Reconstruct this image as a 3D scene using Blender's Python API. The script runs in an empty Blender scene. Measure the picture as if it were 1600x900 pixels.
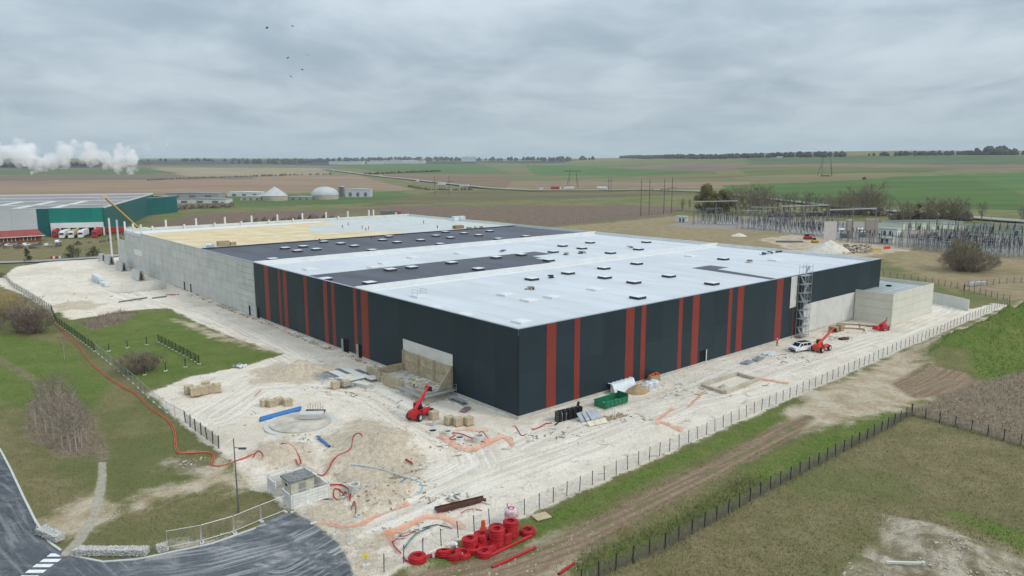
import bpy, bmesh, math, random
import numpy as np
from mathutils import Vector, Matrix
R = math.radians
random.seed(11); rng = np.random.default_rng(11)
S = bpy.context.scene
COL = S.collection

# ------------------------------------------------------------------ camera
CAMH, FPX, PITCH = 40.0, 1164.0, R(9.61)
cam = bpy.data.cameras.new('camera'); camo = bpy.data.objects.new('camera', cam); COL.objects.link(camo)
cam.sensor_width = 36; cam.lens = FPX*36/1600; cam.clip_start = 0.5; cam.clip_end = 40000
camo.location = (0, 0, CAMH); camo.rotation_euler = (R(90)-PITCH, 0, 0); S.camera = camo

# ------------------------------------------------------------------ light
SUN_AZ, SUN_EL = R(112), R(38)          # direction the light comes from, clockwise from +Y
W = bpy.data.worlds.new('World'); S.world = W; W.use_nodes = True
S.view_settings.view_transform = 'Standard'; S.view_settings.look = 'None'
S.view_settings.exposure = 0.0; S.view_settings.gamma = 1; S.view_settings.use_curve_mapping = False
sl = bpy.data.lights.new('sun', 'SUN'); sl.energy = 1.5; sl.angle = R(14); sl.color = (1, .96, .9)
so = bpy.data.objects.new('sun', sl); COL.objects.link(so)
so.rotation_euler = Vector((-math.sin(SUN_AZ)*math.cos(SUN_EL), -math.cos(SUN_AZ)*math.cos(SUN_EL), -math.sin(SUN_EL))).to_track_quat('-Z', 'Y').to_euler()

class NT:
    def __init__(s, tree): s.t = tree; s.t.nodes.clear()
    def n(s, typ, ins=None, **props):
        nd = s.t.nodes.new('ShaderNode'+typ)
        for k, v in props.items(): setattr(nd, k, v)
        for k, v in (ins or {}).items(): s.set(nd.inputs[k], v)
        return nd
    def set(s, sock, v):
        if hasattr(v, 'is_output') or isinstance(v, bpy.types.NodeSocket): s.t.links.new(v, sock)
        else:
            try: sock.default_value = v
            except Exception:
                sock.default_value = (*v, 1) if hasattr(v, '__len__') else (v, v, v)
    def math(s, op, a, b=0.0, c=None, clamp=False):
        nd = s.n('Math', {0: a, 1: b}, operation=op, use_clamp=clamp)
        if c is not None: s.set(nd.inputs[2], c)
        return nd.outputs[0]
    def mix(s, f, a, b, blend='MIX'):
        nd = s.n('Mix', data_type='RGBA', blend_type=blend)
        s.set(nd.inputs[0], f)
        for i, v in ((6, a), (7, b)):
            s.set(nd.inputs[i], (*v, 1) if isinstance(v, (tuple, list)) and len(v) == 3 else v)
        return nd.outputs[2]
    def noise(s, vec, scale, detail=3, rough=.55, dist=0):
        nd = s.n('TexNoise', {'Scale': scale, 'Detail': detail, 'Roughness': rough, 'Distortion': dist})
        if vec is not None: s.set(nd.inputs['Vector'], vec)
        return nd.outputs[0]
    def rng(s, v, a, b, lo=0., hi=1., smooth=True):
        nd = s.n('MapRange', {0: v, 1: a, 2: b, 3: lo, 4: hi}, interpolation_type='SMOOTHSTEP' if smooth else 'LINEAR')
        return nd.outputs[0]
    def attr(s, name): return s.n('Attribute', attribute_name=name).outputs['Fac']

# overcast sky: a stratus deck over the Nishita sky
t = NT(W.node_tree)
tc = t.n('TexCoord').outputs['Generated']
sep = t.n('SeparateXYZ', {0: tc})
zc = t.math('MAXIMUM', sep.outputs[2], 0.0)
inv = t.math('DIVIDE', 1.0, t.math('ADD', zc, .17))
comb = t.n('CombineXYZ', {0: t.math('MULTIPLY', sep.outputs[0], inv), 1: t.math('MULTIPLY', sep.outputs[1], inv), 2: 0.0}).outputs[0]
n1 = t.noise(comb, .75, 4, .5, .35); 
mp = t.n('Mapping', {'Vector': comb, 'Scale': (1.15, .95, 1), 'Rotation': (0, 0, .45), 'Location': (3.1, 1.7, 0)}).outputs[0]
n2 = t.noise(mp, 1.9, 7, .55, .45)
n3 = t.noise(comb, .3, 2, .5, .2)
nz = t.math('ADD', t.math('ADD', t.math('MULTIPLY', n1, .38), t.math('MULTIPLY', n2, .34)), t.math('MULTIPLY', n3, .28))
cl = t.rng(nz, .385, .615)
colr = t.mix(cl, (3.4, 4.2, 4.95), (5.75, 6.6, 7.2))
elev = t.n('MapRange', {0: zc, 1: 0.0, 2: 1.0, 3: 1.0, 4: 2.95}).outputs[0]
near = t.rng(zc, .0, .09, 1, 0)
colr = t.mix(t.math('MULTIPLY', near, .55), colr, (5.1, 6.25, 7.1))
colr = t.mix(1.0, colr, t.n('CombineColor', {0: elev, 1: elev, 2: elev}).outputs[0], 'MULTIPLY')
sky = t.n('TexSky', sky_type='NISHITA', sun_disc=False, sun_elevation=SUN_EL, sun_rotation=SUN_AZ)
final = t.mix(.92, sky.outputs[0], colr)
bg = t.n('Background', {'Color': final, 'Strength': .088})
t.n('OutputWorld', {'Surface': bg.outputs[0]})

# ------------------------------------------------------------------ helpers
def fract(a): return a-np.floor(a)
def vnoise(x, y, seed=0):
    xi, yi = np.floor(x), np.floor(y); xf, yf = x-xi, y-yi
    u, v = xf*xf*(3-2*xf), yf*yf*(3-2*yf)
    h = lambda i, j: fract(np.sin((i)*127.1+(j)*311.7+seed*74.7)*43758.5453)
    return (h(xi, yi)*(1-u)+h(xi+1, yi)*u)*(1-v)+(h(xi, yi+1)*(1-u)+h(xi+1, yi+1)*u)*v
def fbm(x, y, seed=0, oct=4):
    s, a, tot = 0, 1, 0
    for o in range(oct): s = s+a*vnoise(x*2**o, y*2**o, seed+o); tot += a; a *= .5
    return s/tot
def sstep(a, b, x):
    q = np.clip((x-a)/(b-a), 0, 1); return q*q*(3-2*q)

def ray(px, py):
    dx, dz = (px-800)/FPX, -(py-450)/FPX
    c, s = math.cos(PITCH), math.sin(PITCH)
    return np.array([dx, c+dz*s, -s+dz*c])
def G(px, py, z=0.0):
    """site survey: where the sight line through photo point (px,py) meets the level z"""
    w = ray(px, py); k = (z-CAMH)/w[2]
    return np.array([w[0]*k, w[1]*k])
def far_h(x, y):
    r = np.hypot(x, y); az = x/np.maximum(y, 1)
    z = 68*sstep(1300, 7500, r)
    z = z+sstep(-.02, .45, az)*62*sstep(900, 3600, r)*(1-.55*sstep(3600, 9000, r))
    z = z+ (fbm(x*.0011, y*.0011, 3, 2)-.5)*14*sstep(1200, 3000, r)
    return np.where(y > 0, z, 0)
BUMPS = []      # x, y, rx, ry, rot, h
def bump(px, py, rx, ry, h, rot=0): g = G(px, py); BUMPS.append((g[0], g[1], rx, ry, rot, h))
bump(612, 702, 5.5, 3.8, 2.9, .3); bump(575, 690, 4, 3, 1.4, .5); bump(560, 672, 4, 3, .8); bump(430, 712, 5, 3.0, 1.9, .2); bump(470, 583, 4.6, 2.6, 2.6, .4)
bump(540, 592, 4, 3, .7); bump(590, 772, 4, 1.3, 1.5, .55); bump(470, 690, 6, 3, .8)
bump(40, 440, 16, 9, 1.8, .4); bump(95, 452, 10, 6, 1.0, -.5); bump(110, 478, 5, 2.5, 1.2); bump(115, 492, 6, 2.2, 1.4, .2)
bump(195, 496, 9, 2.6, 1.0, .25); bump(660, 838, 3.5, 1.6, .5, .6); bump(680, 846, 4, 1.5, .5, .5)
bump(1580, 540, 24, 7, 7.0, .55); bump(1480, 552, 9, 5, 1.9, .5); bump(1620, 520, 20, 10, 3.5, .5)
bump(1460, 850, 5, 3, .6); bump(1510, 870, 5, 3, .5, .3); bump(1430, 825, 4, 2, .5); bump(1330, 470, 6, 2, .3)
bump(530, 770, 2.2, 1.2, -.9, .5); bump(490, 722, 3.5, 1.0, -1.2, -.75); bump(520, 742, 3.0, 1.0, -1.0, -.6); bump(610, 790, 5, 1.0, -.8, .55); bump(640, 765, 1.6, 1.2, -1.1, .5)
def hz(x, y):
    x = np.asarray(x, float); y = np.asarray(y, float)
    z = far_h(x, y)
    for bx, by, rx, ry, ro, h in BUMPS:
        c, s = math.cos(ro), math.sin(ro); dx, dy = x-bx, y-by
        q = ((dx*c+dy*s)/rx)**2+((-dx*s+dy*c)/ry)**2
        z = z+h*np.exp(-q*1.3)*(1+.5*(fbm(x*.5, y*.5, 9, 3)-.5))
    return z
def H(x, y): return float(hz(x, y))
def GT(px, py):
    """same, but on the rolling far terrain"""
    w = ray(px, py); k = np.geomspace(50, 16000, 1400)
    d = CAMH+w[2]*k-far_h(w[0]*k, w[1]*k)
    i = int(np.argmax(d < 0)) if (d < 0).any() else len(k)-1
    a, b = k[max(i-1, 0)], k[i]
    for _ in range(25):
        m = (a+b)/2
        if CAMH+w[2]*m-float(far_h(w[0]*m, w[1]*m)) < 0: b = m
        else: a = m
    return np.array([w[0]*a, w[1]*a])
def at(px, py, dz=0.0):
    g = G(px, py) if py > 290 else GT(px, py); return (float(g[0]), float(g[1]), H(*g)+dz)

class MB:
    def __init__(s): s.v = []; s.f = []; s.m = []
    def add(s, vs, fs, m=0):
        o = len(s.v); s.v += [tuple(map(float, p)) for p in vs]
        for f in fs: s.f.append(tuple(i+o for i in f)); s.m.append(m)
        return s
    def box(s, x0, x1, y0, y1, z0, z1, m=0):
        return s.add([(x0,y0,z0),(x1,y0,z0),(x1,y1,z0),(x0,y1,z0),(x0,y0,z1),(x1,y0,z1),(x1,y1,z1),(x0,y1,z1)],
                     [(0,3,2,1),(4,5,6,7),(0,1,5,4),(1,2,6,5),(2,3,7,6),(3,0,4,7)], m)
    def cbox(s, c, d, m=0, rz=0, ry=0, rx=0):
        M = Matrix.Translation(c) @ Matrix.Rotation(rz,4,'Z') @ Matrix.Rotation(ry,4,'Y') @ Matrix.Rotation(rx,4,'X')
        a, b, e = d[0]/2, d[1]/2, d[2]/2
        vs = [M @ Vector(p) for p in [(-a,-b,-e),(a,-b,-e),(a,b,-e),(-a,b,-e),(-a,-b,e),(a,-b,e),(a,b,e),(-a,b,e)]]
        return s.add(vs, [(0,3,2,1),(4,5,6,7),(0,1,5,4),(1,2,6,5),(2,3,7,6),(3,0,4,7)], m)
    def cyl(s, p0, p1, r0, r1=None, n=8, m=0, caps=True):
        r1 = r0 if r1 is None else r1
        p0, p1 = Vector(p0), Vector(p1); d = (p1-p0)
        if d.length < 1e-6: return s
        q = d.to_track_quat('Z', 'Y'); vs = []
        for p, r in ((p0, r0), (p1, r1)):
            for i in range(n):
                a = 2*math.pi*i/n; vs.append(p+q @ Vector((r*math.cos(a), r*math.sin(a), 0)))
        fs = [(i, (i+1) % n, n+(i+1) % n, n+i) for i in range(n)]
        if caps: fs += [tuple(range(n-1, -1, -1)), tuple(range(n, 2*n))]
        return s.add(vs, fs, m)
    def tube(s, pts, r, n=6, m=0, closed=False):
        pts = [Vector(p) for p in pts]; k = len(pts); vs = []
        for i, p in enumerate(pts):
            a = pts[i-1] if (i or closed) else pts[0]; b = pts[(i+1) % k] if (i < k-1 or closed) else pts[-1]
            d = b-a
            q = d.to_track_quat('Z', 'Y') if d.length > 1e-6 else Vector((0,0,1)).to_track_quat('Z','Y')
            for j in range(n):
                an = 2*math.pi*j/n; vs.append(p+q @ Vector((r*math.cos(an), r*math.sin(an), 0)))
        fs = []
        for i in range(k if closed else k-1):
            i2 = (i+1) % k
            for j in range(n): fs.append((i*n+j, i*n+(j+1) % n, i2*n+(j+1) % n, i2*n+j))
        if not closed: fs += [tuple(range(n-1, -1, -1)), tuple(range((k-1)*n, k*n))]
        return s.add(vs, fs, m)
    def prism(s, poly, z0, z1, m=0):
        n = len(poly)
        return s.add([(x,y,z0) for x,y in poly]+[(x,y,z1) for x,y in poly],
                     [tuple(range(n-1,-1,-1)), tuple(range(n,2*n))]+[(i,(i+1)%n,n+(i+1)%n,n+i) for i in range(n)], m)
    def side(s, prof, y0, y1, m=0):
        """profile in x-z swept along y"""
        n = len(prof)
        return s.add([(x,y0,z) for x,z in prof]+[(x,y1,z) for x,z in prof],
                     [tuple(range(n)), tuple(range(2*n-1,n-1,-1))]+[(i,n+i,n+(i+1)%n,(i+1)%n) for i in range(n)], m)
    def lathe(s, prof, n=16, c=(0,0,0), m=0):
        vs = []; k = len(prof)
        for r, z in prof:
            for j in range(n):
                a = 2*math.pi*j/n; vs.append((c[0]+r*math.cos(a), c[1]+r*math.sin(a), c[2]+z))
        return s.add(vs, [(i*n+j, i*n+(j+1)%n, (i+1)*n+(j+1)%n, (i+1)*n+j) for i in range(k-1) for j in range(n)], m)
    def data(s, name, mats, smooth=False):
        me = bpy.data.meshes.new(name); me.from_pydata(s.v, [], s.f)
        if not isinstance(mats, (list, tuple)): mats = [mats]
        for mt in mats: me.materials.append(mt)
        if len(mats) > 1: me.polygons.foreach_set('material_index', s.m)
        if smooth: me.polygons.foreach_set('use_smooth', [True]*len(s.f))
        me.update(); return me
    def build(s, name, mats, parent=None, loc=None, rz=0, smooth=False):
        return link(name, s.data(name, mats, smooth), parent, loc, rz)
def link(name, me, parent=None, loc=None, rz=0):
    o = bpy.data.objects.new(name, me); COL.objects.link(o)
    if parent: o.parent = parent
    if loc is not None: o.location = loc
    if rz: o.rotation_euler[2] = rz
    return o
def tag(o, label, cat, group=None):
    o['label'] = label; o['category'] = cat
    if group: o['group'] = group
    return o
def struct(o, label=None, kind='structure'):
    o['kind'] = kind
    if label: o['label'] = label
    return o
def thing(name, label, cat, loc=(0,0,0), rz=0, group=None):
    o = bpy.data.objects.new(name, None); COL.objects.link(o); o.location = loc; o.rotation_euler[2] = rz
    o.empty_display_size = .2
    return tag(o, label, cat, group)
KIDS = {}
def copy_tree(o, loc, rz=0, label=None, sc=None):
    def rec(a, par):
        c = a.copy(); COL.objects.link(c)
        if par: c.parent = par
        for k in a.children: rec(k, c)
        return c
    c = rec(o, None); c.location = loc; c.rotation_euler[2] = rz
    if sc is not None: c.scale = (sc, sc, sc) if not hasattr(sc, '__len__') else sc
    if label: c['label'] = label
    return c

MATS = {}
def mat(name, col, rough=.8, var=.12, scale=1.5, bump=0, metal=0, spec=.3, tint=0, alt=None, detail=4, stretch=None, emis=None):
    if name in MATS: return MATS[name]
    m = bpy.data.materials.new(name); m.use_nodes = True; t = NT(m.node_tree)
    tc = t.n('TexCoord').outputs['Object']
    if stretch: tc = t.n('Mapping', {'Vector': tc, 'Scale': stretch}).outputs[0]
    nz = t.noise(tc, scale, detail, .6)
    f = t.rng(nz, .3, .7)
    lo = tuple(c*(1-var) for c in col); hi = alt if alt else tuple(min(1, c*(1+var)) for c in col)
    c = t.mix(f, lo, hi)
    if tint:
        rd = t.n('ObjectInfo').outputs['Random']
        k = t.n('MapRange', {0: rd, 3: 1-tint, 4: 1+tint}).outputs[0]
        c = t.mix(1.0, c, t.n('CombineColor', {0: k, 1: k, 2: k}).outputs[0], 'MULTIPLY')
    b = t.n('BsdfPrincipled', {'Base Color': c, 'Roughness': rough, 'Metallic': metal, 'Specular IOR Level': spec})
    if bump:
        n2 = t.noise(tc, scale*4, 4, .6)
        b.inputs['Normal'].default_value = (0,0,0)
        t.set(b.inputs['Normal'], t.n('Bump', {'Strength': .6, 'Distance': bump, 'Height': n2}).outputs[0])
    t.n('OutputMaterial', {'Surface': b.outputs[0]})
    MATS[name] = m; return m

# ------------------------------------------------------------------ ground
def P(*pts): return np.array([G(*p) for p in pts])
LAYERS = {
 'chalk': [P((-40,452),(0,436),(25,417),(90,407),(160,400),(172,398),(230,395),(400,430),(900,470),(1300,480),(1380,478),(1449,468),(1515,483),(1555,474),(1578,477),(1542,491),(1469,523),(1387,558),(1264,612),(1189,645),(1015,721),(823,806),(746,834),(688,860),(620,892),(606,930),(548,930),(548,890),(520,845),(490,815),(456,800),(420,772),(392,764),(380,745),(360,722),(338,704),(318,690),(283,660),(232,614),(300,588),(392,570),(442,553),(400,540),(345,520),(300,500),(262,481),(205,485),(150,495),(110,500),(82,487),(40,462),(0,447),(-40,460))],
 'lawn': [P((86,500),(150,512),(200,500),(225,490),(262,484),(300,503),(345,525),(400,544),(438,554),(390,568),(300,586),(232,610),(150,548)),
          P((290,660),(330,655),(368,656),(352,672),(338,694),(318,688)),
          P((640,893),(700,866),(760,850),(840,805),(935,762),(1015,726),(1110,684),(1190,646),(1240,624),(1225,640),(1222,662),(1170,684),(1060,732),(960,783),(905,812),(850,838),(760,878),(690,893)),
          P((860,893),(960,850),(1050,808),(1130,762),(1210,712),(1300,668),(1400,634),(1412,650),(1340,688),(1230,744),(1120,806),(1000,868),(920,905)),
          P((1430,568),(1470,545),(1530,520),(1600,492),(1660,470),(1700,560),(1600,582),(1535,594),(1512,566),(1470,560)),
          P((1480,800),(1530,832),(1600,862),(1660,880),(1660,850),(1560,815)),
          P((-60,500),(0,520),(60,530),(110,540),(140,570),(175,600),(130,660),(60,650),(-60,600))],
 'soil': [P((1264,612),(1330,586),(1387,560),(1469,526),(1545,494),(1600,470),(1660,455),(1660,475),(1600,498),(1530,524),(1470,548),(1428,570),(1500,585),(1520,598),(1470,612),(1430,634),(1400,640),(1330,655),(1250,676),(1205,690),(1225,650)),
          P((195,778),(310,745),(300,728),(335,722),(385,745),(384,765),(330,760),(215,795)),
          P((180,790),(160,815),(100,845),(60,835),(55,815),(110,790),(145,775)),
          P((452,800),(512,780),(548,800),(565,830),(610,838),(600,895),(548,900),(520,850),(490,820)),
          P((500,690),(560,655),(625,672),(668,725),(660,750),(640,785),(560,800),(520,790),(520,740)), P((395,705),(440,690),(480,700),(500,735),(440,735),(400,730)),
          P((400,575),(440,566),(520,572),(535,588),(470,598),(400,597)),
          P((80,480),(120,470),(170,476),(120,490),(95,492)),
          P((640,893),(760,880),(850,845),(930,820),(900,900),(640,910)),
          P((268,498),(320,512),(380,535),(440,552),(400,545),(330,525)),
          P((1185,374),(1240,366),(1310,371),(1430,387),(1420,392),(1330,402),(1250,394))],
 'track': [P((600,920),(700,890),(800,868),(865,852),(960,805),(1060,752),(1150,708),(1220,668),(1262,652),(1240,676),(1170,712),(1060,770),(960,822),(880,868),(820,900),(780,930)),
           P((1430,620),(1400,600),(1450,575),(1505,585),(1522,598),(1480,612))],
 'asphalt': [P((-200,600),(-60,650),(0,702),(16,732),(36,775),(56,815),(78,848),(112,866),(160,876),(215,872),(262,862),(330,848),(400,823),(430,806),(458,800),(498,823),(528,848),(548,880),(556,930),(556,1100),(-400,1100),(-500,700))],
 'kerbpath': [P((93,868),(118,838),(140,805),(146,780),(152,748),(154,722),(166,722),(167,745),(163,775),(155,806),(135,842),(116,868))],
 'scrub': [P((1427,644),(1470,618),(1520,602),(1600,580),(1700,560),(1760,730),(1600,694),(1500,668)),
           P((-30,549),(0,560),(60,592),(118,640),(150,672),(166,700),(166,724),(157,722),(154,700),(138,672),(108,645),(54,597),(0,566),(-30,555)),
           P((45,625),(110,612),(150,660),(150,710),(90,715),(40,680)),
           P((125,508),(190,486),(215,494),(190,506),(150,514))],
 'hay': [P((640,338),(760,345),(860,356),(960,347),(1050,338),(1140,338),(1260,352),(1400,372),(1660,385),(1700,440),(1600,470),(1560,466),(1450,440),(1377,404))],
 'dry': [P((-100,690),(0,660),(60,700),(120,770),(200,795),(330,765),(420,775),(455,795),(400,820),(330,845),(250,860),(115,866),(60,830),(0,700)),
         P((240,395),(160,398),(60,402),(-100,420),(-100,380),(160,375)),
         P((800,760),(1250,744),(1412,652),(1600,700),(1700,730),(1700,950),(900,950))],
 'rubble': [P((1392,808),(1440,818),(1500,842),(1560,862),(1625,890),(1690,960),(1285,960),(1330,880),(1378,846)),
            P((268,722),(300,705),(330,720),(325,738),(285,742)),
            P((244,858),(320,842),(364,828),(366,834),(320,850),(246,864))],
 'gravel': [P((1040,352),(1085,342),(1160,338),(1300,345),(1500,352),(1700,358),(1700,402),(1560,400),(1440,388),(1330,378),(1200,362),(1090,356))],
 'plough': [P((600,322),(760,322),(900,313),(1060,304),(1080,322),(1050,335),(960,345),(860,354),(760,344),(640,336)),
            P((230,352),(310,335),(400,330),(520,328),(640,322),(700,318),(640,334),(560,331),(400,350),(260,362))],
}
LANES = [np.array([G(*p) for p in L]) for L in [
 [(440,880),(520,838),(600,800),(680,768),(770,735),(900,692),(1050,635),(1200,580),(1300,550),(1400,520),(1480,490),(1500,468)],
 [(520,838),(640,790),(760,730),(735,680),(650,655),(600,625),(520,600),(440,560),(360,515),(300,488),(200,462),(120,435)],
 [(330,650),(400,605),(480,600),(580,615),(700,690)],
 [(100,430),(220,465),(330,505)],
 [(600,930),(780,880),(900,838),(1010,785),(1110,736),(1200,690),(1300,640),(1430,585),(1540,525),(1620,480)],
 [(-100,690),(0,760),(60,840),(160,930)], [(480,860),(330,900),(120,930),(0,1000)],
 [(820,700),(930,650),(1060,610),(1180,560),(1260,548)],
 [(1200,690),(1320,620),(1460,545),(1600,487)], [(880,665),(1000,640),(1120,620),(1230,590)]]]
def spacing(segs, start):
    out = [start]
    for end, step in segs:
        n = max(1, round((end-out[-1])/step)); out += list(np.linspace(out[-1], end, n+1)[1:])
    return out
def grow(start, end, step, k):
    out = []; x = start
    while x < end: step *= k; x += step; out.append(x)
    return out
gx = grow(250, 15000, 2.2, 1.034); gx = [-v for v in gx[::-1]]+spacing([(-130,2.0),(-80,1.0),(80,.52),(130,1.0),(250,2.0)], -250)+gx
gy = [-v for v in grow(-52, 900, 6, 1.4)[::-1]]+spacing([(120,.46),(210,1.0),(420,2.4)], 56)+grow(420, 15000, 2.6, 1.022)
gx, gy = np.array(gx), np.array(gy)
X, Y = np.meshgrid(gx, gy); nx, ny = len(gx), len(gy)
XF, YF = X.ravel(), Y.ravel(); NEAR = (np.hypot(XF, YF) < 700) & (YF > 0)
def seg_d(px, py, a, b):
    d = b-a; L2 = d@d
    tt = np.clip(((px-a[0])*d[0]+(py-a[1])*d[1])/L2, 0, 1)
    return np.hypot(px-a[0]-tt*d[0], py-a[1]-tt*d[1]), tt
def poly_sd(px, py, pg):
    n = len(pg); dm = np.full(px.shape, 1e9); ins = np.zeros(px.shape, bool)
    for i in range(n):
        a, b = pg[i], pg[(i+1) % n]
        dm = np.minimum(dm, seg_d(px, py, a, b)[0])
        if a[1] != b[1]:
            c = ((a[1] > py) != (b[1] > py)) & (px < (b[0]-a[0])*(py-a[1])/(b[1]-a[1])+a[0]); ins ^= c
    return np.where(ins, dm, -dm)
ATT = {}
xn, yn = XF[NEAR], YF[NEAR]
for k, pls in LAYERS.items():
    a = np.full(XF.shape, -60.0); s = np.full(xn.shape, -60.0)
    for pg in pls: s = np.maximum(s, poly_sd(xn, yn, pg))
    a[NEAR] = s; ATT[k] = a
lat = np.full(xn.shape, 99.); lon = np.zeros(xn.shape); best = np.full(xn.shape, 1e9)
for li, L in enumerate(LANES):
    acc = li*300.0
    for a, b in zip(L[:-1], L[1:]):
        d, tt = seg_d(xn, yn, a, b); e = b-a; ln = np.hypot(*e)
        sg = np.sign((xn-a[0])*e[1]-(yn-a[1])*e[0])
        m = d < best; best[m] = d[m]; lat[m] = (d*sg)[m]; lon[m] = (acc+tt*ln)[m]; acc += ln
for k, v, df in (('lat', lat, 99), ('lon', lon, 0)):
    a = np.full(XF.shape, float(df)); a[NEAR] = v; ATT[k] = a
Z = hz(XF, YF)
chk = np.clip(ATT['chalk']/3, 0, 1)
ins_b = np.ones(XF.shape)
rough = (fbm(XF*.33, YF*.33, 21, 5)-.5)*.62*chk+(fbm(XF*.9, YF*.9, 5, 2)-.5)*.10
rough += np.clip(ATT['scrub'], 0, 1)*(fbm(XF*.6, YF*.6, 31, 3)-.4)*.5+np.clip(ATT['rubble'], 0, 1)*(fbm(XF*.8, YF*.8, 33, 3)-.5)*.9
lane_flat = np.clip((np.abs(ATT['lat'])-1.5)/3, .15, 1)
rut = -.07*np.exp(-((np.abs(ATT['lat'])-.95)/.28)**2)
soft = (np.hypot(XF, YF) < 450)
flat_as = 1-np.clip(ATT['asphalt']+.5, 0, 1)
Z = Z+np.where(soft, (rough*lane_flat+rut)*flat_as, 0)
Z = Z-.06*np.clip(ATT['asphalt'], 0, 1)

def ground_mat():
    m = bpy.data.materials.new('site_ground'); m.use_nodes = True; t = NT(m.node_tree)
    pos = t.n('NewGeometry').outputs['Position']
    nA = t.noise(pos, .035, 4, .6); nB = t.noise(pos, .22, 5, .62, .3); nC = t.noise(pos, 1.3, 5, .65); nD = t.noise(pos, 6, 3, .6)
    la, lo = t.attr('lat'), t.attr('lon')
    sv = t.n('CombineXYZ', {0: t.math('MULTIPLY', la, 1.9), 1: t.math('MULTIPLY', lo, .035), 2: 0.0}).outputs[0]
    nS = t.noise(sv, 1.0, 4, .6, .2)
    absl = t.math('ABSOLUTE', la)
    near_lane = t.rng(absl, 3.0, 7.5, 1, 0)
    rutm = t.math('MULTIPLY', t.rng(t.math('ABSOLUTE', t.math('SUBTRACT', absl, .95)), .15, .6, 1, 0), t.rng(nB, .35, .6))
    def mask(name, w, ampB=0., ampC=0.):
        v = t.attr(name)
        if ampB: v = t.math('ADD', v, t.math('MULTIPLY', t.math('SUBTRACT', nB, .5), ampB))
        if ampC: v = t.math('ADD', v, t.math('MULTIPLY', t.math('SUBTRACT', nC, .5), ampC))
        return t.rng(v, -w, w)
    # rough winter grass
    g1 = t.mix(t.rng(nB, .35, .66), (.17,.158,.064), (.23,.195,.092))
    g1 = t.mix(t.math('MULTIPLY', t.rng(nA, .42, .6), .75), g1, (.12,.14,.045))
    g1 = t.mix(t.math('MULTIPLY', t.rng(nC, .5, .72), .5), g1, (.10,.105,.036))
    c = g1
    d1 = t.mix(t.rng(nB, .35, .65), (.185,.148,.072), (.25,.195,.108)); d1 = t.mix(t.math('MULTIPLY', t.rng(nC, .42, .68), .6), d1, (.14,.142,.05)); d1 = t.mix(t.math('MULTIPLY', t.rng(nA, .52, .64), .55), d1, (.125,.15,.045))
    c = t.mix(t.math('MULTIPLY', mask('dry', 4, 10, 3), .85), c, d1)
    hy = t.mix(t.rng(nB, .35, .65), (.255,.195,.105), (.33,.255,.15)); hy = t.mix(t.math('MULTIPLY', t.rng(nA, .5, .68), .5), hy, (.19,.165,.07))
    c = t.mix(mask('hay', 4, 8, 3), c, hy)
    l1 = t.mix(t.rng(nB, .3, .7), (.108,.158,.032), (.165,.185,.052)); l1 = t.mix(t.math('MULTIPLY', t.rng(nC, .5, .7), .6), l1, (.085,.105,.028))
    c = t.mix(mask('lawn', 1.2, 5, 2.5), c, l1)
    p1 = t.mix(t.rng(nB, .35, .65), (.15,.102,.072), (.21,.15,.108)); p1 = t.mix(t.math('MULTIPLY', t.rng(nC, .5, .7), .5), p1, (.11,.08,.052))
    c = t.mix(mask('plough', 5, 10), c, p1)
    s1 = t.mix(t.rng(nC, .35, .65), (.19,.145,.095), (.28,.22,.155))
    c = t.mix(mask('scrub', 1.0, 3, 2), c, s1)
    so1 = t.mix(t.rng(nB, .32, .66), (.37,.275,.17), (.54,.455,.34)); so1 = t.mix(t.math('MULTIPLY', t.rng(nC, .5, .7), .6), so1, (.27,.205,.12))
    c = t.mix(mask('soil', 1.5, 8, 3), c, so1)
    # chalk platform
    ch = t.mix(t.rng(nB, .3, .7), (.78,.69,.58), (.685,.585,.47))
    ch = t.mix(t.math('MULTIPLY', t.rng(nA, .5, .68), .55), ch, (.52,.43,.325))
    ch = t.mix(t.math('MULTIPLY', t.rng(nC, .55, .75), .5), ch, (.47,.40,.315))
    ch = t.mix(t.math('MULTIPLY', t.math('MULTIPLY', t.rng(nS, .45, .62), near_lane), .8), ch, (.815,.75,.655))
    ch = t.mix(t.math('MULTIPLY', t.math('MULTIPLY', t.rng(nS, .52, .40), near_lane), .45), ch, (.58,.495,.39))
    ch = t.mix(t.math('MULTIPLY', rutm, .55), ch, (.55,.485,.41))
    nE = t.noise(pos, .55, 5, .7, .6); nF = t.noise(pos, .09, 3, .6)
    ch = t.mix(t.math('MULTIPLY', t.math('MULTIPLY', t.rng(nE, .56, .66), t.rng(nF, .42, .6)), .75), ch, (.33,.285,.23))
    ch = t.mix(t.math('MULTIPLY', t.math('MULTIPLY', t.rng(nE, .44, .34), t.rng(nF, .55, .4)), .5), ch, (.47,.455,.43))
    so_in = t.mix(t.rng(nC, .3, .7), (.575,.475,.35), (.40,.315,.22))
    ch = t.mix(t.math('MULTIPLY', mask('soil', 1.6, 9, 4), .8), ch, so_in)
    cm = mask('chalk', .5, 3.0, 2.2)
    c = t.mix(cm, c, ch)
    # dirt track
    tr = t.mix(t.rng(nC, .3, .7), (.24,.165,.105), (.325,.24,.16)); tr = t.mix(t.math('MULTIPLY', t.rng(nS, .42, .62), .6), tr, (.17,.115,.072))
    tr = t.mix(t.math('MULTIPLY', t.math('MULTIPLY', t.rng(absl, .2, .7, 1, 0), t.rng(nB, .42, .6)), .6), tr, (.13,.145,.045))
    c = t.mix(t.rng(t.math('ADD', t.math('ADD', t.attr('track'), .9), t.math('MULTIPLY', t.math('SUBTRACT', nB, .5), 2.6)), -.7, .7), c, tr)
    gr = t.mix(t.rng(nC, .3, .7), (.24,.205,.175), (.33,.29,.25))
    c = t.mix(mask('gravel', 2, 5), c, gr)
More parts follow.
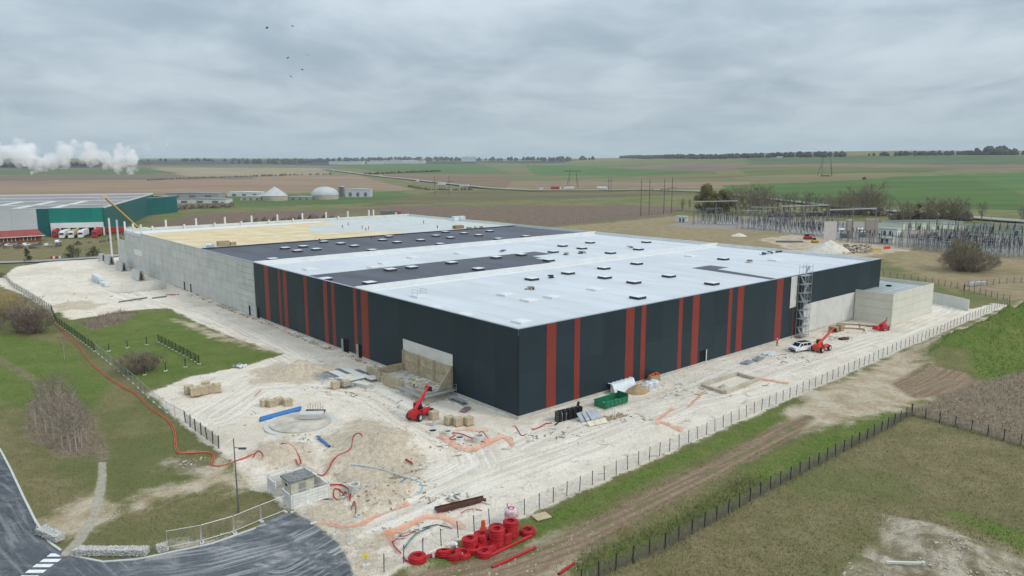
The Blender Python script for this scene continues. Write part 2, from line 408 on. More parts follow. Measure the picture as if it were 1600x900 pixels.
    ru = t.mix(t.rng(nB, .38, .62), (.19,.15,.09), (.50,.43,.33)); ru = t.mix(t.math('MULTIPLY', t.rng(nC, .45, .68), .6), ru, (.22,.18,.12))
    c = t.mix(t.math('MULTIPLY', mask('rubble', 1.6, 9, 5), .92), c, ru)
    # asphalt with chalk dragged on by lorry tyres
    asv = t.n('Mapping', {'Vector': pos, 'Rotation': (0, 0, .55), 'Scale': (.20, .42, 1)}).outputs[0]
    aS = t.noise(asv, 1.0, 6, .68, .9)
    sv2 = t.n('CombineXYZ', {0: t.math('MULTIPLY', la, 1.5), 1: t.math('MULTIPLY', lo, .09), 2: 3.0}).outputs[0]
    aS2 = t.noise(sv2, 1.0, 5, .62, .5)
    asp = t.mix(t.rng(nC, .3, .7), (.062,.067,.078), (.092,.097,.108)); asp = t.mix(t.math('MULTIPLY', t.rng(nA, .4, .62), .5), asp, (.135,.14,.15))
    dust = t.rng(t.n('VectorMath', {0: pos, 1: tuple([*G(495,850), 0.])}, operation='DISTANCE').outputs['Value'], 3, 26, 1, .38)
    asp = t.mix(t.math('MULTIPLY', t.math('MULTIPLY', t.rng(aS, .46, .74), dust), .7), asp, (.43,.42,.40))
    asp = t.mix(t.math('MULTIPLY', t.math('MULTIPLY', t.rng(aS2, .48, .68), dust), .75), asp, (.42,.415,.40))
    c = t.mix(mask('asphalt', .25, 1.5, .8), c, asp)
    kp = t.mix(t.rng(nC, .3, .7), (.36,.31,.24), (.46,.41,.33))
    c = t.mix(t.math('MULTIPLY', mask('kerbpath', .15, .5, .4), .9), c, kp)
    c = t.mix(t.math('MULTIPLY', t.rng(nD, .3, .7, -1, 1), 0.0), c, c)
    fine = t.rng(nD, .25, .75, .82, 1.16)
    c = t.mix(1.0, c, t.n('CombineColor', {0: fine, 1: fine, 2: fine}).outputs[0], 'MULTIPLY')
    b = t.n('BsdfPrincipled', {'Base Color': c, 'Roughness': .92, 'Specular IOR Level': .12})
    hh = t.math('ADD', t.math('MULTIPLY', nC, .7), t.math('MULTIPLY', nD, .3))
    bs = t.math('SUBTRACT', 1.0, t.math('MULTIPLY', mask('asphalt', .2), .85))
    t.set(b.inputs['Normal'], t.n('Bump', {'Strength': bs, 'Distance': .45, 'Height': hh}).outputs[0])
    t.n('OutputMaterial', {'Surface': b.outputs[0]}); return m
GM = ground_mat()
# one sheet, shared out between the kinds of ground it is made of
def fc(a): a = a.reshape(ny, nx); return .25*(a[:-1,:-1]+a[1:,:-1]+a[:-1,1:]+a[1:,1:]).ravel()
idx = np.arange(nx*ny).reshape(ny, nx)
quads = np.stack([idx[:-1,:-1].ravel(), idx[:-1,1:].ravel(), idx[1:,1:].ravel(), idx[1:,:-1].ravel()], 1)
cls = np.zeros(len(quads), int)
for ci, (k, off) in enumerate([('scrub',0),('lawn',0),('soil',0),('chalk',0),('track',0),('gravel',0),('asphalt',0),('kerbpath',0)], 1):
    cls[fc(ATT[k]) > off] = ci
fx, fy = fc(XF), fc(YF)
NAMES = ['ground','brush_ground','lawn','dirt_ground','building_site_ground','dirt_track','gravel_yard','road','footpath']
LAB = ['rough winter grassland spreading to the horizon','brown weedy patches of ground','green grass strips and lawns','bare tan soil','white chalk platform of the building site',
       'brown dirt track outside the site fence','gravel yard under the power substation','dark asphalt road smeared with chalk','pale concrete footpath across the lawn']
def mesh_from(name, q, mat_, att=True):
    used = np.unique(q); remap = np.full(nx*ny, -1); remap[used] = np.arange(len(used)); q2 = remap[q]
    me = bpy.data.meshes.new(name); me.vertices.add(len(used)); me.loops.add(q2.size); me.polygons.add(len(q2))
    me.vertices.foreach_set('co', np.stack([XF[used], YF[used], Z[used]], 1).astype(np.float32).ravel())
    me.loops.foreach_set('vertex_index', q2.astype(np.int32).ravel())
    me.polygons.foreach_set('loop_start', np.arange(0, q2.size, 4, dtype=np.int32))
    me.polygons.foreach_set('use_smooth', np.ones(len(q2), bool))
    for k, v in (ATT.items() if att else ()):
        a = me.attributes.new(k, 'FLOAT', 'POINT'); a.data.foreach_set('value', v[used].astype(np.float32))
    me.materials.append(mat_); me.update(calc_edges=True); return me
def field_mat(col):
    key = 'field_%03d_%03d_%03d' % tuple(int(1000*q) for q in col)
    if key not in MATS:
        m = bpy.data.materials.new(key); m.use_nodes = True; t = NT(m.node_tree)
        pos = t.n('NewGeometry').outputs['Position']
        mp = t.n('Mapping', {'Vector': pos, 'Rotation': (0,0,.5), 'Scale': (.004,.012,.01)}).outputs[0]
        n1 = t.noise(mp, 1.0, 5, .6); n2 = t.noise(pos, .05, 4, .6)
        cc = t.mix(t.rng(n1, .3, .7), tuple(q*.82 for q in col), tuple(q*1.18 for q in col))
        cc = t.mix(t.math('MULTIPLY', t.rng(n2, .35, .7), .3), cc, tuple(q*.78 for q in col))
        w = t.n('TexWave', {'Vector': pos, 'Scale': .045, 'Distortion': 1.5}, wave_type='BANDS', bands_direction='DIAGONAL').outputs['Fac']
        cc = t.mix(t.math('MULTIPLY', w, .12), cc, tuple(q*.7 for q in col))
        bs = t.n('BsdfPrincipled', {'Base Color': cc, 'Roughness': .95, 'Specular IOR Level': .05})
        t.n('OutputMaterial', {'Surface': bs.outputs[0]}); MATS[key] = m
    return MATS[key]
GRN, GRN2, OLV = (.105,.15,.055), (.095,.155,.048), (.17,.165,.08)
BRN, BRN2, TAN = (.24,.165,.11), (.29,.20,.135), (.31,.245,.155)
FLD = [
 ([(-300,249.5),(560,249.5),(620,262),(-300,270)], (.16,.145,.10), 'dull stubble fields under the skyline'),
 ([(215,250),(500,249),(520,257),(215,258)], (.075,.07,.055), 'grey-brown wooded plain under the skyline'),
 ([(400,252.5),(560,249),(905,249),(880,254),(560,255.5),(400,257)][0:1]+[(905,249.5),(880,254.5),(420,257)], (.05,.055,.045), 'dark wooded ridge on the middle skyline'),
 ([(-100,256),(160,255),(160,262),(-100,263)], (.05,.05,.038), 'dark wood on the plain behind the steam'),
 ([(-300,266),(400,263),(430,271),(-300,276)], GRN, 'thin green field behind the steam'),
 ([(-300,275),(330,270),(480,282),(-300,286)], (.185,.14,.10), 'brown ploughed field behind the green warehouse'),
 ([(-300,284),(470,279),(520,302),(-300,305)], BRN2, 'reddish ploughed field beside the farm domes'),
 ([(230,262),(500,262),(520,274),(300,276)], TAN, 'tan stubble strip beside the motorway'),
 ([(520,256),(830,255),(860,272),(600,271)], GRN, 'green field beyond the motorway'),
 ([(400,276),(560,274),(650,297),(380,299)], BRN2, 'brown field in front of the motorway'),
 ([(560,272),(840,271),(900,297),(720,291)], (.215,.15,.095), 'wide red-brown ploughed field across the motorway'),
 ([(340,304),(620,300),(720,312),(330,326)], GRN, 'green strip in front of the farm domes'),
 ([(690,297),(1060,298),(1100,303),(560,322)], (.155,.135,.072), 'dry olive meadow before the lorries'),
 ([(740,254),(1210,242),(1240,262),(800,270)], OLV, 'rolling olive field on the slope'),
 ([(820,258),(1110,256),(1120,276),(840,274)], GRN2, 'bright green field on the slope behind the pylon'),
 ([(930,262),(1110,255),(1270,262),(1100,268)], (.20,.145,.105), 'brown wedge field on the slope'),
 ([(790,273),(1130,275),(1180,284),(800,285)], OLV, 'yellowish field band on the slope'),
 ([(1000,274),(1340,270),(1350,276),(1000,279)], (.185,.15,.065), 'straw coloured strip above the trees'),
 ([(800,283),(1200,283),(1220,293),(790,294)], (.25,.18,.115), 'tan field above the lorries'),
 ([(1170,248),(1760,243),(1760,258),(1170,258)], (.105,.135,.065), 'green field on the top of the rise'),
 ([(1170,258),(1760,257),(1760,269),(1170,262)], (.205,.15,.105), 'brown strip across the rise'),
 ([(1150,262),(1500,263),(1430,272),(1170,275)], (.135,.145,.05), 'yellow-green strip below the brown strip'),
 ([(1170,274),(1440,270),(1480,268),(1170,290)], (.195,.165,.085), 'straw coloured wedge under the far pylon'),
 ([(1380,277),(1760,262),(1760,300),(1400,295)], GRN2, 'deep green field on the slope'),
 ([(1130,290),(1500,272),(1760,288),(1760,345),(1130,312)][:2]+[(1760,335),(1130,312)], (.088,.14,.04), 'broad green field behind the bare trees'),
]

fz = np.hypot(fx, fy) > 430
for i, (cc, col, lab) in enumerate(FLD):
    pg = np.array([GT(*p) for p in cc])
    cand = fz & (fx > pg[:,0].min()) & (fx < pg[:,0].max()) & (fy > pg[:,1].min()) & (fy < pg[:,1].max()) & (cls < 1)|(cls >= 20)&fz&(fx > pg[:,0].min()) & (fx < pg[:,0].max()) & (fy > pg[:,1].min()) & (fy < pg[:,1].max())
    ii = np.nonzero(cand)[0]
    cls[ii[poly_sd(fx[ii], fy[ii], pg) > 0]] = 20+i
for ci, nm in enumerate(NAMES):
    q = quads[cls == ci]
    if len(q): struct(link(nm, mesh_from(nm, q, GM)), LAB[ci])
for i, (cc, col, lab) in enumerate(FLD):
    q = quads[cls == 20+i]
    if len(q): struct(link('wooded_ground' if 'wood' in lab else 'field', mesh_from('field', q, field_mat(col), False)), lab)

# ------------------------------------------------------------------ far fields, woods
MOTOR = mat('far_asphalt', (.30,.29,.29), .9, .08, .05)
def road_strip(pts, w, name, label, z=.6, m=MOTOR):
    p = [GT(*q) if q[1] < 305 else G(*q) for q in pts]; d = []
    for a, b in zip(p[:-1], p[1:]): d += [a+(b-a)*k/12 for k in range(12)]
    d.append(p[-1]); vs = []
    for i, q in enumerate(d):
        e = d[min(i+1, len(d)-1)]-d[max(i-1, 0)]; e = e/np.hypot(*e); nrm = np.array([-e[1], e[0]])*w/2
        for s in (1, -1):
            v = q+nrm*s; r = math.hypot(*v); vs.append((v[0], v[1], H(*v)+z+r*.0004))
    fs = [(2*i, 2*i+1, 2*i+3, 2*i+2) for i in range(len(d)-1)]
    me = bpy.data.meshes.new(name); me.from_pydata(vs, [], fs); me.materials.append(m); me.update()
    return struct(link(name, me), label)
road_strip([(500,264),(560,272),(640,281),(700,288),(760,295),(830,298.5),(900,298.5),(1000,297.5),(1090,300),(1180,310),(1300,324),(1450,337),(1640,352)], 15, 'motorway', 'far motorway crossing the fields', z=1.5)
struct_road = road_strip([(-80,414),(60,409),(170,402),(215,396)], 6, 'side_road', 'narrow road behind the chalk yard', z=.25)

WOOD = mat('far_woods', (.042,.046,.034), 1, .35, .02, alt=(.075,.066,.05))
WOODB = mat('brown_hedge', (.10,.078,.058), 1, .3, .35, alt=(.20,.155,.12), bump=.4)
def clumps(pts, hgt, wid, step, name, label, m, jitter=.35, thing_=False):
    """a line of tree crowns merging into one mass: lumpy closed crowns, each with its own height"""
    p = [GT(*q) if q[1] < 300 else G(*q) for q in pts]; mb = MB()
    for a, b in zip(p[:-1], p[1:]):
        n = max(1, int(np.hypot(*(b-a))/step))
        for k in range(n):
            q = a+(b-a)*(k+random.random())/n+np.array([random.uniform(-1,1), random.uniform(-1,1)])*wid*.5
            z0 = H(*q); h = hgt*random.uniform(1-jitter, 1+jitter*.6); r = h*random.uniform(.38,.6)
            nn = 7; prof = [(r*.75, 0), (r, h*.35), (r*.9, h*.65), (r*.5, h*.92), (0.01, h)]
            o = len(mb.v)
            mb.lathe(prof, nn, (q[0], q[1], z0-1))
            for i in range(o, len(mb.v)):
                x, y, z = mb.v[i]; f = random.uniform(.82, 1.2); mb.v[i] = (q[0]+(x-q[0])*f, q[1]+(y-q[1])*f, z+random.uniform(-.08,.08)*h)
    ob = mb.build(name, m)
    return struct(ob, label, 'stuff')
clumps([(215,252),(330,252),(480,251)], 17, 500, 22, 'woods', 'grey-brown woods under the skyline behind the steam', WOOD)
clumps([(-80,263),(60,260),(150,259)], 17, 60, 9, 'woods', 'dark wood at the edge of the picture behind the steam', WOOD)
clumps([(400,256),(460,254),(530,252),(640,249),(720,249)], 22, 300, 18, 'woods', 'dark blue wooded ridge behind the white sheds', WOOD)
clumps([(640,251),(760,251),(850,250),(905,250.5)], 24, 260, 15, 'woods', 'long dark wood on the middle skyline', WOOD)
clumps([(975,247),(1050,247),(1130,247.5),(1310,245)], 16, 80, 4.5, 'woods', 'narrow dark tree line on the crest of the rise', WOOD)
clumps([(1370,243.5),(1450,242.5),(1530,242),(1700,241)], 13, 60, 4.5, 'woods', 'dark tree line along the crest above the green field', WOOD)
clumps([(1533,242),(1582,242)], 25, 60, 4.5, 'woods', 'taller dark copse on the crest', WOOD)
clumps([(230,282),(300,279),(360,277),(400,275.5)], 4.5, 6, 5, 'hedgerow', 'brown hedge crossing the ploughed field', WOODB)
clumps([(400,276),(450,274),(520,273)], 6, 8, 7, 'hedgerow', 'dark hedge before the motorway', WOODB)
clumps([(570,273),(640,270),(690,268)], 7, 6, 7, 'hedgerow', 'row of low dark trees beyond the motorway', WOOD)
clumps([(640,292),(670,297),(740,297)], 4, 5, 4, 'hedgerow', 'brown scrub along the motorway bank', WOODB)
clumps([(215,330),(235,334),(262,330),(300,326),(362,324)], 4.2, 6, 3.2, 'hedgerow', 'brown hedge around the green warehouse end', WOODB)
clumps([(278,327),(320,325),(365,322)], 4.5, 6, 3.2, 'hedgerow', 'brown hedge in front of the low farm sheds', WOODB)
clumps([(-40,388),(60,388),(110,384),(190,374)], 2.6, 4, 2.0, 'hedgerow', 'leafless grey hedge before the lorry docks', WOODB)
clumps([(1205,339),(1280,337),(1330,335),(1385,338)], 5.5, 8, 2.6, 'hedgerow', 'dark scrub under the bare trees beyond the gantries', WOODB)
clumps([(1395,345),(1440,343),(1505,345)], 6.5, 7, 2.6, 'hedgerow', 'dark scrub behind the pale green control building', WOODB)

# ------------------------------------------------------------------ main warehouse
A = R(41); CX, CY = 1.0, 112.4
UX, UY = math.cos(A), math.sin(A)
def BW(a, b): return (CX+UX*a-UY*b, CY+UY*a+UX*b)
WL, WD, WH = 129.0, 227.0, 14.5
wh = thing('warehouse', 'huge new warehouse with dark cladding, red stripes and a white roof', 'warehouse', (CX, CY, 0), A)
DARK = mat('dark_cladding', (.0175,.0315,.0395), .5, .07, .25, spec=.22, tint=.13)
RED = mat('red_cladding', (.215,.030,.020), .5, .06, .3, spec=.35, tint=.05)
CONC = mat('precast_concrete', (.53,.525,.49), .85, .09, .35, tint=.055, stretch=(1,1,.6))
CONCL = mat('pale_concrete', (.58,.575,.53), .85, .07, .4, tint=.03)
PLINTH = mat('plinth_concrete', (.45,.43,.39), .9, .12, .8)
WHITE_R = mat('white_membrane', (.555,.57,.58), .55, .07, .12, spec=.3, detail=6, stretch=(1,.35,1))
DARK_R = mat('bitumen_membrane', (.078,.080,.097), .6, .2, .12, stretch=(1,.3,1))
INSUL = mat('insulation_boards', (.66,.49,.27), .8, .12, .15, alt=(.68,.56,.36))
DECK = mat('pale_deck', (.50,.52,.49), .6, .08, .2)
FLASH = mat('white_flashing', (.66,.67,.665), .5, .05, .3)
COPING = mat('grey_coping', (.36,.40,.43), .4, .05, .5, metal=.3)
BLACK = mat('opening_black', (.006,.006,.007), .9, .1)
KERB = mat('skylight_kerb', (.035,.036,.042), .6, .1)
LID = mat('skylight_dome', (.68,.70,.72), .25, .03, spec=.5)
FRAMEW = mat('white_frame', (.72,.72,.70), .5, .05)
wall = lambda nm, x0, x1, y0, y1, z0, z1, m, par=wh: MB().box(x0, x1, y0, y1, z0, z1).build(nm, m, par)
wall('core', .25, WL-.25, .25, WD-.25, 0, 13.55, CONC)
MB().box(-.12, WL, -.12, .3, -.3, .5).box(-.12, .3, .3, 103, -.3, .5).build('plinth', PLINTH, wh)
RS = [(5.94,8.08),(12.33,13.62),(25.31,27.57),(29.53,30.88),(40.68,41.89),(45.05,47.25),(57.42,58.69),(60.69,62.97),(76.11,78.83)]
LS = [(45.38,48.16),(49.98,51.29),(59.41,60.85),(62.74,64.53),(72.45,74.07),(83.23,85.19),(86.82,88.1),(93.74,96.27)]
def runs(stripes, end, maxw=6.4):
    out = []; s = 0
    for a, b in stripes+[(end, end)]:
        n = max(1, math.ceil((a-s)/maxw))
        for k in range(n): out.append((s+(a-s)*k/n, s+(a-s)*(k+1)/n, 0))
        if b > a: out.append((a, b, 1))
        s = b
    return out
ZM = 7.25
for a, b, red in runs(RS, WL):
    for z0, z1 in ((.5, ZM), (ZM, WH)):
        if a >= 88.9 and z0 < 1: continue
        if a < 50.2 < b+2 and z0 < 1 and not red and a > 47.2:
            wall('cladding_panel', a, 48.0, -.1, .24, .5, ZM-.015, DARK); wall('cladding_panel', 50.1, b-.012, -.1, .24, .5, ZM-.015, DARK)
            wall('cladding_panel', 48.0, 50.1, -.1, .24, 2.9, ZM-.015, DARK); continue
        wall('red_stripe' if red else 'cladding_panel', a+.006, b-.006, -.12 if red else -.1, .24, z0, z1-.012, RED if red else DARK)
DL = [(100.6,102.0),(53.9,56.1),(48.45,49.7)]
for a, b, red in runs(LS, 102.7):
    for z0, z1 in ((.5, ZM), (ZM, WH)):
        wall('red_stripe' if red else 'cladding_panel', -.12 if red else -.1, .24, a+.006, b-.006, z0, z1-.012, RED if red else DARK)
for a, b in DL:
    d = wall('door_opening', -.17, -.13, a, b, .1, 2.9, BLACK)
    wall('door_leaf', -.55, -.2, b+.05, b+.16, .1, 2.9, CONCL, d)
d = wall('door_opening', 48.0, 50.1, .05, .2, .1, 2.9, BLACK); wall('door_leaf', 50.12, 50.42, -.17, -.13, .1, 2.9, CONCL, d)
# lower white wall beside the annex
for k in range(4):
    s0 = 88.9+k*6.45
    for j in range(2): wall('concrete_panel', s0+.01, s0+6.43, -.1, .24, .3+j*3.45, .3+j*3.45+3.43, CONCL)
# concrete panels of the long side
nb = 9; bw = (204.6-103)/nb
for k in range(nb):
    rows = 9 if k == 0 else 6
    for j in range(rows):
        z0 = .1+j*(WH-.1)/rows
        wall('concrete_panel', -.08+random.uniform(-.012,.012), .24, 103+k*bw+.02, 103+(k+1)*bw-.02, z0, z0+(WH-.1)/rows-(.08 if k == 0 else .04), CONC)
for s in (107.0, 153.4, 159.4): wall('door_opening', -.14, -.1, s-.5, s+.5, .1, 2.6, BLACK)
for k, (s0, s1, n, top, m) in enumerate([(204.65,215.3,4,8.2,CONC),(215.35,226.8,4,9.8,CONC),(226.9,238.2,5,10.2,CONC)]):
    for j in range(n): wall('concrete_panel', -.08, .22, s0, s1, .1+j*top/n, .1+(j+1)*top/n-.02, m if not (k == 0 and j == n-1) else FRAMEW)
COLM = mat('concrete_column', (.62,.61,.57), .85, .06, .5)
def column(a, b, top): wall('concrete_column', a-.3, a+.3, b-.3, b+.3, 0, top, COLM)
for a in (15.3,26.9,38.5,49.8,61.2,72.8,84.3,95.3,106.4,108.9): column(a, 227.3, 17.5)
column(121.3, 227.3, 15.7)
for a in (10, 22, 34, 45, 57, 68, 90): column(a, 226.5, 15.4)
for b, tp in ((205.2,17.8),(215.3,17.6),(226.9,17.6),(238.3,17.6),(250.5,17.6)): column(.35, b, tp)
# roof: four bays with white or bitumen sheets, separated by upstands
def sheet(nm, x0, x1, y0, y1, z, m): return wall(nm, x0, x1, y0, y1, z-.12, z, m)
RZ = 13.7
sheet('roof_membrane', .3, WL-.3, .3, 50.2, RZ, WHITE_R)
sheet('roof_membrane', .3, WL-.3, 51.2, 102.4, RZ, WHITE_R)
sheet('roof_membrane', .3, WL-.3, 103.4, 148.6, RZ, DARK_R)
sheet('insulation_layer', .3, 79, 148.6, 226.6, RZ, INSUL)
sheet('steel_deck', 79, WL-.3, 148.6, 226.6, RZ, DECK)
MB().prism([(.5,51.8),(62,51.8),(62,58),(64.5,58),(64.5,66),(67,66),(67,70),(75,70),(75,77.5),(.5,77.5)], RZ+.001, RZ+.02).build('bitumen_sheet', DARK_R, wh)
MB().prism([(81,26),(89,26),(89,20.6),(84,20.6),(84,19),(81.2,2.2),(79,2.2),(80.5,19)], RZ+.001, RZ+.02).build('bitumen_sheet', DARK_R, wh)
MB().prism([(52,176),(79,160),(79,204),(66,206),(58,190)], RZ+.001, RZ+.03).build('pale_sheet', DECK, wh)
MB().prism([(.6,148.7),(79,148.7),(79,152),(.6,152)], RZ+.001, RZ+.025).build('white_strip', FLASH, wh)
MB().prism([(.6,214),(79,220),(79,226),(.6,226)], RZ+.001, RZ+.025).build('white_strip', FLASH, wh)
for v in (50.7, 102.9): 
    wall('fire_wall', .1, WL-.1, v-.25, v+.25, 13.5, 14.75, FLASH)
    wall('fire_wall_flashing', .4, WL-.4, v-2.3, v-.27, RZ+.002, RZ+.05, FLASH); wall('fire_wall_flashing', .4, WL-.4, v+.27, v+1.6, RZ+.002, RZ+.05, FLASH)
wall('roof_step', .3, WL-.3, 148.2, 148.6, RZ-.1, 14.05, KERB)
wall('parapet', .0, WL, -.02, .28, 13.4, 14.42, FLASH); wall('parapet', WL-.28, WL, .3, WD, 13.4, 14.4, FLASH)
wall('parapet', .0, .26, .3, WD, 13.4, 14.41, FLASH); wall('parapet', .3, WL-.3, WD-.3, WD, 13.4, 14.8, CONCL)
wall('coping', -.14, WL+.06, -.14, .34, 14.5, 14.58, COPING); wall('coping', -.14, .34, .36, 204.6, 14.5, 14.58, COPING)
wall('coping', WL-.3, WL+.06, .36, WD, 14.42, 14.56, FLASH)
for k in range(36):
    wall('end_panel', WL-.24, WL+.1, k*6.3+.01, k*6.3+6.28, .4, WH-.02, DARK) if k < 16 else wall('end_panel', WL-.24, WL+.1, k*6.3+.01, min(WD, k*6.3+6.28), .4, WH-.02, CONC)
# seams of the membranes
SEAM = mat('membrane_seam', (.045,.046,.055), .6, .1); SEAMW = mat('white_seam', (.46,.50,.54), .5, .1)
for k in range(1, 13): wall('membrane_seam', k*9.9-.05, k*9.9+.05, 104.6, 148.1, RZ+.002, RZ+.016, SEAM)
for k in range(1, 7): wall('membrane_seam', k*9.6-.05, k*9.6+.05, 52, 77.2, RZ+.024, RZ+.034, SEAM)
for k in range(1, 20): wall('membrane_seam', k*6.3-.04, k*6.3+.04, 1, 48.2, RZ+.002, RZ+.012, SEAMW)
for k in range(12, 20): wall('membrane_seam', k*6.3-.04, k*6.3+.04, 53, 100.4, RZ+.002, RZ+.012, SEAMW)
for v in (78.2, 84, 90, 96): wall('membrane_seam', 1, WL-1, v-.04, v+.04, RZ+.004, RZ+.014, SEAMW)
SKY = [(90.8,81.7),(77.4,72.1),(90.5,73),(63.2,59.2),(104.4,82.6),(88.3,59.5),(101.5,60),(63.1,39.3),(119.5,71.5),(101.8,111.3),(65.6,73),(37.9,38.3),(52.1,29.1),(51.7,20.2),(64.8,20.7),(63.1,7.9),(37.9,7.7),
 (8.1,110),(21.9,132.6),(21.6,123.3),(28.1,133.1),(27.7,123.6),(39.4,141.8),(41,133.1),(40.8,123.9),(39.2,110.4),(57.1,134),(65,142.7),(56.9,124.6),(66.5,125.1),(79.3,134.2),(64.4,110.9),(90.4,143.7),(79,125.1),(92.5,135),(91.9,125.6),(105.1,135.3),(89.1,111.2),(21.5,71.7),(27.7,71.7),(40.3,72),(38.5,58.4),(56.3,72.9),(7.3,57.3),(2.6,68.6),(50.5,39.3),(76,39.5),(101,30),(113,40),(110,12),(95,12)]
kd = MB().box(-1.18,1.18,-1.18,1.18,0,.5).data('skylight', KERB); ld = MB().box(-1.24,1.24,-1.24,1.24,.5,.55).add([(-1.15,-1.15,.552),(1.15,-1.15,.552),(1.15,1.15,.552),(-1.15,1.15,.552),(0,0,.68)],[(0,1,4),(1,2,4),(2,3,4),(3,0,4)]).data('lid', LID)
for a, b in SKY[:-3]:
    o = link('skylight', kd, wh, (a, b, RZ)); link('lid', ld, o)
hd = MB().box(-1.3,1.3,-1.3,1.3,0,.32).box(-1.05,1.05,-1.05,1.05,.321,.34).data('roof_curb', FLASH)
for a, b in [(21,78.6),(27.3,84),(39.3,88.6),(7.4,86.6),(6.7,37.2),(2.2,25.9),(2.2,16.9),(20.8,27.4),(20.2,19.7),(26,19.3),(39,19.9),(6.2,6.2),(55,88),(30,60+0),(110,20),(100,40)]:
    if (a, b) != (30, 60): link('roof_curb', hd, wh, (a, b, RZ+.01))
RAIL = mat('galvanised', (.42,.44,.46), .4, .1, 2, metal=.6)
mb = MB()
for x, y in ((-1,-1),(1,-1),(1,1),(-1,1)): mb.cyl((x,y,.3),(x,y,1.5),.04,n=5)
for z in (.9,1.5): mb.tube([(-1,-1,z),(1,-1,z),(1,1,z),(-1,1,z)], .035, 5, closed=True)
mb.build('hatch_guard_rail', RAIL, wh, (6.7, 37.2, RZ))

# ------------------------------------------------------------------ loading dock in front of the long side
def WP(a, b, z=0.0): x, y = BW(a, b); return (x, y, z)
BLOCK = mat('beige_blockwork', (.40,.325,.215), .95, .18, 1.2, bump=.03, alt=(.47,.40,.28))
BLOCKD = mat('blockwork_pier', (.33,.265,.17), .95, .15, 1.5, bump=.03)
SLAB = mat('dusty_slab', (.47,.42,.35), .95, .2, .5, bump=.02)
SCAFF = mat('scaffold_tube', (.40,.42,.44), .45, .12, 3, metal=.5)
dock = thing('loading_dock', 'unfinished loading dock of beige blockwork against the dark wall', 'dock', (CX, CY, 0), A)
wl = lambda nm, x0, x1, y0, y1, z0, z1, m: MB().box(x0, x1, y0, y1, z0, z1).build(nm, m, dock)
for k in range(3):
    y0 = 17.05+k*5.23; wl('concrete_panel', -.16, -.125, y0+.01, y0+5.22, .4, 7.1, CONCL)
for k in range(3):
    y0 = 17.3+k*5.0
    for j in range(2): wl('block_wall', -.46, -.17, y0+.35, y0+4.65, 1.25+j*1.95, 1.25+j*1.95+1.8, BLOCK)
    wl('ring_beam', -.50, -.17, y0+.35, y0+4.65, 3.05, 3.19, BLOCKD)
for k in range(4): wl('pier', -.56, -.17, 16.95+k*5.0, 17.6+k*5.0, 1.25, 5.05, BLOCKD)
wl('floor_slab', -6.0, -.5, 17.3, 32.3, 0, 1.2, SLAB)
wl('low_wall', -6.0, -.55, 32.35, 32.65, 0, 2.5, BLOCK); wl('low_wall', -6.3, -6.0, 23.5, 30.2, 0, 2.2, BLOCK); wl('low_wall', -6.3, -6.0, 31.4, 32.6, 0, 2.0, BLOCK); wl('low_wall', -6.3, -6.0, 17.2, 20.2, 0, 1.6, BLOCK)
MB().add([(-.55,17.0,1.2),(-3.6,17.0,1.2),(-.55,17.0,4.9),(-.55,17.3,1.2),(-3.6,17.3,1.2),(-.55,17.3,4.9)], [(0,1,2),(5,4,3),(0,3,4,1),(1,4,5,2),(0,2,5,3)]).build('stepped_wall', BLOCK, dock)
wl('walkway', -6.9, -.3, 15.7, 16.7, 1.05, 1.15, SCAFF)
wl('low_wall', -5.6, -5.3, 33.2, 37.2, 0, 1.9, BLOCK); wl('walkway', -7.4, -6.5, 16.2, 24.2, 1.05, 1.15, SCAFF)
for x in np.linspace(-6.8,-.4,5): MB().cyl((x,15.7,0),(x,15.7,2.2 if x > -2 else 1.3),.04,n=5).build('scaffold_post', SCAFF, dock)
for y in np.linspace(16.4,24,4): MB().cyl((-7.4,y,0),(-7.4,y,1.3),.04,n=5).build('scaffold_post', SCAFF, dock)
for z in (1.6,2.15): MB().cyl((-2.5,15.7,z),(-.4,15.7,z),.035,n=5).build('guard_rail', SCAFF, dock)
RUB = mat('grey_rubble', (.38,.35,.30), .95, .3, 3, bump=.05)
mb = MB()
for k in range(70):
    x, y = random.uniform(-5.6,-.8), random.uniform(18,32); s = random.uniform(.1,.4)
    mb.cbox((x,y,1.2+s*.2),(s*2,s,s*.5),rz=random.random()*3)
mb.build('rubble', RUB, dock)['kind'] = 'stuff'

# ------------------------------------------------------------------ annex and retaining wall
ax = thing('annex', 'cream concrete box annex at the end of the dark facade', 'building', (CX, CY, 0), A)
CREAM = mat('cream_concrete', (.60,.585,.50), .85, .05, .3, tint=.02)
wa = lambda nm, x0, x1, y0, y1, z0, z1, m=CREAM: MB().box(x0, x1, y0, y1, z0, z1).build(nm, m, ax)
AX0, AX1, AY0, AZ = 114.9, 140.5, -9.3, 7.9
for j in range(4):
    z0, z1 = j*AZ/4+.02, (j+1)*AZ/4
    wa('wall_panel', AX0, AX0+.25, AY0+.02, -.14, z0, z1-.018)
    for k in range(2): wa('wall_panel', AX0+.02+k*12.8, AX0+12.78+k*12.8, AY0-.24, AY0, z0, z1-.018)
    wa('wall_panel', AX1-.25, AX1, AY0+.02, 6, z0, z1-.018)
    wa('wall_panel', WL+.15, AX1-.26, 5.75, 6, z0, z1-.018)
wa('roof', AX0+.26, AX1-.26, AY0+.02, -.15, 6.9, 7.0, mat('annex_roof', (.34,.37,.36), .8, .12, .5)); wa('roof', WL+.15, AX1-.26, -.15, 5.74, 6.9, 7.0, MATS['annex_roof'])
wa('roof_hatch', 131, 132.3, -2, -1, 7.0, 7.35, BLACK); wa('roof_seam', AX0+.5, AX1-.5, -4.6, -4.5, 7.0, 7.03, FLASH); wa('roof_seam', 124, 124.1, AY0+.3, -.3, 7.0, 7.03, FLASH)
rw = thing('retaining_wall', 'row of pale precast wall panels curving behind the annex', 'wall', (0,0,0))
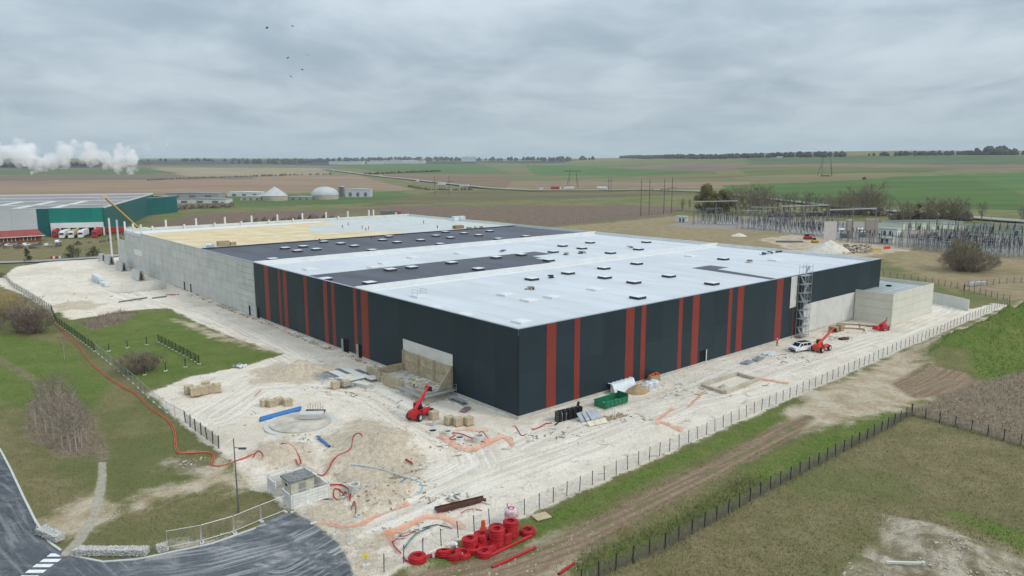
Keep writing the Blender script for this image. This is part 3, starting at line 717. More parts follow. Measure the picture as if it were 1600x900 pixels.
pA = [np.array(G(*p)) for p in [(1448,472),(1464,474.5),(1481,478),(1498,482),(1513,486)]]
for k, (p, q) in enumerate(zip(pA[:-1], pA[1:])):
    d = q-p; n = 2
    for i in range(n):
        c = p+d*(i+.5)/n; MB().cbox((0,0,1.55),(np.hypot(*d)/n-.05,.22,3.1)).build('wall_panel', CONCL, rw, (c[0], c[1], 0), math.atan2(d[1], d[0]))

# ------------------------------------------------------------------ fences
def polyline(pts, step):
    p = [G(*q) for q in pts]; seg = [np.hypot(*(b-a)) for a, b in zip(p[:-1], p[1:])]; L = sum(seg)
    n = max(1, round(L/step)); out = []
    for k in range(n+1):
        d = L*k/n; i = 0
        while i < len(seg)-1 and d > seg[i]: d -= seg[i]; i += 1
        out.append(p[i]+(p[i+1]-p[i])*min(1, d/seg[i]))
    return out
def mesh_unit(h, nv, nh, w, m, name, rail=False):
    mb = MB()
    for i in range(nv+1): x = i/nv; mb.add([(x-w/2,0,.05),(x+w/2,0,.05),(x+w/2,0,h),(x-w/2,0,h)], [(0,1,2,3)])
    for j in range(nh+1): z = .06+(h-.06)*j/nh; mb.add([(0,.001,z-w*1.2),(1,.001,z-w*1.2),(1,.001,z+w*1.2),(0,.001,z+w*1.2)], [(0,1,2,3)])
    if rail: mb.box(0,1,-.02,.02,h-.02,h+.03); mb.box(0,1,-.02,.02,.1,.14)
    return mb.data(name, m)
P_DK = mat('post_dark', (.03,.034,.033), .5, .1); P_GR = mat('post_green', (.012,.04,.028), .45, .1); P_GA = mat('galvanised_wire', (.40,.42,.43), .45, .1, metal=.5)
WIRE = mat('chain_link_wire', (.26,.26,.25), .5, .1)
def fence(name, pts, step, h, pm, wd, label, pr=.045, group=None, post_h=None, feet=False):
    q = polyline(pts, step); base = (q[0][0], q[0][1], H(*q[0]))
    t = thing(name, label, 'fence', base, 0, group)
    ph = post_h or h+.08
    pd = MB().box(-pr,pr,-pr,pr,-.3,ph).data('post', pm)
    fd = MB().cbox((0,0,.08),(.7,.25,.16)).data('foot', CONCL) if feet else None
    for k, p in enumerate(q):
        lz = H(*p)-base[2]; o = link('post', pd, t, (p[0]-base[0], p[1]-base[1], lz))
        if k+1 < len(q): d = q[k+1]-p; o.rotation_euler[2] = math.atan2(d[1], d[0])
        o.rotation_euler[0] = random.gauss(0,.035); o.rotation_euler[1] = random.gauss(0,.035)
        if feet: link('foot', fd, o)
        if wd is not None and k+1 < len(q):
            d = q[k+1]-p; L = np.hypot(*d); zz = H(*q[k+1])-H(*p)
            w = link('wire_panel', wd, t, (p[0]-base[0], p[1]-base[1], lz)); w.scale = (math.hypot(L, zz), 1, 1)
            w.rotation_euler = (0, -math.atan2(zz, L), math.atan2(d[1], d[0]))
    return t
CL = mesh_unit(1.8, 20, 12, .0048, WIRE, 'wire_panel'); CLD = mesh_unit(1.75, 26, 12, .003, mat('dark_wire', (.17,.165,.145), .6, .1), 'wire_panel')
GP = mesh_unit(1.75, 40, 9, .009, P_GR, 'wire_panel'); BP = mesh_unit(1.8, 34, 9, .008, P_DK, 'wire_panel'); HP = mesh_unit(1.9, 26, 12, .005, P_GA, 'wire_panel', True)
fence('chain_link_fence', [(600,893),(640,876),(688,856),(717,843),(746,829),(773,816),(799,810),(823,803),(1015,719),(1189,641),(1264,609),(1387,555),(1469,521),(1542,489),(1577,474)], 2.35, 1.85, P_DK, CL, 'long chain-link fence with dark posts along the chalk site edge', .035)
fence('field_fence', [(880,932),(943,900),(1045,855),(1133,806),(1209,763),(1307,712),(1376,676),(1425,648)], 2.35, 1.75, P_DK, CLD, 'dark post fence with dead weeds beside the dirt track', .05)
fence('field_fence', [(1425,648),(1473,663),(1532,678),(1595,697),(1680,722)], 2.35, 1.75, P_DK, CLD, 'dark post fence in front of the brown scrub', .05)
fence('panel_fence', [(-60,404),(0,438),(40,461),(80,487)], 2.5, 1.9, P_DK, BP, 'black mesh panel fence along the chalk yard bank', .05)
fence('panel_fence', [(80,487),(88,506),(118,527),(148,549)], 2.5, 1.9, P_GR, GP, 'dark green mesh panel fence beside the lawn and conduit', .06, feet=True)
fence('site_barrier', [(148,549),(185,580),(213,604),(232,622),(255,642),(275,654),(290,661)], 3.4, 2.0, P_GA, HP, 'galvanised temporary fence panels beside the red conduit', .03, feet=True)
fence('panel_fence', [(290,661),(300,670),(320,684),(342,701)], 2.2, 1.9, P_GR, GP, 'short green mesh fence by the weedy corner of the chalk', .06)
fence('panel_fence', [(248,535),(265,544),(290,557),(311,569)], 2.2, 1.8, P_GR, GP, 'green mesh panels standing inside the lawn', .06, feet=True)
fence('fence_posts', [(170,549),(190,545),(210,542),(229,539)], 4.2, 1.7, P_GR, None, 'bare green fence posts behind the lone lawn bush', .06, feet=True)
fence('fence_posts', [(226,586),(248,582),(269,578),(290,574)], 4.2, 1.7, P_GR, None, 'bare green fence posts in front of the lone lawn bush', .06, feet=True)
fence('chain_link_fence', [(1380,432),(1450,442),(1505,453),(1577,472)], 2.6, 1.9, P_DK, CL, 'dark fence behind the cream annex', .05)
fence('chain_link_fence', [(1506,461),(1507,449),(1560,444),(1640,440)], 3, 1.9, P_DK, CL, 'dark fence running towards the lone brown bush', .05)
fence('field_fence', [(840,356),(880,350),(950,343),(1050,331),(1100,327)], 4, 2, P_DK, CL, 'thin fence between the brown field and the dry meadow', .06)
fence('substation_fence', [(1380,383),(1440,390),(1510,399),(1600,406),(1660,409)], 3.2, 2.4, P_GA, HP, 'grey fence in front of the substation switchgear', .05)

# ------------------------------------------------------------------ road furniture
GAB = mat('gabion_stone', (.42,.40,.37), .95, .35, 6, bump=.06, alt=(.62,.60,.56))
STONE = mat('pale_stone', (.50,.47,.42), .95, .25, 4, bump=.04)
def rock(mb, c, s, m=0):
    o = len(mb.v)
    mb.add([(1,0,0),(-1,0,0),(0,1,0),(0,-1,0),(0,0,1),(0,0,-.6)], [(0,2,4),(2,1,4),(1,3,4),(3,0,4),(2,0,5),(1,2,5),(3,1,5),(0,3,5)], m)
    a = random.random()*6
    for i in range(o, o+6):
        x, y, z = mb.v[i]; x *= random.uniform(.7,1.3); y *= random.uniform(.6,1.1); z *= random.uniform(.5,.9)
        mb.v[i] = (c[0]+s*(x*math.cos(a)-y*math.sin(a)), c[1]+s*(x*math.sin(a)+y*math.cos(a)), c[2]+s*z)
def gabion(p0, p1, w, h, label):
    a, b = G(*p0), G(*p1); d = b-a; L = np.hypot(*d); c = (a+b)/2
    t = thing('gabion_wall', label, 'gabion', (c[0], c[1], H(*c)), math.atan2(d[1], d[0]))
    MB().cbox((0,0,h/2),(L-.1,w-.1,h-.08)).build('stone_core', GAB, t)
    mb = MB()
    for k in range(int(L*w*38+L*h*40)):
        f = random.random(); x = random.uniform(-L/2,L/2)
        if f < .55: p = (x, random.uniform(-w/2,w/2), h-.04)
        else: p = (x, -w/2, random.uniform(.05,h-.05))
        rock(mb, p, random.uniform(.07,.14))
    mb.build('stones', GAB, t)['kind'] = 'stuff'
gabion((118,866),(232,866), 1.0, .75, 'long stone gabion beside the road kerb')
gabion((64,832),(95,846), 1.1, .75, 'short stone gabion at the end of the footpath')
gabion((245,863),(262,859), .8, .8, 'small stone gabion beside the first barrier panel')
def heras(pa, pb, label, h=2.0):
    a, b = G(*pa), G(*pb); d = b-a; L = np.hypot(*d)
    t = thing('site_barrier', label, 'barrier', (a[0], a[1], H(*a)), math.atan2(d[1], d[0]), 'temporary barrier panels by the road')
    MB().tube([(.05,0,.1),(.05,0,h),(L-.05,0,h),(L-.05,0,.1)], .035, 6).cyl((.05,0,.25),(L-.05,0,.25),.03,n=6).build('frame', mat('barrier_tube', (.60,.60,.59), .4, .1, metal=.3), t)
    w = MB(); n = int(L/.16)
    for i in range(n): x = .1+(L-.2)*i/n; w.add([(x,0,.25),(x+.006,0,.25),(x+.006,0,h),(x,0,h)], [(0,1,2,3)])
    for j in range(8): z = .3+j*.21; w.add([(.1,0,z),(L-.1,0,z),(L-.1,0,z+.008),(.1,0,z+.008)], [(0,1,2,3)])
    w.build('wire_mesh', P_GA, t)
    for x in (.05, L-.05): MB().cbox((x,0,.07),(.25,.7,.14)).build('foot', CONCL, t)
heras((261,858),(315,848), 'barrier panel next to the small gabion'); heras((315,848),(366,833), 'barrier panel standing left of the lamp foot')
heras((366,833),(408,815), 'barrier panel standing right of the lamp foot'); heras((408,815),(446,800), 'barrier panel leading to the walled transformer hut')
heras((458,800),(490,818), 'barrier panel in front of the hut wall'); heras((524,835),(548,850), 'barrier panel at the site entrance', 2.0)
LP = mat('lamp_post_grey', (.16,.17,.18), .45, .1, metal=.4)
lx, ly, lz = at(373, 802); lamp = thing('street_lamp', 'tall slim grey street lamp near the road', 'lamp', (lx, ly, lz))
MB().cyl((0,0,0),(-.05,0,9.05),.10,.06,n=8).build('pole', LP, lamp); MB().cyl((-.04,0,8.0),(.75,-.1,7.95),.05,n=6).build('arm', LP, lamp)
MB().cbox((.95,-.1,7.92),(.8,.35,.14)).build('lamp_head', mat('lamp_head', (.05,.05,.055), .4, .1), lamp); MB().cyl((0,0,0),(0,0,.9),.14,n=8).build('door_sleeve', LP, lamp)
PAINT = mat('road_paint', (.72,.72,.70), .8, .12, 2)
for k, (x, y) in enumerate([(90,866.5),(79,875),(67.5,883),(56,892),(44,901)]):
    c = G(x, y); d = G(x+14, y)-G(x-14, y); e = G(x+4, y-3)-G(x-4, y+3); pa = [c-d/2-e*.42, c+d/2-e*.42, c+d/2+e*.42, c-d/2+e*.42]
    o = MB().add([(q[0], q[1], H(*q)-.045) for q in pa], [(0,1,2,3)]).build('crossing_stripe', PAINT); struct(o, 'white zebra crossing stripe')
def kerb(pts, name, label):
    p = polyline(pts, 1.0); t = thing(name, label, 'kerb', (p[0][0], p[0][1], 0))
    dm = MB().box(0,.985,-.12,.12,-.15,.07).data('kerb_stone', CONC)
    for a, b in zip(p[:-1], p[1:]):
        d = b-a; o = link('kerb_stone', dm, t, (a[0]-p[0][0], a[1]-p[0][1], 0), math.atan2(d[1], d[0])); o.scale = (np.hypot(*d), 1, 1)
kerb([(-60,655),(0,702),(16,732),(36,775),(56,815),(78,848),(95,860)], 'road_kerb', 'pale kerb curving along the road by the grove')
kerb([(112,868),(160,878),(215,874),(262,864),(330,850),(400,825)], 'road_kerb', 'pale kerb below the gabions and barriers')
# hut inside its white wall
ENC = mat('white_plank_wall', (.66,.65,.61), .8, .14, 1.5, tint=.05); HUTW = mat('hut_render', (.50,.47,.38), .9, .1, 1.5)
c0, cL, cR = G(456,796), G(419.5,766), G(514.5,777)
en = thing('transformer_enclosure', 'white precast plank wall around the small concrete hut', 'enclosure', (c0[0], c0[1], H(*c0)))
def plank_wall(a, b, h=1.75, gap=None):
    d = b-a; L = np.hypot(*d); an = math.atan2(d[1], d[0]); n = max(1, round(L/2.1))
    for i in range(n):
        if gap is not None and i == gap: continue
        p = a+d*i/n
        for j in range(5): MB().box(.08,L/n-.06,-.04,.04,j*h/5+.02,(j+1)*h/5-.025).build('plank', ENC, en, (p[0]-c0[0], p[1]-c0[1], 0), an)
    for i in range(n+1):
        p = a+d*i/n; MB().box(-.08,.08,-.08,.08,0,h+.12).build('post', ENC, en, (p[0]-c0[0], p[1]-c0[1], 0), an)
cB = cL+cR-c0
plank_wall(c0, cR); plank_wall(c0, cL, gap=1); plank_wall(cL, cB); plank_wall(cR, cB)
mb = MB()
for a, b in ((c0,cR),(c0,cL),(cL,cB),(cB,cR)):
    for z in (1.95,2.1): mb.tube([(a[0]-c0[0],a[1]-c0[1],z),((a[0]+b[0])/2-c0[0],(a[1]+b[1])/2-c0[1],z+.06),(b[0]-c0[0],b[1]-c0[1],z)], .02, 4)
mb.build('barbed_wire', P_GA, en)
dU = (cR-c0)/np.hypot(*(cR-c0)); cc = (c0+cB)/2; hu = thing('transformer_hut', 'small beige concrete hut with a mossy flat roof', 'hut', (cc[0], cc[1], H(*cc)), math.atan2(dU[1], dU[0]))
MB().box(-1.5,1.5,-1.25,1.25,-.1,2.2).build('wall', HUTW, hu); MB().box(-1.65,1.65,-1.4,1.4,2.2,2.4).build('roof', mat('mossy_roof', (.16,.16,.15), .95, .3, 2.5, alt=(.27,.27,.26)), hu)
MB().box(-.5,.4,-1.28,-1.25,.1,1.9).build('door', mat('hut_door', (.30,.29,.25), .7, .1), hu); MB().box(-1.53,-1.5,-.3,.3,1.5,1.75).build('vent', BLACK, hu)

# ------------------------------------------------------------------ coils, pipes, conduits
CRED = mat('red_conduit', (.40,.012,.018), .5, .2, 3, spec=.3, tint=.14); CPINK = mat('wrapped_pink', (.62,.30,.35), .35, .35, 3, alt=(.75,.62,.65), spec=.5)
CBLU = mat('blue_pipe', (.03,.15,.40), .4, .1, spec=.4)
def coil_data():
    mb = MB(); rd = random.Random(4); n, k = 26, 6
    turns = [(.74+rd.uniform(-.045,.045), .06+j*.108) for j in range(5)]+[(.74-.108*i, .50+rd.uniform(-.02,.05)) for i in range(1, 4)]+[(.36+rd.uniform(-.02,.02), .06+j*.11) for j in range(4)]
    for r_, z_ in turns:
        ph = rd.uniform(0,6.28); pts = []
        for q in range(n):
            a = 2*math.pi*q/n; w = r_*(1+.025*math.sin(2*a+ph)); pts.append((w*math.cos(a), w*math.sin(a), z_+.02*math.sin(a+ph)))
        mb.tube(pts, .058, k, closed=True)
    return mb.data('coil', CRED, True)
CD = coil_data()
def coil(px, py, label, k=0, tilt=(0,0), sc=1.0, m=None):
    x, y, z = at(px, py); o = link('conduit_coil', CD if m is None else m, None, (x, y, z+k*.57*sc-.03), random.random()*6)
    o.scale = (sc,)*3; o.rotation_euler[0], o.rotation_euler[1] = tilt
    return tag(o, label, 'conduit coil', 'coils of conduit by the fence')
for px, py, n, nm in [(652,876,1,'big red coil at the end of the row beside the loose conduit'),(694,868,1,'red coil between the bundle and the leaning coil'),(722,870,1,'red coil leaning on its side in the middle of the row'),
                      (735,857,2,'stack of red coils behind the leaning coil'),(752,849,2,'stack of red coils behind the flat coil'),(756,868,1,'flat red coil beside the end of the upper red pipe'),(776,830,1,'red coil next to the orange post at the back'),
                      (776,851,3,'tall stack of red coils in the middle'),(798,838,3,'tall stack of red coils under the pink roll'),(824,834,1,'last single red coil on the grass'),(710,871,1,'red coil squeezed beside the leaning coil'),(742,862,1,'single red coil lying in front of the rear stack'),(788,847,2,'short stack of red coils between the two tall stacks'),(764,858,1,'single red coil at the foot of the middle stack')]:
    for k in range(n):
        lab = nm if n == 1 else ('bottom' if k == 0 else 'top' if k == n-1 else 'middle')+' coil of the '+nm.replace('stack of red coils', 'red stack')
        coil(px+random.uniform(-.8,.8), py+random.uniform(-.4,.4), lab, k, (.25,.1) if 'leaning' in nm and n == 1 else (random.uniform(-.05,.05), random.uniform(-.05,.05)), 1.2 if 'big' in nm else 1.1)
x, y, z = at(799, 820); pr = thing('wrapped_roll', 'tall pink-white plastic wrapped roll behind the red coils', 'roll', (x, y, z))
mb = MB()
mb.lathe([(.5,0),(.78,.1),(.82,.45),(.76,.55),(.82,.65),(.8,1.1),(.74,1.2),(.8,1.3),(.74,1.85),(.45,2.0),(.01,1.98)], 18); mb.build('wrapped_body', CPINK, pr, smooth=True)
link('top_coil', CD, pr, (0,0,1.72)).scale = (.62,.62,.5)
x, y, z = at(676, 871); bu = thing('conduit_bundle', 'loose wrapped bundle of red conduit lying between coils', 'conduit bundle', (x, y, z), .35)
mb = MB()
for k in range(9): mb.tube([(-1.2+.15*k%.4, .12*math.cos(k*2.1), .2+.13*math.sin(k*2.1)), (0, .16*math.cos(k*2.1+.5), .25+.15*math.sin(k*2.1+.5)), (1.2, .14*math.cos(k*2.1+1), .2+.13*math.sin(k*2.1+1))], .06, 6)
mb.build('conduit', CRED, bu); MB().cyl((-.1,0,.22),(.15,0,.24),.32,n=12).build('plastic_band', CPINK, bu)
def pipe(pa, pb, r, m, label, cat='pipe', name='pipe', z=0.0, hollow=True):
    a, b = G(*pa), G(*pb); za, zb = H(*a)+r+z, H(*b)+r+z; d = b-a; L = np.hypot(*d)
    t = thing(name, label, cat, (a[0], a[1], za), math.atan2(d[1], d[0]))
    mb = MB(); mb.lathe([(r*.78,0),(r,0),(r,L),(r*.78,L),(r*.78,0)], 12); o = mb.build('tube', m, t, smooth=False); o.rotation_euler = (0, R(90)+math.atan2(za-zb, L), 0)
    if hollow: q = MB().cyl((0,0,.06),(0,0,L-.06),r*.77,n=10).build('dark_bore', BLACK, t); q.rotation_euler = o.rotation_euler
    return t
pipe((762,872),(830,839), .17, CRED, 'upper long red pipe beside the coils'); pipe((769,888),(837,857), .14, CRED, 'lower long red pipe at the track edge'); pipe((873,899),(897,882), .14, CRED, 'short red pipe lying in the weeds')
for k in range(3): pipe((406+k*.6,659-k*2.0),(469+k*.6,642-k*2.0), .2, CBLU, ['nearest','middle','farthest'][k]+' of the three long blue pipes by the round slab')
pipe((497,692),(515,704), .2, CBLU, 'single short blue pipe on the bare soil'); pipe((398,621),(408,612), .06, CRED, 'thin red stake on the soil', z=.2)
def conduit(pts, r, label, m=None, wig=.15, lift=.0, name='red_conduit'):
    p = [G(*q) for q in pts]; out = []
    for i in range(len(p)-1):
        p0, p1, p2, p3 = p[max(i-1,0)], p[i], p[i+1], p[min(i+2,len(p)-1)]
        for k in range(6):
            u = k/6; q = .5*((2*p1)+(-p0+p2)*u+(2*p0-5*p1+4*p2-p3)*u*u+(-p0+3*p1-3*p2+p3)*u**3); out.append(q)
    out.append(p[-1]); b = out[0]; bz = H(*b)
    pts3 = [(q[0]-b[0]+random.uniform(-1,1)*wig*.3, q[1]-b[1]+random.uniform(-1,1)*wig*.3, H(*q)-bz+r*.9+lift*math.sin(math.pi*i/len(out))+.05) for i, q in enumerate(out)]
    o = MB().tube(pts3, r, 6).build(name, m or CRED, None, (b[0], b[1], bz), smooth=True)
    return tag(o, label, 'conduit', 'red conduits laid about the site' if m is None else None)
ORC = mat('orange_conduit', (.58,.12,.055), .5, .1)
LB = [(86,504),(97,519),(105,527),(125,545),(136,562),(160,585),(190,605),(213,618),(233,638),(263,660),(272,680),(275,706),(290,709),(325,708),(333,717),(328,726),(340,730),(370,725),(400,721)]
conduit(LB, .058, 'long orange-red conduit snaking down the lawn beside the fence, outer line', ORC); conduit([(x+2.5,y-.8) for x,y in LB], .058, 'long orange-red conduit snaking down the lawn beside the fence, inner line', ORC)
conduit([(496,740),(510,733),(521,721),(531,715),(549,711),(552,700),(558,697),(563,699),(567,704)], .085, 'red conduit rising over the spoil behind the hut')
conduit([(515,759),(531,758),(545,763),(548,772),(547,787)], .075, 'red conduit bending down beside the concrete ring'); conduit([(547,787),(544,775),(535,765),(524,763),(521,768),(528,772),(540,770)], .07, 'looped red conduit next to the hut wall')
conduit([(440,714),(457,712),(466,716),(470,724),(466,729),(463,722)], .07, 'red conduit curled behind the hut'); conduit([(396,724),(404,719),(412,723),(405,727)], .06, 'small red conduit ends on the chalk'); conduit([(549,797),(553,791),(556,796),(555,803)], .06, 'short red hoop beside the white patch', lift=.5)
conduit([(800,667),(806,668),(814,681),(821,680)], .07, 'red conduit stub near the dark corner'); conduit([(832,673),(840,670),(846,667),(853,663),(862,662)], .08, 'red conduit lying towards the black formwork')
conduit([(706,678),(720,682),(732,688),(745,692),(758,693)], .09, 'thick red conduit crossing the manholes', lift=.4); conduit([(746,680),(752,679),(757,682),(763,689)], .07, 'red conduit arching past the tall manhole', lift=.4); conduit([(712,681),(706,684),(703,688),(712,688),(720,685)], .06, 'red conduit loop by the manholes')
conduit([(614,851),(618,860),(627,867)], .08, 'red conduit end hanging from the orange net'); conduit([(630,873),(637,879),(648,881),(662,882)], .09, 'red conduit tail of the big coil'); conduit([(700,878),(703,872),(714,868),(720,877),(706,881)], .05, 'thin red hose lying by the coils')
conduit([(720,803),(732,797),(745,797),(753,799)], .05, 'thin red hose near the rusty beam'); conduit([(634,722),(640,724),(645,727)], .12, 'short red pipe end in the bank'); conduit([(612,850),(625,845),(640,842),(655,832)], .05, 'red cable running to the blue bundle')
conduit([(548,728),(575,731),(600,736),(625,744),(648,752),(660,758),(656,768)], .06, 'pale blue warning mesh and water pipe over the trench', mat('pale_blue', (.30,.47,.56), .6, .15), name='blue_water_pipe')
conduit([(632,861),(640,853),(650,845),(662,838),(672,832)], .09, 'blue and green pipe bundle in the little trench', mat('blue_green_pipe', (.05,.14,.28), .5, .4, 1.2, alt=(.12,.25,.18)), name='blue_pipe_bundle')
conduit([(660,832),(680,824),(692,827),(706,830)], .05, 'black cable on the chalk heap', BLACK, name='black_cable')
# steel beam
a, b = G(681,800), G(757,782); d = b-a; L = np.hypot(*d); bm = thing('steel_beam', 'long rust-brown steel beam lying on the chalk', 'beam', (a[0], a[1], H(*a)+.05), math.atan2(d[1], d[0]))
RUST = mat('rusty_steel', (.085,.035,.026), .8, .3, 2, bump=.01)
for nm, y0, y1, z0, z1 in (('flange',-.45,-.38,0,.42),('flange',.38,.45,0,.42),('web',-.38,.38,.18,.24)): MB().box(0,L,y0,y1,z0,z1).build(nm, RUST, bm)
# orange netting
NETM = bpy.data.materials.new('orange_net'); NETM.use_nodes = True; t = NT(NETM.node_tree)
nzz = t.noise(t.n('TexCoord').outputs['Object'], 3, 4, .6)
b_ = t.n('BsdfPrincipled', {'Base Color': t.mix(t.rng(nzz,.3,.7), (.72,.25,.12), (.70,.40,.27)), 'Roughness': .7}); tr_ = t.n('BsdfTransparent')
mxs = t.n('MixShader', {0: t.rng(nzz, .42, .6, .75, .3), 1: tr_.outputs[0], 2: b_.outputs[0]}); t.n('OutputMaterial', {'Surface': mxs.outputs[0]})
def net(pts, w, label, stand=.5):
    q = polyline(pts, .7); b = q[0]; bz = H(*b); vs = []; n = len(q)
    for i, p in enumerate(q):
        e = q[min(i+1,n-1)]-q[max(i-1,0)]; e = e/max(np.hypot(*e),1e-6); nn = np.array([-e[1], e[0]])
        hh = stand*(.45+.55*abs(math.sin(i*.9+n)))+random.uniform(-.08,.08)
        for k in range(4):
            u = k/3; pp = p+nn*w*.72*(u-.5)+np.array([random.uniform(-.06,.06), random.uniform(-.06,.06)])
            vs.append((pp[0]-b[0], pp[1]-b[1], H(*pp)-bz+.05+hh*u+random.uniform(0,.06)))
    fs = [(i*4+k, i*4+k+1, i*4+5+k, i*4+4+k) for i in range(n-1) for k in range(3)]
    me = bpy.data.meshes.new('safety_net'); me.from_pydata(vs, [], fs); me.materials.append(NETM); me.update()
    tag(link('safety_net', me, None, (b[0], b[1], bz)), label, 'safety net', 'orange safety nets on the site')
net([(690,679),(689,686),(704,698),(720,704),(738,706),(756,698),(772,691),(784,685),(795,690),(802,699)], .9, 'orange safety net curving around the manholes', .75); net([(712,674),(728,672),(745,675),(763,674)], .5, 'orange netting strip behind the manholes', .3)
net([(500,818),(533,823),(560,822),(575,815),(600,801),(622,789),(638,781)], .9, 'orange net strip along the trench by the track', .2); net([(600,836),(612,842),(612,852)], 1.0, 'crumpled orange net at the end of the little trench', .6); net([(605,838),(630,828),(650,817),(668,809),(690,811),(708,818),(724,830)], 1.1, 'orange net around the little trench', .5)
net([(1025,664),(1030,660),(1048,667),(1066,675)], .9, 'orange net lying near the chain-link fence', .45); net([(1026,657),(1040,648),(1052,638)], .8, 'faded orange net strip across the wheel tracks', .15); net([(1160,588),(1185,592),(1215,597),(1232,600)], 1.6, 'faded orange net beyond the sand pit', .1)
net([(1075,636),(1090,622),(1100,612)], .7, 'faded orange strip beside the sand pit', .05); net([(556,470+60),(556,531)], .3, 'tiny orange strip', .1) if False else None
# manholes and rings
def ring(px, py, r, h, label):
    x, y, z = at(px, py); t = thing('manhole_ring', label, 'manhole', (x, y, z))
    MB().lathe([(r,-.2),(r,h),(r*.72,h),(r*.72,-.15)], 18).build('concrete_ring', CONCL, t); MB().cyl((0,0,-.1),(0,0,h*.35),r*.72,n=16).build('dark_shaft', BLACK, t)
ring(554,764,.72,1.0,'free-standing concrete ring on the spoil'); ring(676,675,.85,.25,'low manhole ring outside the orange net'); ring(699,678,.75,.45,'manhole ring at the corner of the net'); ring(718,686,.75,.3,'manhole ring under the red conduit'); ring(748,690,.85,.95,'tall manhole ring inside the orange net')
ring(560,804,.35,.3,'small grey chamber ring in the white patch')

# ------------------------------------------------------------------ material stacks on the site
BEIGE = mat('beige_blocks', (.46,.375,.25), .95, .16, 3, tint=.08, bump=.01); PALW = mat('pallet_wood', (.33,.25,.16), .9, .2, 3)
bl = MB()
for j in range(4):
    for i in range(3):
        for k in range(2): bl.box(-.58+i*.39,-.58+i*.39+.375,-.5+k*.5,-.5+k*.5+.485,.14+j*.27,.14+j*.27+.262)
BLD = bl.data('blocks', BEIGE); PD = MB().box(-.6,.6,-.5,-.4,0,.1).box(-.6,.6,-.05,.05,0,.1).box(-.6,.6,.4,.5,0,.1).box(-.6,.6,-.5,.5,.1,.135).data('pallet', PALW)
def pack(px, py, rz, label, sc=1.0, lift=0):
    x, y, z = at(px, py); t = thing('block_pallet', label, 'pallet of blocks', (x, y, z+lift), rz, 'pallets of beige blocks'); link('pallet', PD, t); link('blocks', BLD, t); t.scale = (sc,)*3
for i, (px, py, l) in enumerate([(296,615,'end pallet of the block row by the lawn corner'),(305,618,'front pallet of blocks by the lawn corner'),(317,616,'third pallet in the block row by the lawn corner'),(329,614,'fourth pallet in the block row by the lawn corner'),(339,612.5,'last pallet in the block row by the lawn corner'),(322,609,'rear pallet of blocks by the lawn corner'),
    (414,636,'low pallet of blocks beside the blue pipes'),(425,637,'pallet of blocks at the front beside the blue pipes'),(436,633,'rear pallet of blocks beside the blue pipes'),(450,635,'separate pallet of blocks beside the blue pipes'),
    (702,663,'pallet of blocks nearest the red machine by the dock'),(716,665,'middle pallet of blocks below the dock walkway'),(732,664,'pallet of blocks farthest from the red machine'),(678,655,'small half pallet of blocks right behind the red machine'),
    (524,607,'broken block pallet at the edge of the grey plates'),(540,605,'second block pallet at the edge of the grey plates')]):
    pack(px, py, random.uniform(-.15,.15)+(.55 if i < 6 else A), l, 1.25 if i < 6 else 1.1)
GREY = mat('grey_steel_sheet', (.33,.35,.37), .5, .15, 1, metal=.3); GREYD = mat('grey_plate', (.14,.15,.165), .6, .12)
def heap(px, py, rx, ry, h, m, label, name='heap', rz=0, cat='heap', seed=0):
    x, y, z = at(px, py); mb = MB(); nr, na = 8, 28; vs = [(0,0,h)]; fs = []
    for i in range(1, nr+1):
        f = i/nr
        for k in range(na):
            a = 2*math.pi*k/na; w = 1+.22*(float(fbm(math.cos(a)*1.6+seed+5, math.sin(a)*1.6+9, seed, 3))-.5)*2
            zz = h*max(0,(1-f))**.9*(1+.35*(random.random()-.5)*f)-.06*(f > .95)
            vs.append((rx*f*w*math.cos(a), ry*f*w*math.sin(a), zz))
    for k in range(na): fs.append((0, 1+k, 1+(k+1) % na))
    for i in range(nr-1):
        for k in range(na): a, b = 1+i*na+k, 1+i*na+(k+1) % na; fs.append((a, a+na, b+na, b))
    mb.add(vs, fs); return tag(mb.build(name, m, None, (x, y, z-.05), rz, smooth=True), label, cat)
SAND = mat('brown_sand', (.36,.25,.14), .95, .15, 1.5, bump=.05); CHK = mat('chalk_spoil', (.58,.52,.43), .95, .14, .7, bump=.12, alt=(.66,.61,.53)); CHK2 = mat('tan_spoil', (.47,.40,.30), .95, .2, .8, bump=.12)
heap(996,612, 2.6,1.9,1.5, SAND, 'brown sand heap beside the green skip', 'sand_heap', A); heap(1297,393, 9.5,7,5.2, CHK, 'large white chalk heap behind the warehouse', 'chalk_heap'); heap(1155,369, 4.6,3,1.9, CHK, 'small white chalk heap on the dry meadow', 'chalk_heap')
heap(1131,608, 1.6,1.2,1.0, CHK2, 'little spoil heap inside the concrete frame', 'spoil_heap', seed=11)
# round slab
x, y, z = at(470, 662); rs = thing('round_slab', 'round concrete base carrying stacked grey panels', 'slab', (x, y, z))
MB().cyl((0,0,-.3),(0,0,.32),4.6,n=40).build('concrete_disc', SLAB, rs); MB().cyl((0,0,-.3),(0,0,.12),5.5,n=40).build('footing', CONC, rs)
x, y, z = at(487, 656); pn = thing('panel_stack', 'stack of long grey boards on the round slab', 'stack', (x, y, z+.42), .1)
for k in range(4): MB().cbox((0,.0,.1+k*.2),(3.6,1.6,.17),rz=random.uniform(-.03,.03)).build('board', CONC, pn)
x, y, z = at(493, 646); rb = thing('rebar_bundle', 'dark steel mesh bundle with upright bars behind the slab', 'rebar', (x, y, z+.3))
mb = MB()
for k in range(8): mb.cyl((-1.6,-.6+k*.17,.1+.05*(k%3)),(1.6,-.6+k*.17,.12),.05,n=5)
for k in range(7): mb.cyl((-1.2+k*.4,0,0),(-1.2+k*.4,.1,1.1+.3*(k%2)),.03,n=4)
mb.build('bars', RUST, rb)
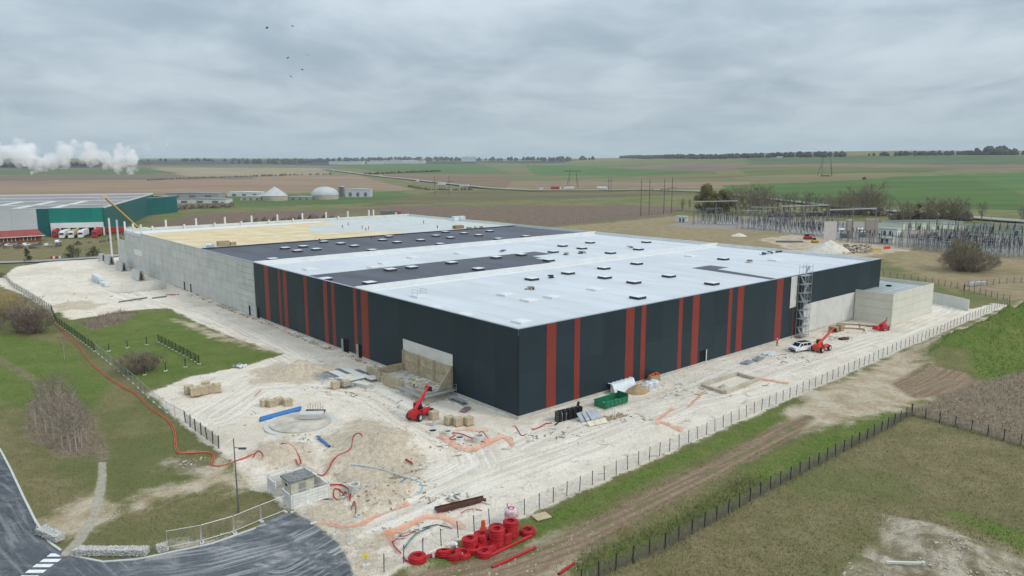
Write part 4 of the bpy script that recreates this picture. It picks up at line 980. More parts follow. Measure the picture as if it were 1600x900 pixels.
# plates and sheets left of the dock
x, y, z = at(558, 592); pl = thing('plate_layout', 'pale work area with grey plates and hoses left of the dock', 'plates', (x, y, z), A)
for i, (dx, dy, lx, ly, m) in enumerate([(-1,2,5.5,8,CONCL),(-3.2,4,1.0,5,GREYD),(-.5,3.5,.9,6.5,GREYD),(2.0,2,1.0,3.5,GREYD),(-4,-3,2.2,3,GREY),(1.5,-3,2.0,2.5,CONC)]): MB().cbox((dx,dy,.05+i*.015),(lx,ly,.1)).build('plate', m, pl)
mb = MB()
for k in range(26): mb.cbox((random.uniform(-6,-3.6),random.uniform(-2,7),random.uniform(.1,.4)),(random.uniform(.3,1.6),random.uniform(.1,.3),.1),rz=random.random()*3,ry=random.uniform(-.3,.3))
mb.build('offcuts', GREY, pl)['kind'] = 'stuff'
x, y, z = at(567, 604); ps = thing('panel_stack', 'pale flat panels stacked at the corner of the dock wall', 'stack', (x, y, z), A+.3)
for k in range(3): MB().cbox((0,0,.15+k*.22),(1.3,3.2,.18)).build('panel', CONCL, ps)
# props and cages below the walkway
x, y, z = at(716, 628); cg = thing('steel_cage', 'grey steel cage stack beside the dark wall', 'cage', (x, y, z), A)
for k in range(3): MB().cbox((0,-1.4+k*1.4,.55),(1.1,1.25,.08)).cbox((0,-1.4+k*1.4,.08),(1.1,1.25,.08)).build('tray', GREY, cg)
mb = MB()
for k in range(12): mb.cyl((-.55 if k%2 else .55,-2+k*.36,0),(-.55 if k%2 else .55,-2+k*.36,1.05),.035,n=4)
mb.build('bars', SCAFF, cg)
x, y, z = at(727, 641); pp = thing('prop_bundle', 'bundle of steel props with red collars near the blocks', 'props', (x, y, z), A+.5)
for k in range(10): MB().cyl((-1.3,-.5+k*.11,.1+.1*(k%3)),(1.3,-.5+k*.11,.1+.1*(k%3)),.05,n=6).build('prop', SCAFF if k%3 else CRED, pp)
x, y, z = at(676, 664); tb = thing('mortar_tub', 'white mortar tub in front of the blocks', 'tub', (x, y, z), .3)
MB().lathe([(.55,0),(.75,.5),(.7,.5),(.52,.1),(.01,.1)], 4).build('shell', CONCL, tb)
# right facade stacks: formwork, sheets, skip, tarpaulin, bags
BLK = mat('black_formwork', (.012,.012,.013), .6, .2)
x, y, z = at(890, 655); fw = thing('formwork_stack', 'black formwork panels standing against the dark wall', 'formwork', (x, y, z), A)
for k in range(5): MB().cbox((-2+k*1.0,.4-.1*k,.85),(.9,.9,1.6)).build('panel', BLK, fw)
mb = MB()
for k in range(5):
    for j in range(3): mb.cbox((-2.46,.1+j*.25,.3+k*.33),(.02,.12,.1))
for k in range(5): mb.tube([(-1.8+k*.9,-.15,0),(-1.8+k*.9,-.2,1.2),(-1.8+k*.9,.1,1.72)], .06, 5)
mb.build('grey_ribs', SCAFF, fw); MB().cbox((-3.1,-.3,.12),(1.5,.15,.12),rz=.4).build('strut', BLK, fw); MB().cbox((2.5,.6,1.7),(.4,.2,1.0),ry=.3).build('arm', BLK, fw)
x, y, z = at(912, 657); ms = thing('metal_sheets', 'leaning grey metal sheets beside the black formwork', 'sheets', (x, y, z), A)
for k in range(3): MB().cbox((k*.9,-.25*k,.7),(2.2,.05,1.6),rx=-.75-.05*k).build('sheet', GREY, ms)
x, y, z = at(935, 662); bp = thing('board_stack', 'cream boards lying beside the grey metal sheets', 'boards', (x, y, z), A-.1)
for k in range(3): MB().cbox((k*1.2-1.5,-.1*k,.35),(1.2,.08,.9),rx=-.9).build('board', mat('cream_board', (.60,.54,.42), .8, .08), bp)
MB().cbox((3.4,.9,.15),(5,.5,.2)).cbox((4.0,.2,.1),(5,.35,.15)).build('long_timber', PALW, bp); 
for k in range(2): MB().cbox((3.6+k*.45,.6,.85),(.14,.14,1.7)).build('white_post', FRAMEW, bp)
GRS = mat('green_skip', (.01,.16,.075), .45, .12, 1, spec=.4)
x, y, z = at(955, 632); sk = thing('skip', 'open green skip with rubble inside beside the wall', 'skip', (x, y, z), A-.02)
for nm, c, d in (('floor',(0,0,.2),(5.4,2.3,.1)),('side',(0,-1.18,.65),(5.6,.12,.95)),('side',(0,1.18,.65),(5.6,.12,.95)),('end_wall',(-2.78,0,.65),(.12,2.4,.95)),('end_wall',(2.78,0,.9),(.12,2.4,1.45))): MB().cbox(c,d).build(nm, GRS, sk)
mb = MB()
for k in range(6): mb.cbox((-2.4+k*.95,-1.27,.65),(.1,.08,.95))
mb.cbox((0,-1.24,1.15),(5.7,.2,.12)).cbox((0,1.24,1.15),(5.7,.2,.12)); mb.build('rib', GRS, sk)
mb = MB()
for k in range(40): rock(mb, (random.uniform(-2.4,2.2),random.uniform(-1,1),.3), random.uniform(.1,.35))
mb.build('rubble', RUB, sk)
TARP = mat('white_tarpaulin', (.62,.66,.68), .5, .1, 1.5)
x, y, z = at(975, 612); tp = thing('insulation_stack', 'white sheeted panel stack leaning by the skip', 'stack', (x, y, z), A)
MB().cbox((.2,.7,.85),(5.0,.9,1.6)).build('panels', FLASH, tp)
n_ = 14; vs = []; fs = []
for i in range(n_+1):
    u = -2.9+5.8*i/n_
    for j, (yy, zz) in enumerate(((1.3,1.75),(.5,1.8),(.15,1.65),(-.25,.9),(-.55,.15))): vs.append((u, yy+.06*math.sin(i*1.7+j), zz+.08*math.sin(i*2.3+j*1.1)+(.12 if i == n_ else 0)))
for i in range(n_):
    for j in range(4): fs.append((i*5+j, i*5+j+1, i*5+j+6, i*5+j+5))
MB().add(vs, fs).build('sheet', TARP, tp, smooth=True)
x, y, z = at(1012, 608); bg_ = thing('wrapped_pallets', 'plastic wrapped goods with grey crates beside the sand heap', 'wrapped pallet', (x, y, z), A)
for k, (dx, dy, s) in enumerate(((-1,0,1.25),(.5,.3,1.2),(2.0,.2,1.35))): MB().lathe([(s*.7,0),(s*.74,.2),(s*.7,1.0),(s*.5,1.25),(.01,1.2)],6,(dx,dy,0)).build('wrapped_load', TARP if k != 0 else mat('grey_wrap', (.45,.42,.42), .5, .25, 3), bg_)
mb = MB()
for k in range(9): mb.cyl((-.8+k*.35,-.9,0),(-.8+k*.35+.2,-.95,.9),.035,n=4); mb.cyl((-.8+k*.35,-.9,.8),(-.4+k*.35,-.9,.05),.03,n=4)
mb.build('trestle', FRAMEW, bg_)
x, y, z = at(1022, 596); ob = thing('orange_barriers', 'pile of orange plastic barriers behind the wrapped goods', 'barriers', (x, y, z+.1), A)
for k in range(5): MB().cbox((-1+k*.5,.0,1.25+.1*(k%2)),(1.0,.25,.3),rz=.3*k).build('barrier', mat('orange_plastic', (.65,.10,.03), .5, .1), ob)
MB().box(-1.4,1.4,-.4,.4,0,1.08).build('crate', PALW, ob)
# concrete frame pit
pc = [np.array(G(*p)) for p in [(1097,604),(1132,615.5),(1184,595),(1152,586)]]; pb = pc[0]; fr = thing('foundation_frame', 'low concrete frame around a square sand pit', 'foundation', (pb[0], pb[1], 0))
FRM = mat('frame_concrete', (.46,.40,.31), .9, .12, 1)
for a, b in zip(pc, pc[1:]+pc[:1]):
    d = b-a; L = np.hypot(*d)
    for k in range(2): MB().box(L*k/2+.1,L*(k+1)/2-.02,-.3,.3,-.1,.55).build('wall_segment', FRM, fr, (a[0]-pb[0], a[1]-pb[1], 0), math.atan2(d[1], d[0]))
# bundles on the chalk by the wall, right of the door
for i, (px, py, l, m) in enumerate([(1185,562,'silver duct bundle lying by the facade',GREY),(1202,553,'white foil stack close to the parked van',TARP),(1168,567,'flat grey sheets lying on the chalk by the facade',GREY)]):
    x, y, z = at(px, py); o = thing('material_bundle', l, 'bundle', (x, y, z), A+.1)
    for k in range(4): MB().cbox((random.uniform(-.3,.3),-.6+k*.4,.12+.1*(k%2)),(3.2,.3,.2)).build('length', m, o)
x, y, z = at(373, 575); o = thing('scrap_pile', 'silver foil bundle on the corner of the chalk beside the lawn', 'bundle', (x, y, z))
for k in range(9): MB().cbox((random.uniform(-1.1,1.1),random.uniform(-.5,.5),.3+.2*random.random()),(.9,.3,.35),rz=random.random()*3,ry=random.uniform(-.5,.5)).build('scrap', TARP if k%2 else GREY, o)
x, y, z = at(846, 808); tag(MB().cbox((0,0,.05),(1.9,1.5,.08),rz=.5).cbox((0,0,.0),(1.7,1.3,.06),rz=.5).build('wooden_board', mat('plywood', (.46,.37,.24), .8, .1), None, (x, y, z+.05)), 'square plywood board lying on the green verge', 'board')
x, y, z = at(572, 886); sg = thing('warning_sign', 'small yellow warning sign on a white block at the entrance', 'sign', (x, y, z), .3)
MB().cbox((0,0,.15),(.7,.5,.3)).build('base', CONCL, sg); MB().cyl((0,0,.3),(0,0,1.2),.03,n=6).build('post', SCAFF, sg)
YEL = mat('yellow_sign', (.75,.62,.03), .5, .08)
MB().add([(-.36,0,.95),(.36,0,.95),(0,0,1.62),(-.36,.03,.95),(.36,.03,.95),(0,.03,1.62)], [(0,1,2),(5,4,3),(0,3,4,1),(1,4,5,2),(2,5,3,0)]).build('panel', YEL, sg)
for px, py, k in ((719,899,0),(746,832,1)):
    x, y, z = at(px, py); 
x, y, z = at(755, 827); tag(MB().cyl((0,0,0),(0,0,1.0),.28,.22,n=12).cyl((0,0,0),(0,0,.06),.4,n=12).build('orange_marker', MATS['orange_plastic'], None, (x, y, z)), 'small orange plastic marker behind the coils', 'marker')
x, y, z = at(711, 864); tag(MB().cyl((0,0,.9),(.9,-.5,.1),.06,n=6).cyl((-.2,.1,.9),(.15,-.1,1.1),.28,.2,n=10).build('silver_lamp', FRAMEW, None, (x, y, z)), 'tipped silver work lamp among the red coils', 'work lamp')
# yard on the far side: precast panels on A-frames
def a_frame(px, py, L, h, label, rz):
    x, y, z = at(px, py); t = thing('panel_rack', label, 'panel rack', (x, y, z), rz, 'concrete wall panels leaning on racks')
    for s in (-1, 1):
        for k in range(2): MB().cbox((0,s*(.5+.26*k),h/2),(L,.18,h),rx=s*.16).build('concrete_panel', CONC, t)
    for u in (-.4,.4): MB().cyl((L*u,-.9,0),(L*u,0,h*.9),.07,n=5).cyl((L*u,.9,0),(L*u,0,h*.9),.07,n=5).build('rack_leg', RUST, t)
RZV = A+R(90)
a_frame(216,436, 8.5,3.3, 'rack of grey concrete panels nearest the lying panel', RZV); a_frame(190,422, 8.5,3.3, 'second rack of grey concrete panels from the lying panel', RZV); a_frame(171,412, 8,3.3, 'third rack of grey concrete panels at the yard corner', RZV); a_frame(160,408, 5,3.0, 'last small rack at the yard corner', RZV)
a, b = G(190,458), G(260,451); d = b-a; L = np.hypot(*d); t_ = thing('standing_panel', 'long pale concrete panel standing on edge in the yard', 'concrete panel', (a[0], a[1], 0), math.atan2(d[1], d[0]))
MB().box(0,L,-.12,.12,.12,3.0).build('panel', CONCL, t_)
for k in range(3): MB().box(1+k*(L-2.4)/2,1.3+k*(L-2.4)/2,-.5,.5,0,.12).build('bearer', PALW, t_)
for px, py, n, l in ((152,440,5,'white wrapped insulation packs stacked in the yard'),(164,446,2,'lower white packs at the end of the wrapped stack')):
    x, y, z = at(px, py); t_ = thing('insulation_packs', l, 'packs', (x, y, z), RZV)
    for k in range(n):
        for j in range(2 if n > 2 else 1): MB().cbox(((k-n/2)*2.3,random.uniform(-.15,.15),.6+j*1.1),(2.15,1.5,1.0)).build('pack', TARP, t_)
for (pa, pb_, l) in (((186,473),(232,466),'dark steel beams lying on the chalk yard'),((238,467),(262,464),'short dark steel beam lying on the chalk yard')):
    a, b = G(*pa), G(*pb_); d = b-a; L = np.hypot(*d); t_ = thing('steel_beam', l, 'beam', (a[0], a[1], H(*a)), math.atan2(d[1], d[0]))
    for k in range(2): MB().box(k*.4,L-.6*(1-k),k*.6,k*.6+.3,0,.3).build('beam', GREYD, t_)
for px, py, l in ((87,404,'red-white barrier at the end of the yard'),(270,461,'red props scattered by the concrete facade')):
    x, y, z = at(px, py); t_ = thing('red_barrier', l, 'barrier', (x, y, z), .2)
    for k in range(4): MB().cbox((-1.5+k*1.0,random.uniform(-.4,.4),.5 if py < 420 else .15),(.9,.3,1.0 if py < 420 else .2),rz=k*.4).build('piece', CRED if k % 2 == 0 or py > 420 else FRAMEW, t_)
# debris strip along the long facade
mb = MB()
for k in range(420):
    s = random.uniform(36,150); o_ = random.uniform(.5,2.0); x, y = BW(-o_, s); w = random.uniform(.15,.7); mb.cbox((x,y,H(x,y)+.05),(w,.12,.08),rz=random.random()*3,m=random.choice((0,0,0,1,2)))
struct(mb.build('debris', [PALW, CRED, GREY]), 'scraps of wood and red plastic along the long facade', 'stuff')

mb = MB()
for px, py, sx_, sy_, n_ in ((560,770,50,22,70),(640,750,30,20,40),(700,700,60,14,60),(640,640,60,20,50),(540,610,60,14,50),(450,650,60,18,40),(860,680,60,12,50),(950,655,70,10,60),(1080,610,70,12,60),(1230,560,70,10,60),(1300,530,40,10,50),(700,780,70,14,50),(640,830,40,14,40),(480,700,40,16,40),(200,465,90,12,40)):
    for k in range(n_):
        g = G(random.gauss(px, sx_*.6), random.gauss(py, sy_*.5)); a_ = (g[0]-CX)*UX+(g[1]-CY)*UY; b_ = -(g[0]-CX)*UY+(g[1]-CY)*UX
        if (a_ > -.6 and b_ > -.6): continue
        l_ = random.choice((.12,.2,.2,.3,.4,.8,1.3)); mb.cbox((g[0],g[1],H(*g)+.05),(l_,random.uniform(.06,.2),random.uniform(.05,.14)),rz=random.random()*3,ry=random.uniform(-.2,.2),m=random.choice((0,0,0,1,2,2,2,3,4,4)))
struct(mb.build('site_litter', [PALW, GREYD, RUB, TARP if 'TARP' in globals() else FLASH, CONC]), 'scattered offcuts and scraps over the chalk', 'stuff')
# ------------------------------------------------------------------ scaffold tower by the facade
sx, sy = BW(86.6, -1.2); st = thing('scaffold_tower', 'tall grey scaffold tower with stairs against the facade', 'scaffold', (sx, sy, 0), A)
W_, D_, Ht = 3.2, 1.5, 17.0
for x_ in (-W_/2, 0, W_/2):
    for y_ in (-D_/2, D_/2): MB().cyl((x_,y_,0),(x_,y_,Ht),.045,n=6).build('standard', SCAFF, st)
for k in range(9):
    z = .4+k*2.0
    m_ = MB()
    for y_ in (-D_/2, D_/2): m_.cyl((-W_/2,y_,z),(W_/2,y_,z),.035,n=5)
    for x_ in (-W_/2,0,W_/2): m_.cyl((x_,-D_/2,z),(x_,D_/2,z),.035,n=5)
    m_.build('ledger', SCAFF, st)
    if k < 8:
        MB().cyl((-W_/2,-D_/2,z),(0,-D_/2,z+2),.03,n=5).cyl((0,-D_/2,z+2),(W_/2,-D_/2,z),.03,n=5).build('brace', SCAFF, st)
        MB().cbox((0,0,z+.06),(W_,D_*.9,.05)).build('deck', GREY, st); MB().cbox((.8*(1 if k%2 else -1),.2,z+1),(.5,.08,2.4),ry=.7*(1 if k%2 else -1)).build('stair', SCAFF, st)
MB().box(-4.5,-1.7,1.0,1.04,7.2,14.4).build('white_sheeting', CONCL, st)
# red/white downpipe line at the tower
tag(MB().cyl((0,0,0),(0,0,7.5),.06,n=6).build('red_pipe', CRED, None, (*BW(83.3,-.5),0)), 'thin red vertical pipe beside the scaffold tower', 'pipe')

# ------------------------------------------------------------------ vehicles
TYRE = mat('tyre_rubber', (.02,.02,.021), .85, .15); RIM = mat('pale_rim', (.55,.54,.52), .5, .1); GLASS = mat('vehicle_glass', (.012,.016,.02), .12, .05, spec=.6); RMACH = mat('machine_red', (.50,.022,.028), .45, .1, spec=.4); ORED = mat('machine_orange_red', (.58,.06,.03), .45, .1, spec=.4); WPAINT = mat('vehicle_white', (.74,.75,.75), .3, .04, spec=.5); BUMPER = mat('black_plastic', (.03,.031,.033), .6, .1)
def wheel(par, x, y, r, w, rim=RIM):
    o = MB().lathe([(r*.6,-w/2),(r*.92,-w/2),(r,-w*.3),(r,w*.3),(r*.92,w/2),(r*.6,w/2)], 16).build('wheel', TYRE, par, (x, y, r)); o.rotation_euler[0] = R(90)
    MB().cyl((0,0,-w*.42),(0,0,w*.42),r*.62,n=12).build('rim', rim, o)
def telehandler(px, py, rz, label, m, boom_el=.5, blen=6.0):
    x, y, z = at(px, py); t = thing('telehandler', label, 'telehandler', (x, y, z), rz)
    MB().side([(-2.4,.55),(2.2,.55),(2.3,.9),(1.4,1.15),(-2.3,1.25)], -.75,.75).build('chassis', m, t)
    MB().side([(-2.5,.9),(-1.3,.9),(-1.3,1.75),(-2.4,1.7)], -.6,.6).build('counterweight', m, t)
    MB().side([(-.6,1.0),(1.0,1.0),(.85,1.7),(.55,2.35),(-.5,2.35)], .2,.98).build('cab', GLASS, t); MB().cbox((.05,.6,2.39),(1.25,.85,.07)).build('cab_roof', m, t); MB().cbox((.3,-.75,1.2),(1.9,.5,.6)).build('engine_cover', m, t)
    for wx in (-1.6,1.55):
        for wy in (-1.0,1.0): wheel(t, wx, wy, .62, .45)
    c, s = math.cos(boom_el), math.sin(boom_el); bx, bz = -1.9, 1.75
    bo = MB().cbox((bx+c*blen*.36,-.22,bz+s*blen*.36),(blen*.72,.36,.42),ry=-boom_el).build('boom', m, t)
    MB().cbox((bx+c*blen*.8,-.22,bz+s*blen*.8),(blen*.5,.26,.3),ry=-boom_el).build('boom_extension', m, bo)
    ex, ez = bx+c*blen*1.05, bz+s*blen*1.05
    f = MB().cbox((ex+.1,-.22,ez-.4),(.15,1.2,.8)).build('fork_carriage', BUMPER, t)
    for q in (-.7,.25): MB().cbox((ex+.75,q,ez-.78),(1.25,.14,.07)).build('fork', BUMPER, f)
    return t
telehandler(657,652, R(62), 'red telehandler with raised boom in front of the dock', RMACH, .62, 4.6)
telehandler(1283,548, R(40), 'orange-red telehandler with long boom behind the white van', ORED, .38, 6.6)
x, y, z = at(1380,516); bx_ = thing('boom_lift', 'small red lift machine beside the cream annex', 'lift', (x, y, z), R(35))
MB().side([(-1.6,.35),(1.6,.35),(1.5,1.0),(.2,1.15),(-1.5,1.0)], -.8,.8).build('chassis', RMACH, bx_); MB().cbox((-.3,0,1.35),(1.6,.9,.6)).build('turret', RMACH, bx_); MB().cbox((-.2,.2,1.8),(3.6,.25,.28),ry=-.22).build('boom', RMACH, bx_); MB().cyl((.8,.3,1.1),(1.9,.3,2.9),.1,n=6).build('jib', BUMPER, bx_); MB().cbox((-3.0,.2,1.0),(.9,1.3,.9)).build('basket', RMACH, bx_)
for wx in (-1,1):
    for wy in (-.8,.8): wheel(bx_, wx, wy, .42, .3)
def van(px, py, rz, label):
    x, y, z = at(px, py); t = thing('van', label, 'van', (x, y, z), rz)
    prof = [(-2.5,.35),(2.42,.35),(2.5,.75),(2.42,1.05),(1.55,1.22),(.75,1.9),(.3,1.97),(-2.35,1.95),(-2.5,1.6)]
    mb = MB(); n = len(prof); ys = [(-.98,.0),(-.93,.0)]
    def ring_(yy, sh): return [(px_*(.985 if sh else 1), yy, z_ if not sh or z_ < 1.3 else z_) for px_, z_ in prof]
    vs = []
    for yy, inset in ((-.97,0),(-.99,0)): pass
    for sgn in (-1, 1): vs += [(a_, sgn*(.98 if b_ < 1.25 else .86), b_) for a_, b_ in prof]
    mb.add(vs, [tuple(range(n)), tuple(range(2*n-1, n-1, -1))]+[(i, n+i, n+(i+1) % n, (i+1) % n) for i in range(n)])
    mb.build('body', WPAINT, t)
    MB().add([(1.50,-.80,1.27),(1.50,.80,1.27),(.80,.76,1.885),(.80,-.76,1.885)], [(0,1,2,3)]).add([(1.53,-.80,1.25),(1.53,.80,1.25),(.82,.76,1.90),(.82,-.76,1.90)], [(0,1,2,3)]).build('windscreen', GLASS, t)
    for sg in (-1,1):
        for x0,x1,l in ((.2,1.1,'side_window'),(-.9,.05,'side_window'),(-2.1,-1.05,'side_window')):
            MB().add([(x0,sg*.965,1.3),(x1,sg*.965,1.3),(min(x1,.72),sg*.892,1.8),(x0,sg*.892,1.8)], [(0,1,2,3)]).build(l, GLASS, t)
        wheel(t, 1.55, sg*.85, .34, .24); wheel(t, -1.5, sg*.85, .34, .24)
        MB().cbox((2.42,sg*.72,.92),(.12,.34,.2)).build('headlight', FRAMEW, t); MB().cbox((1.05,sg*1.08,1.3),(.12,.2,.22)).build('mirror', BUMPER, t); MB().cbox((-2.5,sg*.85,1.2),(.04,.14,.5)).build('tail_light', RMACH, t)
    MB().cbox((2.48,0,.5),(.12,1.9,.3)).build('bumper', BUMPER, t); MB().cbox((2.47,0,.88),(.06,.9,.16)).build('grille', BUMPER, t); MB().cbox((-.8,0,1.98),(2.6,1.5,.04)).cbox((.2,0,2.02),(.06,1.5,.05)).build('roof_rack', BUMPER, t)
van(1250,548, R(-152), 'white panel van parked on the chalk by the facade')
LWH = mat('lorry_white', (.72,.72,.71), .45, .05); LRED = mat('lorry_red', (.42,.03,.035), .5, .1); LTAN = mat('lorry_tan', (.48,.38,.2), .5, .1)
def lorry(loc, rz, label, body, cab, group, trailer=True):
    t = thing('lorry', label, 'lorry', loc, rz, group)
    MB().side([(5.9,.6),(8.2,.6),(8.25,1.8),(7.9,3.5),(5.9,3.7)], -1.22,1.22).build('cab', cab, t); MB().add([(8.27,-1.1,2.0),(8.27,1.1,2.0),(7.98,1.05,3.1),(7.98,-1.05,3.1)], [(0,1,2,3)]).build('windscreen', GLASS, t)
    if trailer: MB().box(-6.8,5.6,-1.27,1.27,1.1,4.0).build('trailer', body, t)
    MB().box(-6.5,8.0,-.5,.5,.6,.95).build('chassis', BUMPER, t); MB().cbox((8.2,0,.7),(.2,2.4,.5)).build('bumper', cab, t)
    for wx in (-5.6,-4.3,-3.0,5.2,7.3):
        for wy in (-1.0,1.0): wheel(t, wx, wy, .5, .35)
    return t

# ------------------------------------------------------------------ people
HIV_O = mat('hi_vis_orange', (.75,.14,.04), .7, .1); HIV_Y = mat('hi_vis_yellow', (.62,.70,.10), .7, .1); NAVY = mat('navy_trousers', (.02,.024,.035), .85, .15); SKIN = mat('skin', (.42,.26,.19), .6, .05); HELM = mat('white_helmet', (.78,.78,.76), .35, .03)
def person_mesh(pose, top):
    J = {'pel':(0,0,.95),'spi':(0,.0,1.18),'che':(0,0,1.38),'nec':(0,0,1.52),'hed':(0,.02,1.66),'sl':(.19,0,1.43),'sr':(-.19,0,1.43),'el':(.27,.02,1.16),'er':(-.27,.02,1.16),'wl':(.28,.12,.93),'wr':(-.28,.12,.93),'fl':(.27,.16,.83),'fr':(-.27,.16,.83),
         'hl':(.1,0,.9),'hr':(-.1,0,.9),'kl':(.11,.03,.5),'kr':(-.11,.03,.5),'al':(.11,-.02,.09),'ar':(-.11,-.02,.09),'tl':(.12,.16,.04),'tr':(-.12,.16,.04)}
    if pose == 'bend':
        for k in ('spi','che','nec','hed','sl','sr'):
            x_, y_, z_ = J[k]; h = z_-.95; J[k] = (x_, y_+h*.75, .95+h*.68)
        for k, v in {'el':(.26,.5,1.0),'er':(-.26,.5,1.0),'wl':(.2,.62,.76),'wr':(-.2,.62,.76),'fl':(.18,.66,.67),'fr':(-.18,.66,.67)}.items(): J[k] = v
    if pose == 'walk':
        J.update({'kl':(.11,.2,.53),'al':(.11,.28,.1),'tl':(.12,.45,.06),'kr':(-.11,-.1,.5),'ar':(-.11,-.34,.14),'tr':(-.12,-.2,.04),'el':(.26,-.14,1.18),'wl':(.26,-.1,.93),'fl':(.26,-.04,.84),'er':(-.26,.14,1.18),'wr':(-.26,.28,.98),'fr':(-.26,.34,.9)})
    if pose == 'reach': J.update({'el':(.26,.2,1.3),'wl':(.2,.45,1.36),'fl':(.18,.54,1.38),'er':(-.26,.2,1.22),'wr':(-.2,.43,1.2),'fr':(-.18,.52,1.2)})
    E_ = [('pel','spi'),('spi','che'),('che','nec'),('nec','hed'),('che','sl'),('che','sr'),('sl','el'),('el','wl'),('wl','fl'),('sr','er'),('er','wr'),('wr','fr'),('pel','hl'),('pel','hr'),('hl','kl'),('kl','al'),('al','tl'),('hr','kr'),('kr','ar'),('ar','tr')]
    rad = dict(pel=.15,spi=.135,che=.15,nec=.062,hed=.105,sl=.075,sr=.075,el=.052,er=.052,wl=.04,wr=.04,fl=.042,fr=.042,hl=.1,hr=.1,kl=.068,kr=.068,al=.05,ar=.05,tl=.045,tr=.045)
    ks = list(J); me = bpy.data.meshes.new('skel'); me.from_pydata([J[k] for k in ks], [(ks.index(a), ks.index(b)) for a, b in E_], [])
    ob = bpy.data.objects.new('skel', me); COL.objects.link(ob); ob.modifiers.new('s', 'SKIN'); sv = me.skin_vertices[0].data
    for i, k in enumerate(ks): sv[i].radius = (rad[k], rad[k]*(.8 if k in ('che','spi','pel') else 1)); sv[i].use_root = (k == 'pel')
    ob.modifiers.new('d', 'SUBSURF').levels = 1
    dg = bpy.context.evaluated_depsgraph_get(); nm = bpy.data.meshes.new_from_object(ob.evaluated_get(dg)); bpy.data.objects.remove(ob)
    nm.materials.clear()
    for m_ in (NAVY, top, SKIN): nm.materials.append(m_)
    hd, fl, fr = Vector(J['hed']), Vector(J['fl']), Vector(J['fr']); nk = Vector(J['nec']); pe = Vector(J['pel'])
    up = (nk-pe).normalized()
    for p in nm.polygons:
        c = p.center; p.use_smooth = True
        if (c-hd).length < .16 or (c-fl).length < .075 or (c-fr).length < .075: p.material_index = 2
        else: p.material_index = 1 if (c-pe).dot(up) > .02 else 0
        if (c-Vector(J['wl'])).length < .2 or (c-Vector(J['wr'])).length < .2: p.material_index = max(1, p.material_index)
    return nm, hd
HLM = MB().lathe([(.15,0),(.125,.01),(.12,.06),(.09,.115),(.04,.14),(.002,.145)], 12).data('helmet', HELM, True)
PM = {}
def person(loc, rz, pose, top, label):
    k = (pose, top.name)
    if k not in PM: PM[k] = person_mesh(pose, top)
    o = link('person', PM[k][0], None, loc, rz); tag(o, label, 'person')
    h = link('helmet', HLM, o, PM[k][1]+Vector((0,.0,.045))); return o
person((*WP(-5.0,17.8)[:2],1.2), R(150), 'reach', HIV_O, 'worker in orange jacket and white helmet on the dock slab'); person((*WP(-5.6,21.0)[:2],1.2), R(-70), 'bend', HIV_Y, 'worker in yellow jacket bending over the dock edge')
person((*WP(-4.6,34.6)[:2],0), R(-60), 'bend', HIV_Y, 'worker in yellow vest leaning behind the low block wall')
x, y, z = at(1214,541); person((x,y,z), R(-20), 'reach', HIV_O, 'worker in orange-red clothes at the foot of the facade'); x, y, z = at(1350,521); person((x,y,z), R(80), 'walk', HIV_Y, 'worker in yellow jacket walking near the timber by the annex'); x, y, z = at(1343,514); person((x,y,z), 0, 'bend', HIV_O, 'worker in red jacket bent over near the annex wall')
for i, (px, py, top, pose, l) in enumerate([(535,357,NAVY,'walk','dark clothed roofer walking on the yellow insulation'),(544,353,HIV_O,'reach','orange clothed roofer on the edge of the yellow insulation'),(566,358,HIV_O,'walk','first of the orange clothed roofers walking as a group'),(572,361,HIV_O,'bend','crouching orange clothed roofer of the group'),(576,359,HIV_O,'reach','last orange clothed roofer of the group'),(662,350,HIV_O,'walk','lone orange clothed roofer near the white roof crates'),(683.5,358,NAVY,'reach','dark clothed roofer by the bitumen edge'),(501,379,NAVY,'bend','dark clothed roofer kneeling on the bitumen roof'),(580,375,NAVY,'reach','dark clothed roofer standing between bitumen skylights')]):
    g = G(px, py, RZ+.03); person((g[0], g[1], RZ+.03), random.random()*6, pose, top, l)
# roof goods
def roof_thing(px, py, name, label, cat): g = G(px, py, RZ+.03); return thing(name, label, cat, (g[0], g[1], RZ+.03), A)
t_ = roof_thing(712,345,'roof_crates','two white crates standing on the far pale roof','crates')
for k in range(2): MB().cbox((k*3.4,0,1.0),(2.6,2.2,2.0)).build('crate', TARP, t_)
t_ = roof_thing(716,357,'board_bundle','brown wooden bundle on the bitumen roof edge','bundle'); MB().cbox((0,0,.6),(4.2,2.2,1.1)).build('boards', mat('brown_boards', (.30,.16,.08), .85, .15), t_); MB().cbox((0,0,1.25),(3.4,1.8,.18),rz=.1).build('boards', PALW, t_)
t_ = roof_thing(742,357,'wrapped_goods','white wrapped goods beside the brown roof bundle','goods')
for k in range(5): MB().cbox((k*1.5-3,random.uniform(-.5,.5),.4),(1.3,1.1,.7),rz=.3*k).build('pack', TARP if k%2 else mat('brown_pack', (.38,.24,.14), .9, .1), t_)
t_ = roof_thing(349,384,'board_bundle','brown crates at the corner of the insulation','crates'); MB().cbox((0,0,.8),(3.6,1.8,1.5)).cbox((3,0,.5),(1.8,1.6,1.0)).build('crate', PALW, t_)
t_ = roof_thing(326,388,'foil_heap','crumpled white foil beside the brown roof crates','foil')
for k in range(6): MB().cbox((random.uniform(-1.5,1.5),random.uniform(-.6,.6),.6),(1.5,1.0,.8),rz=k,ry=.4*k).build('foil', TARP, t_)
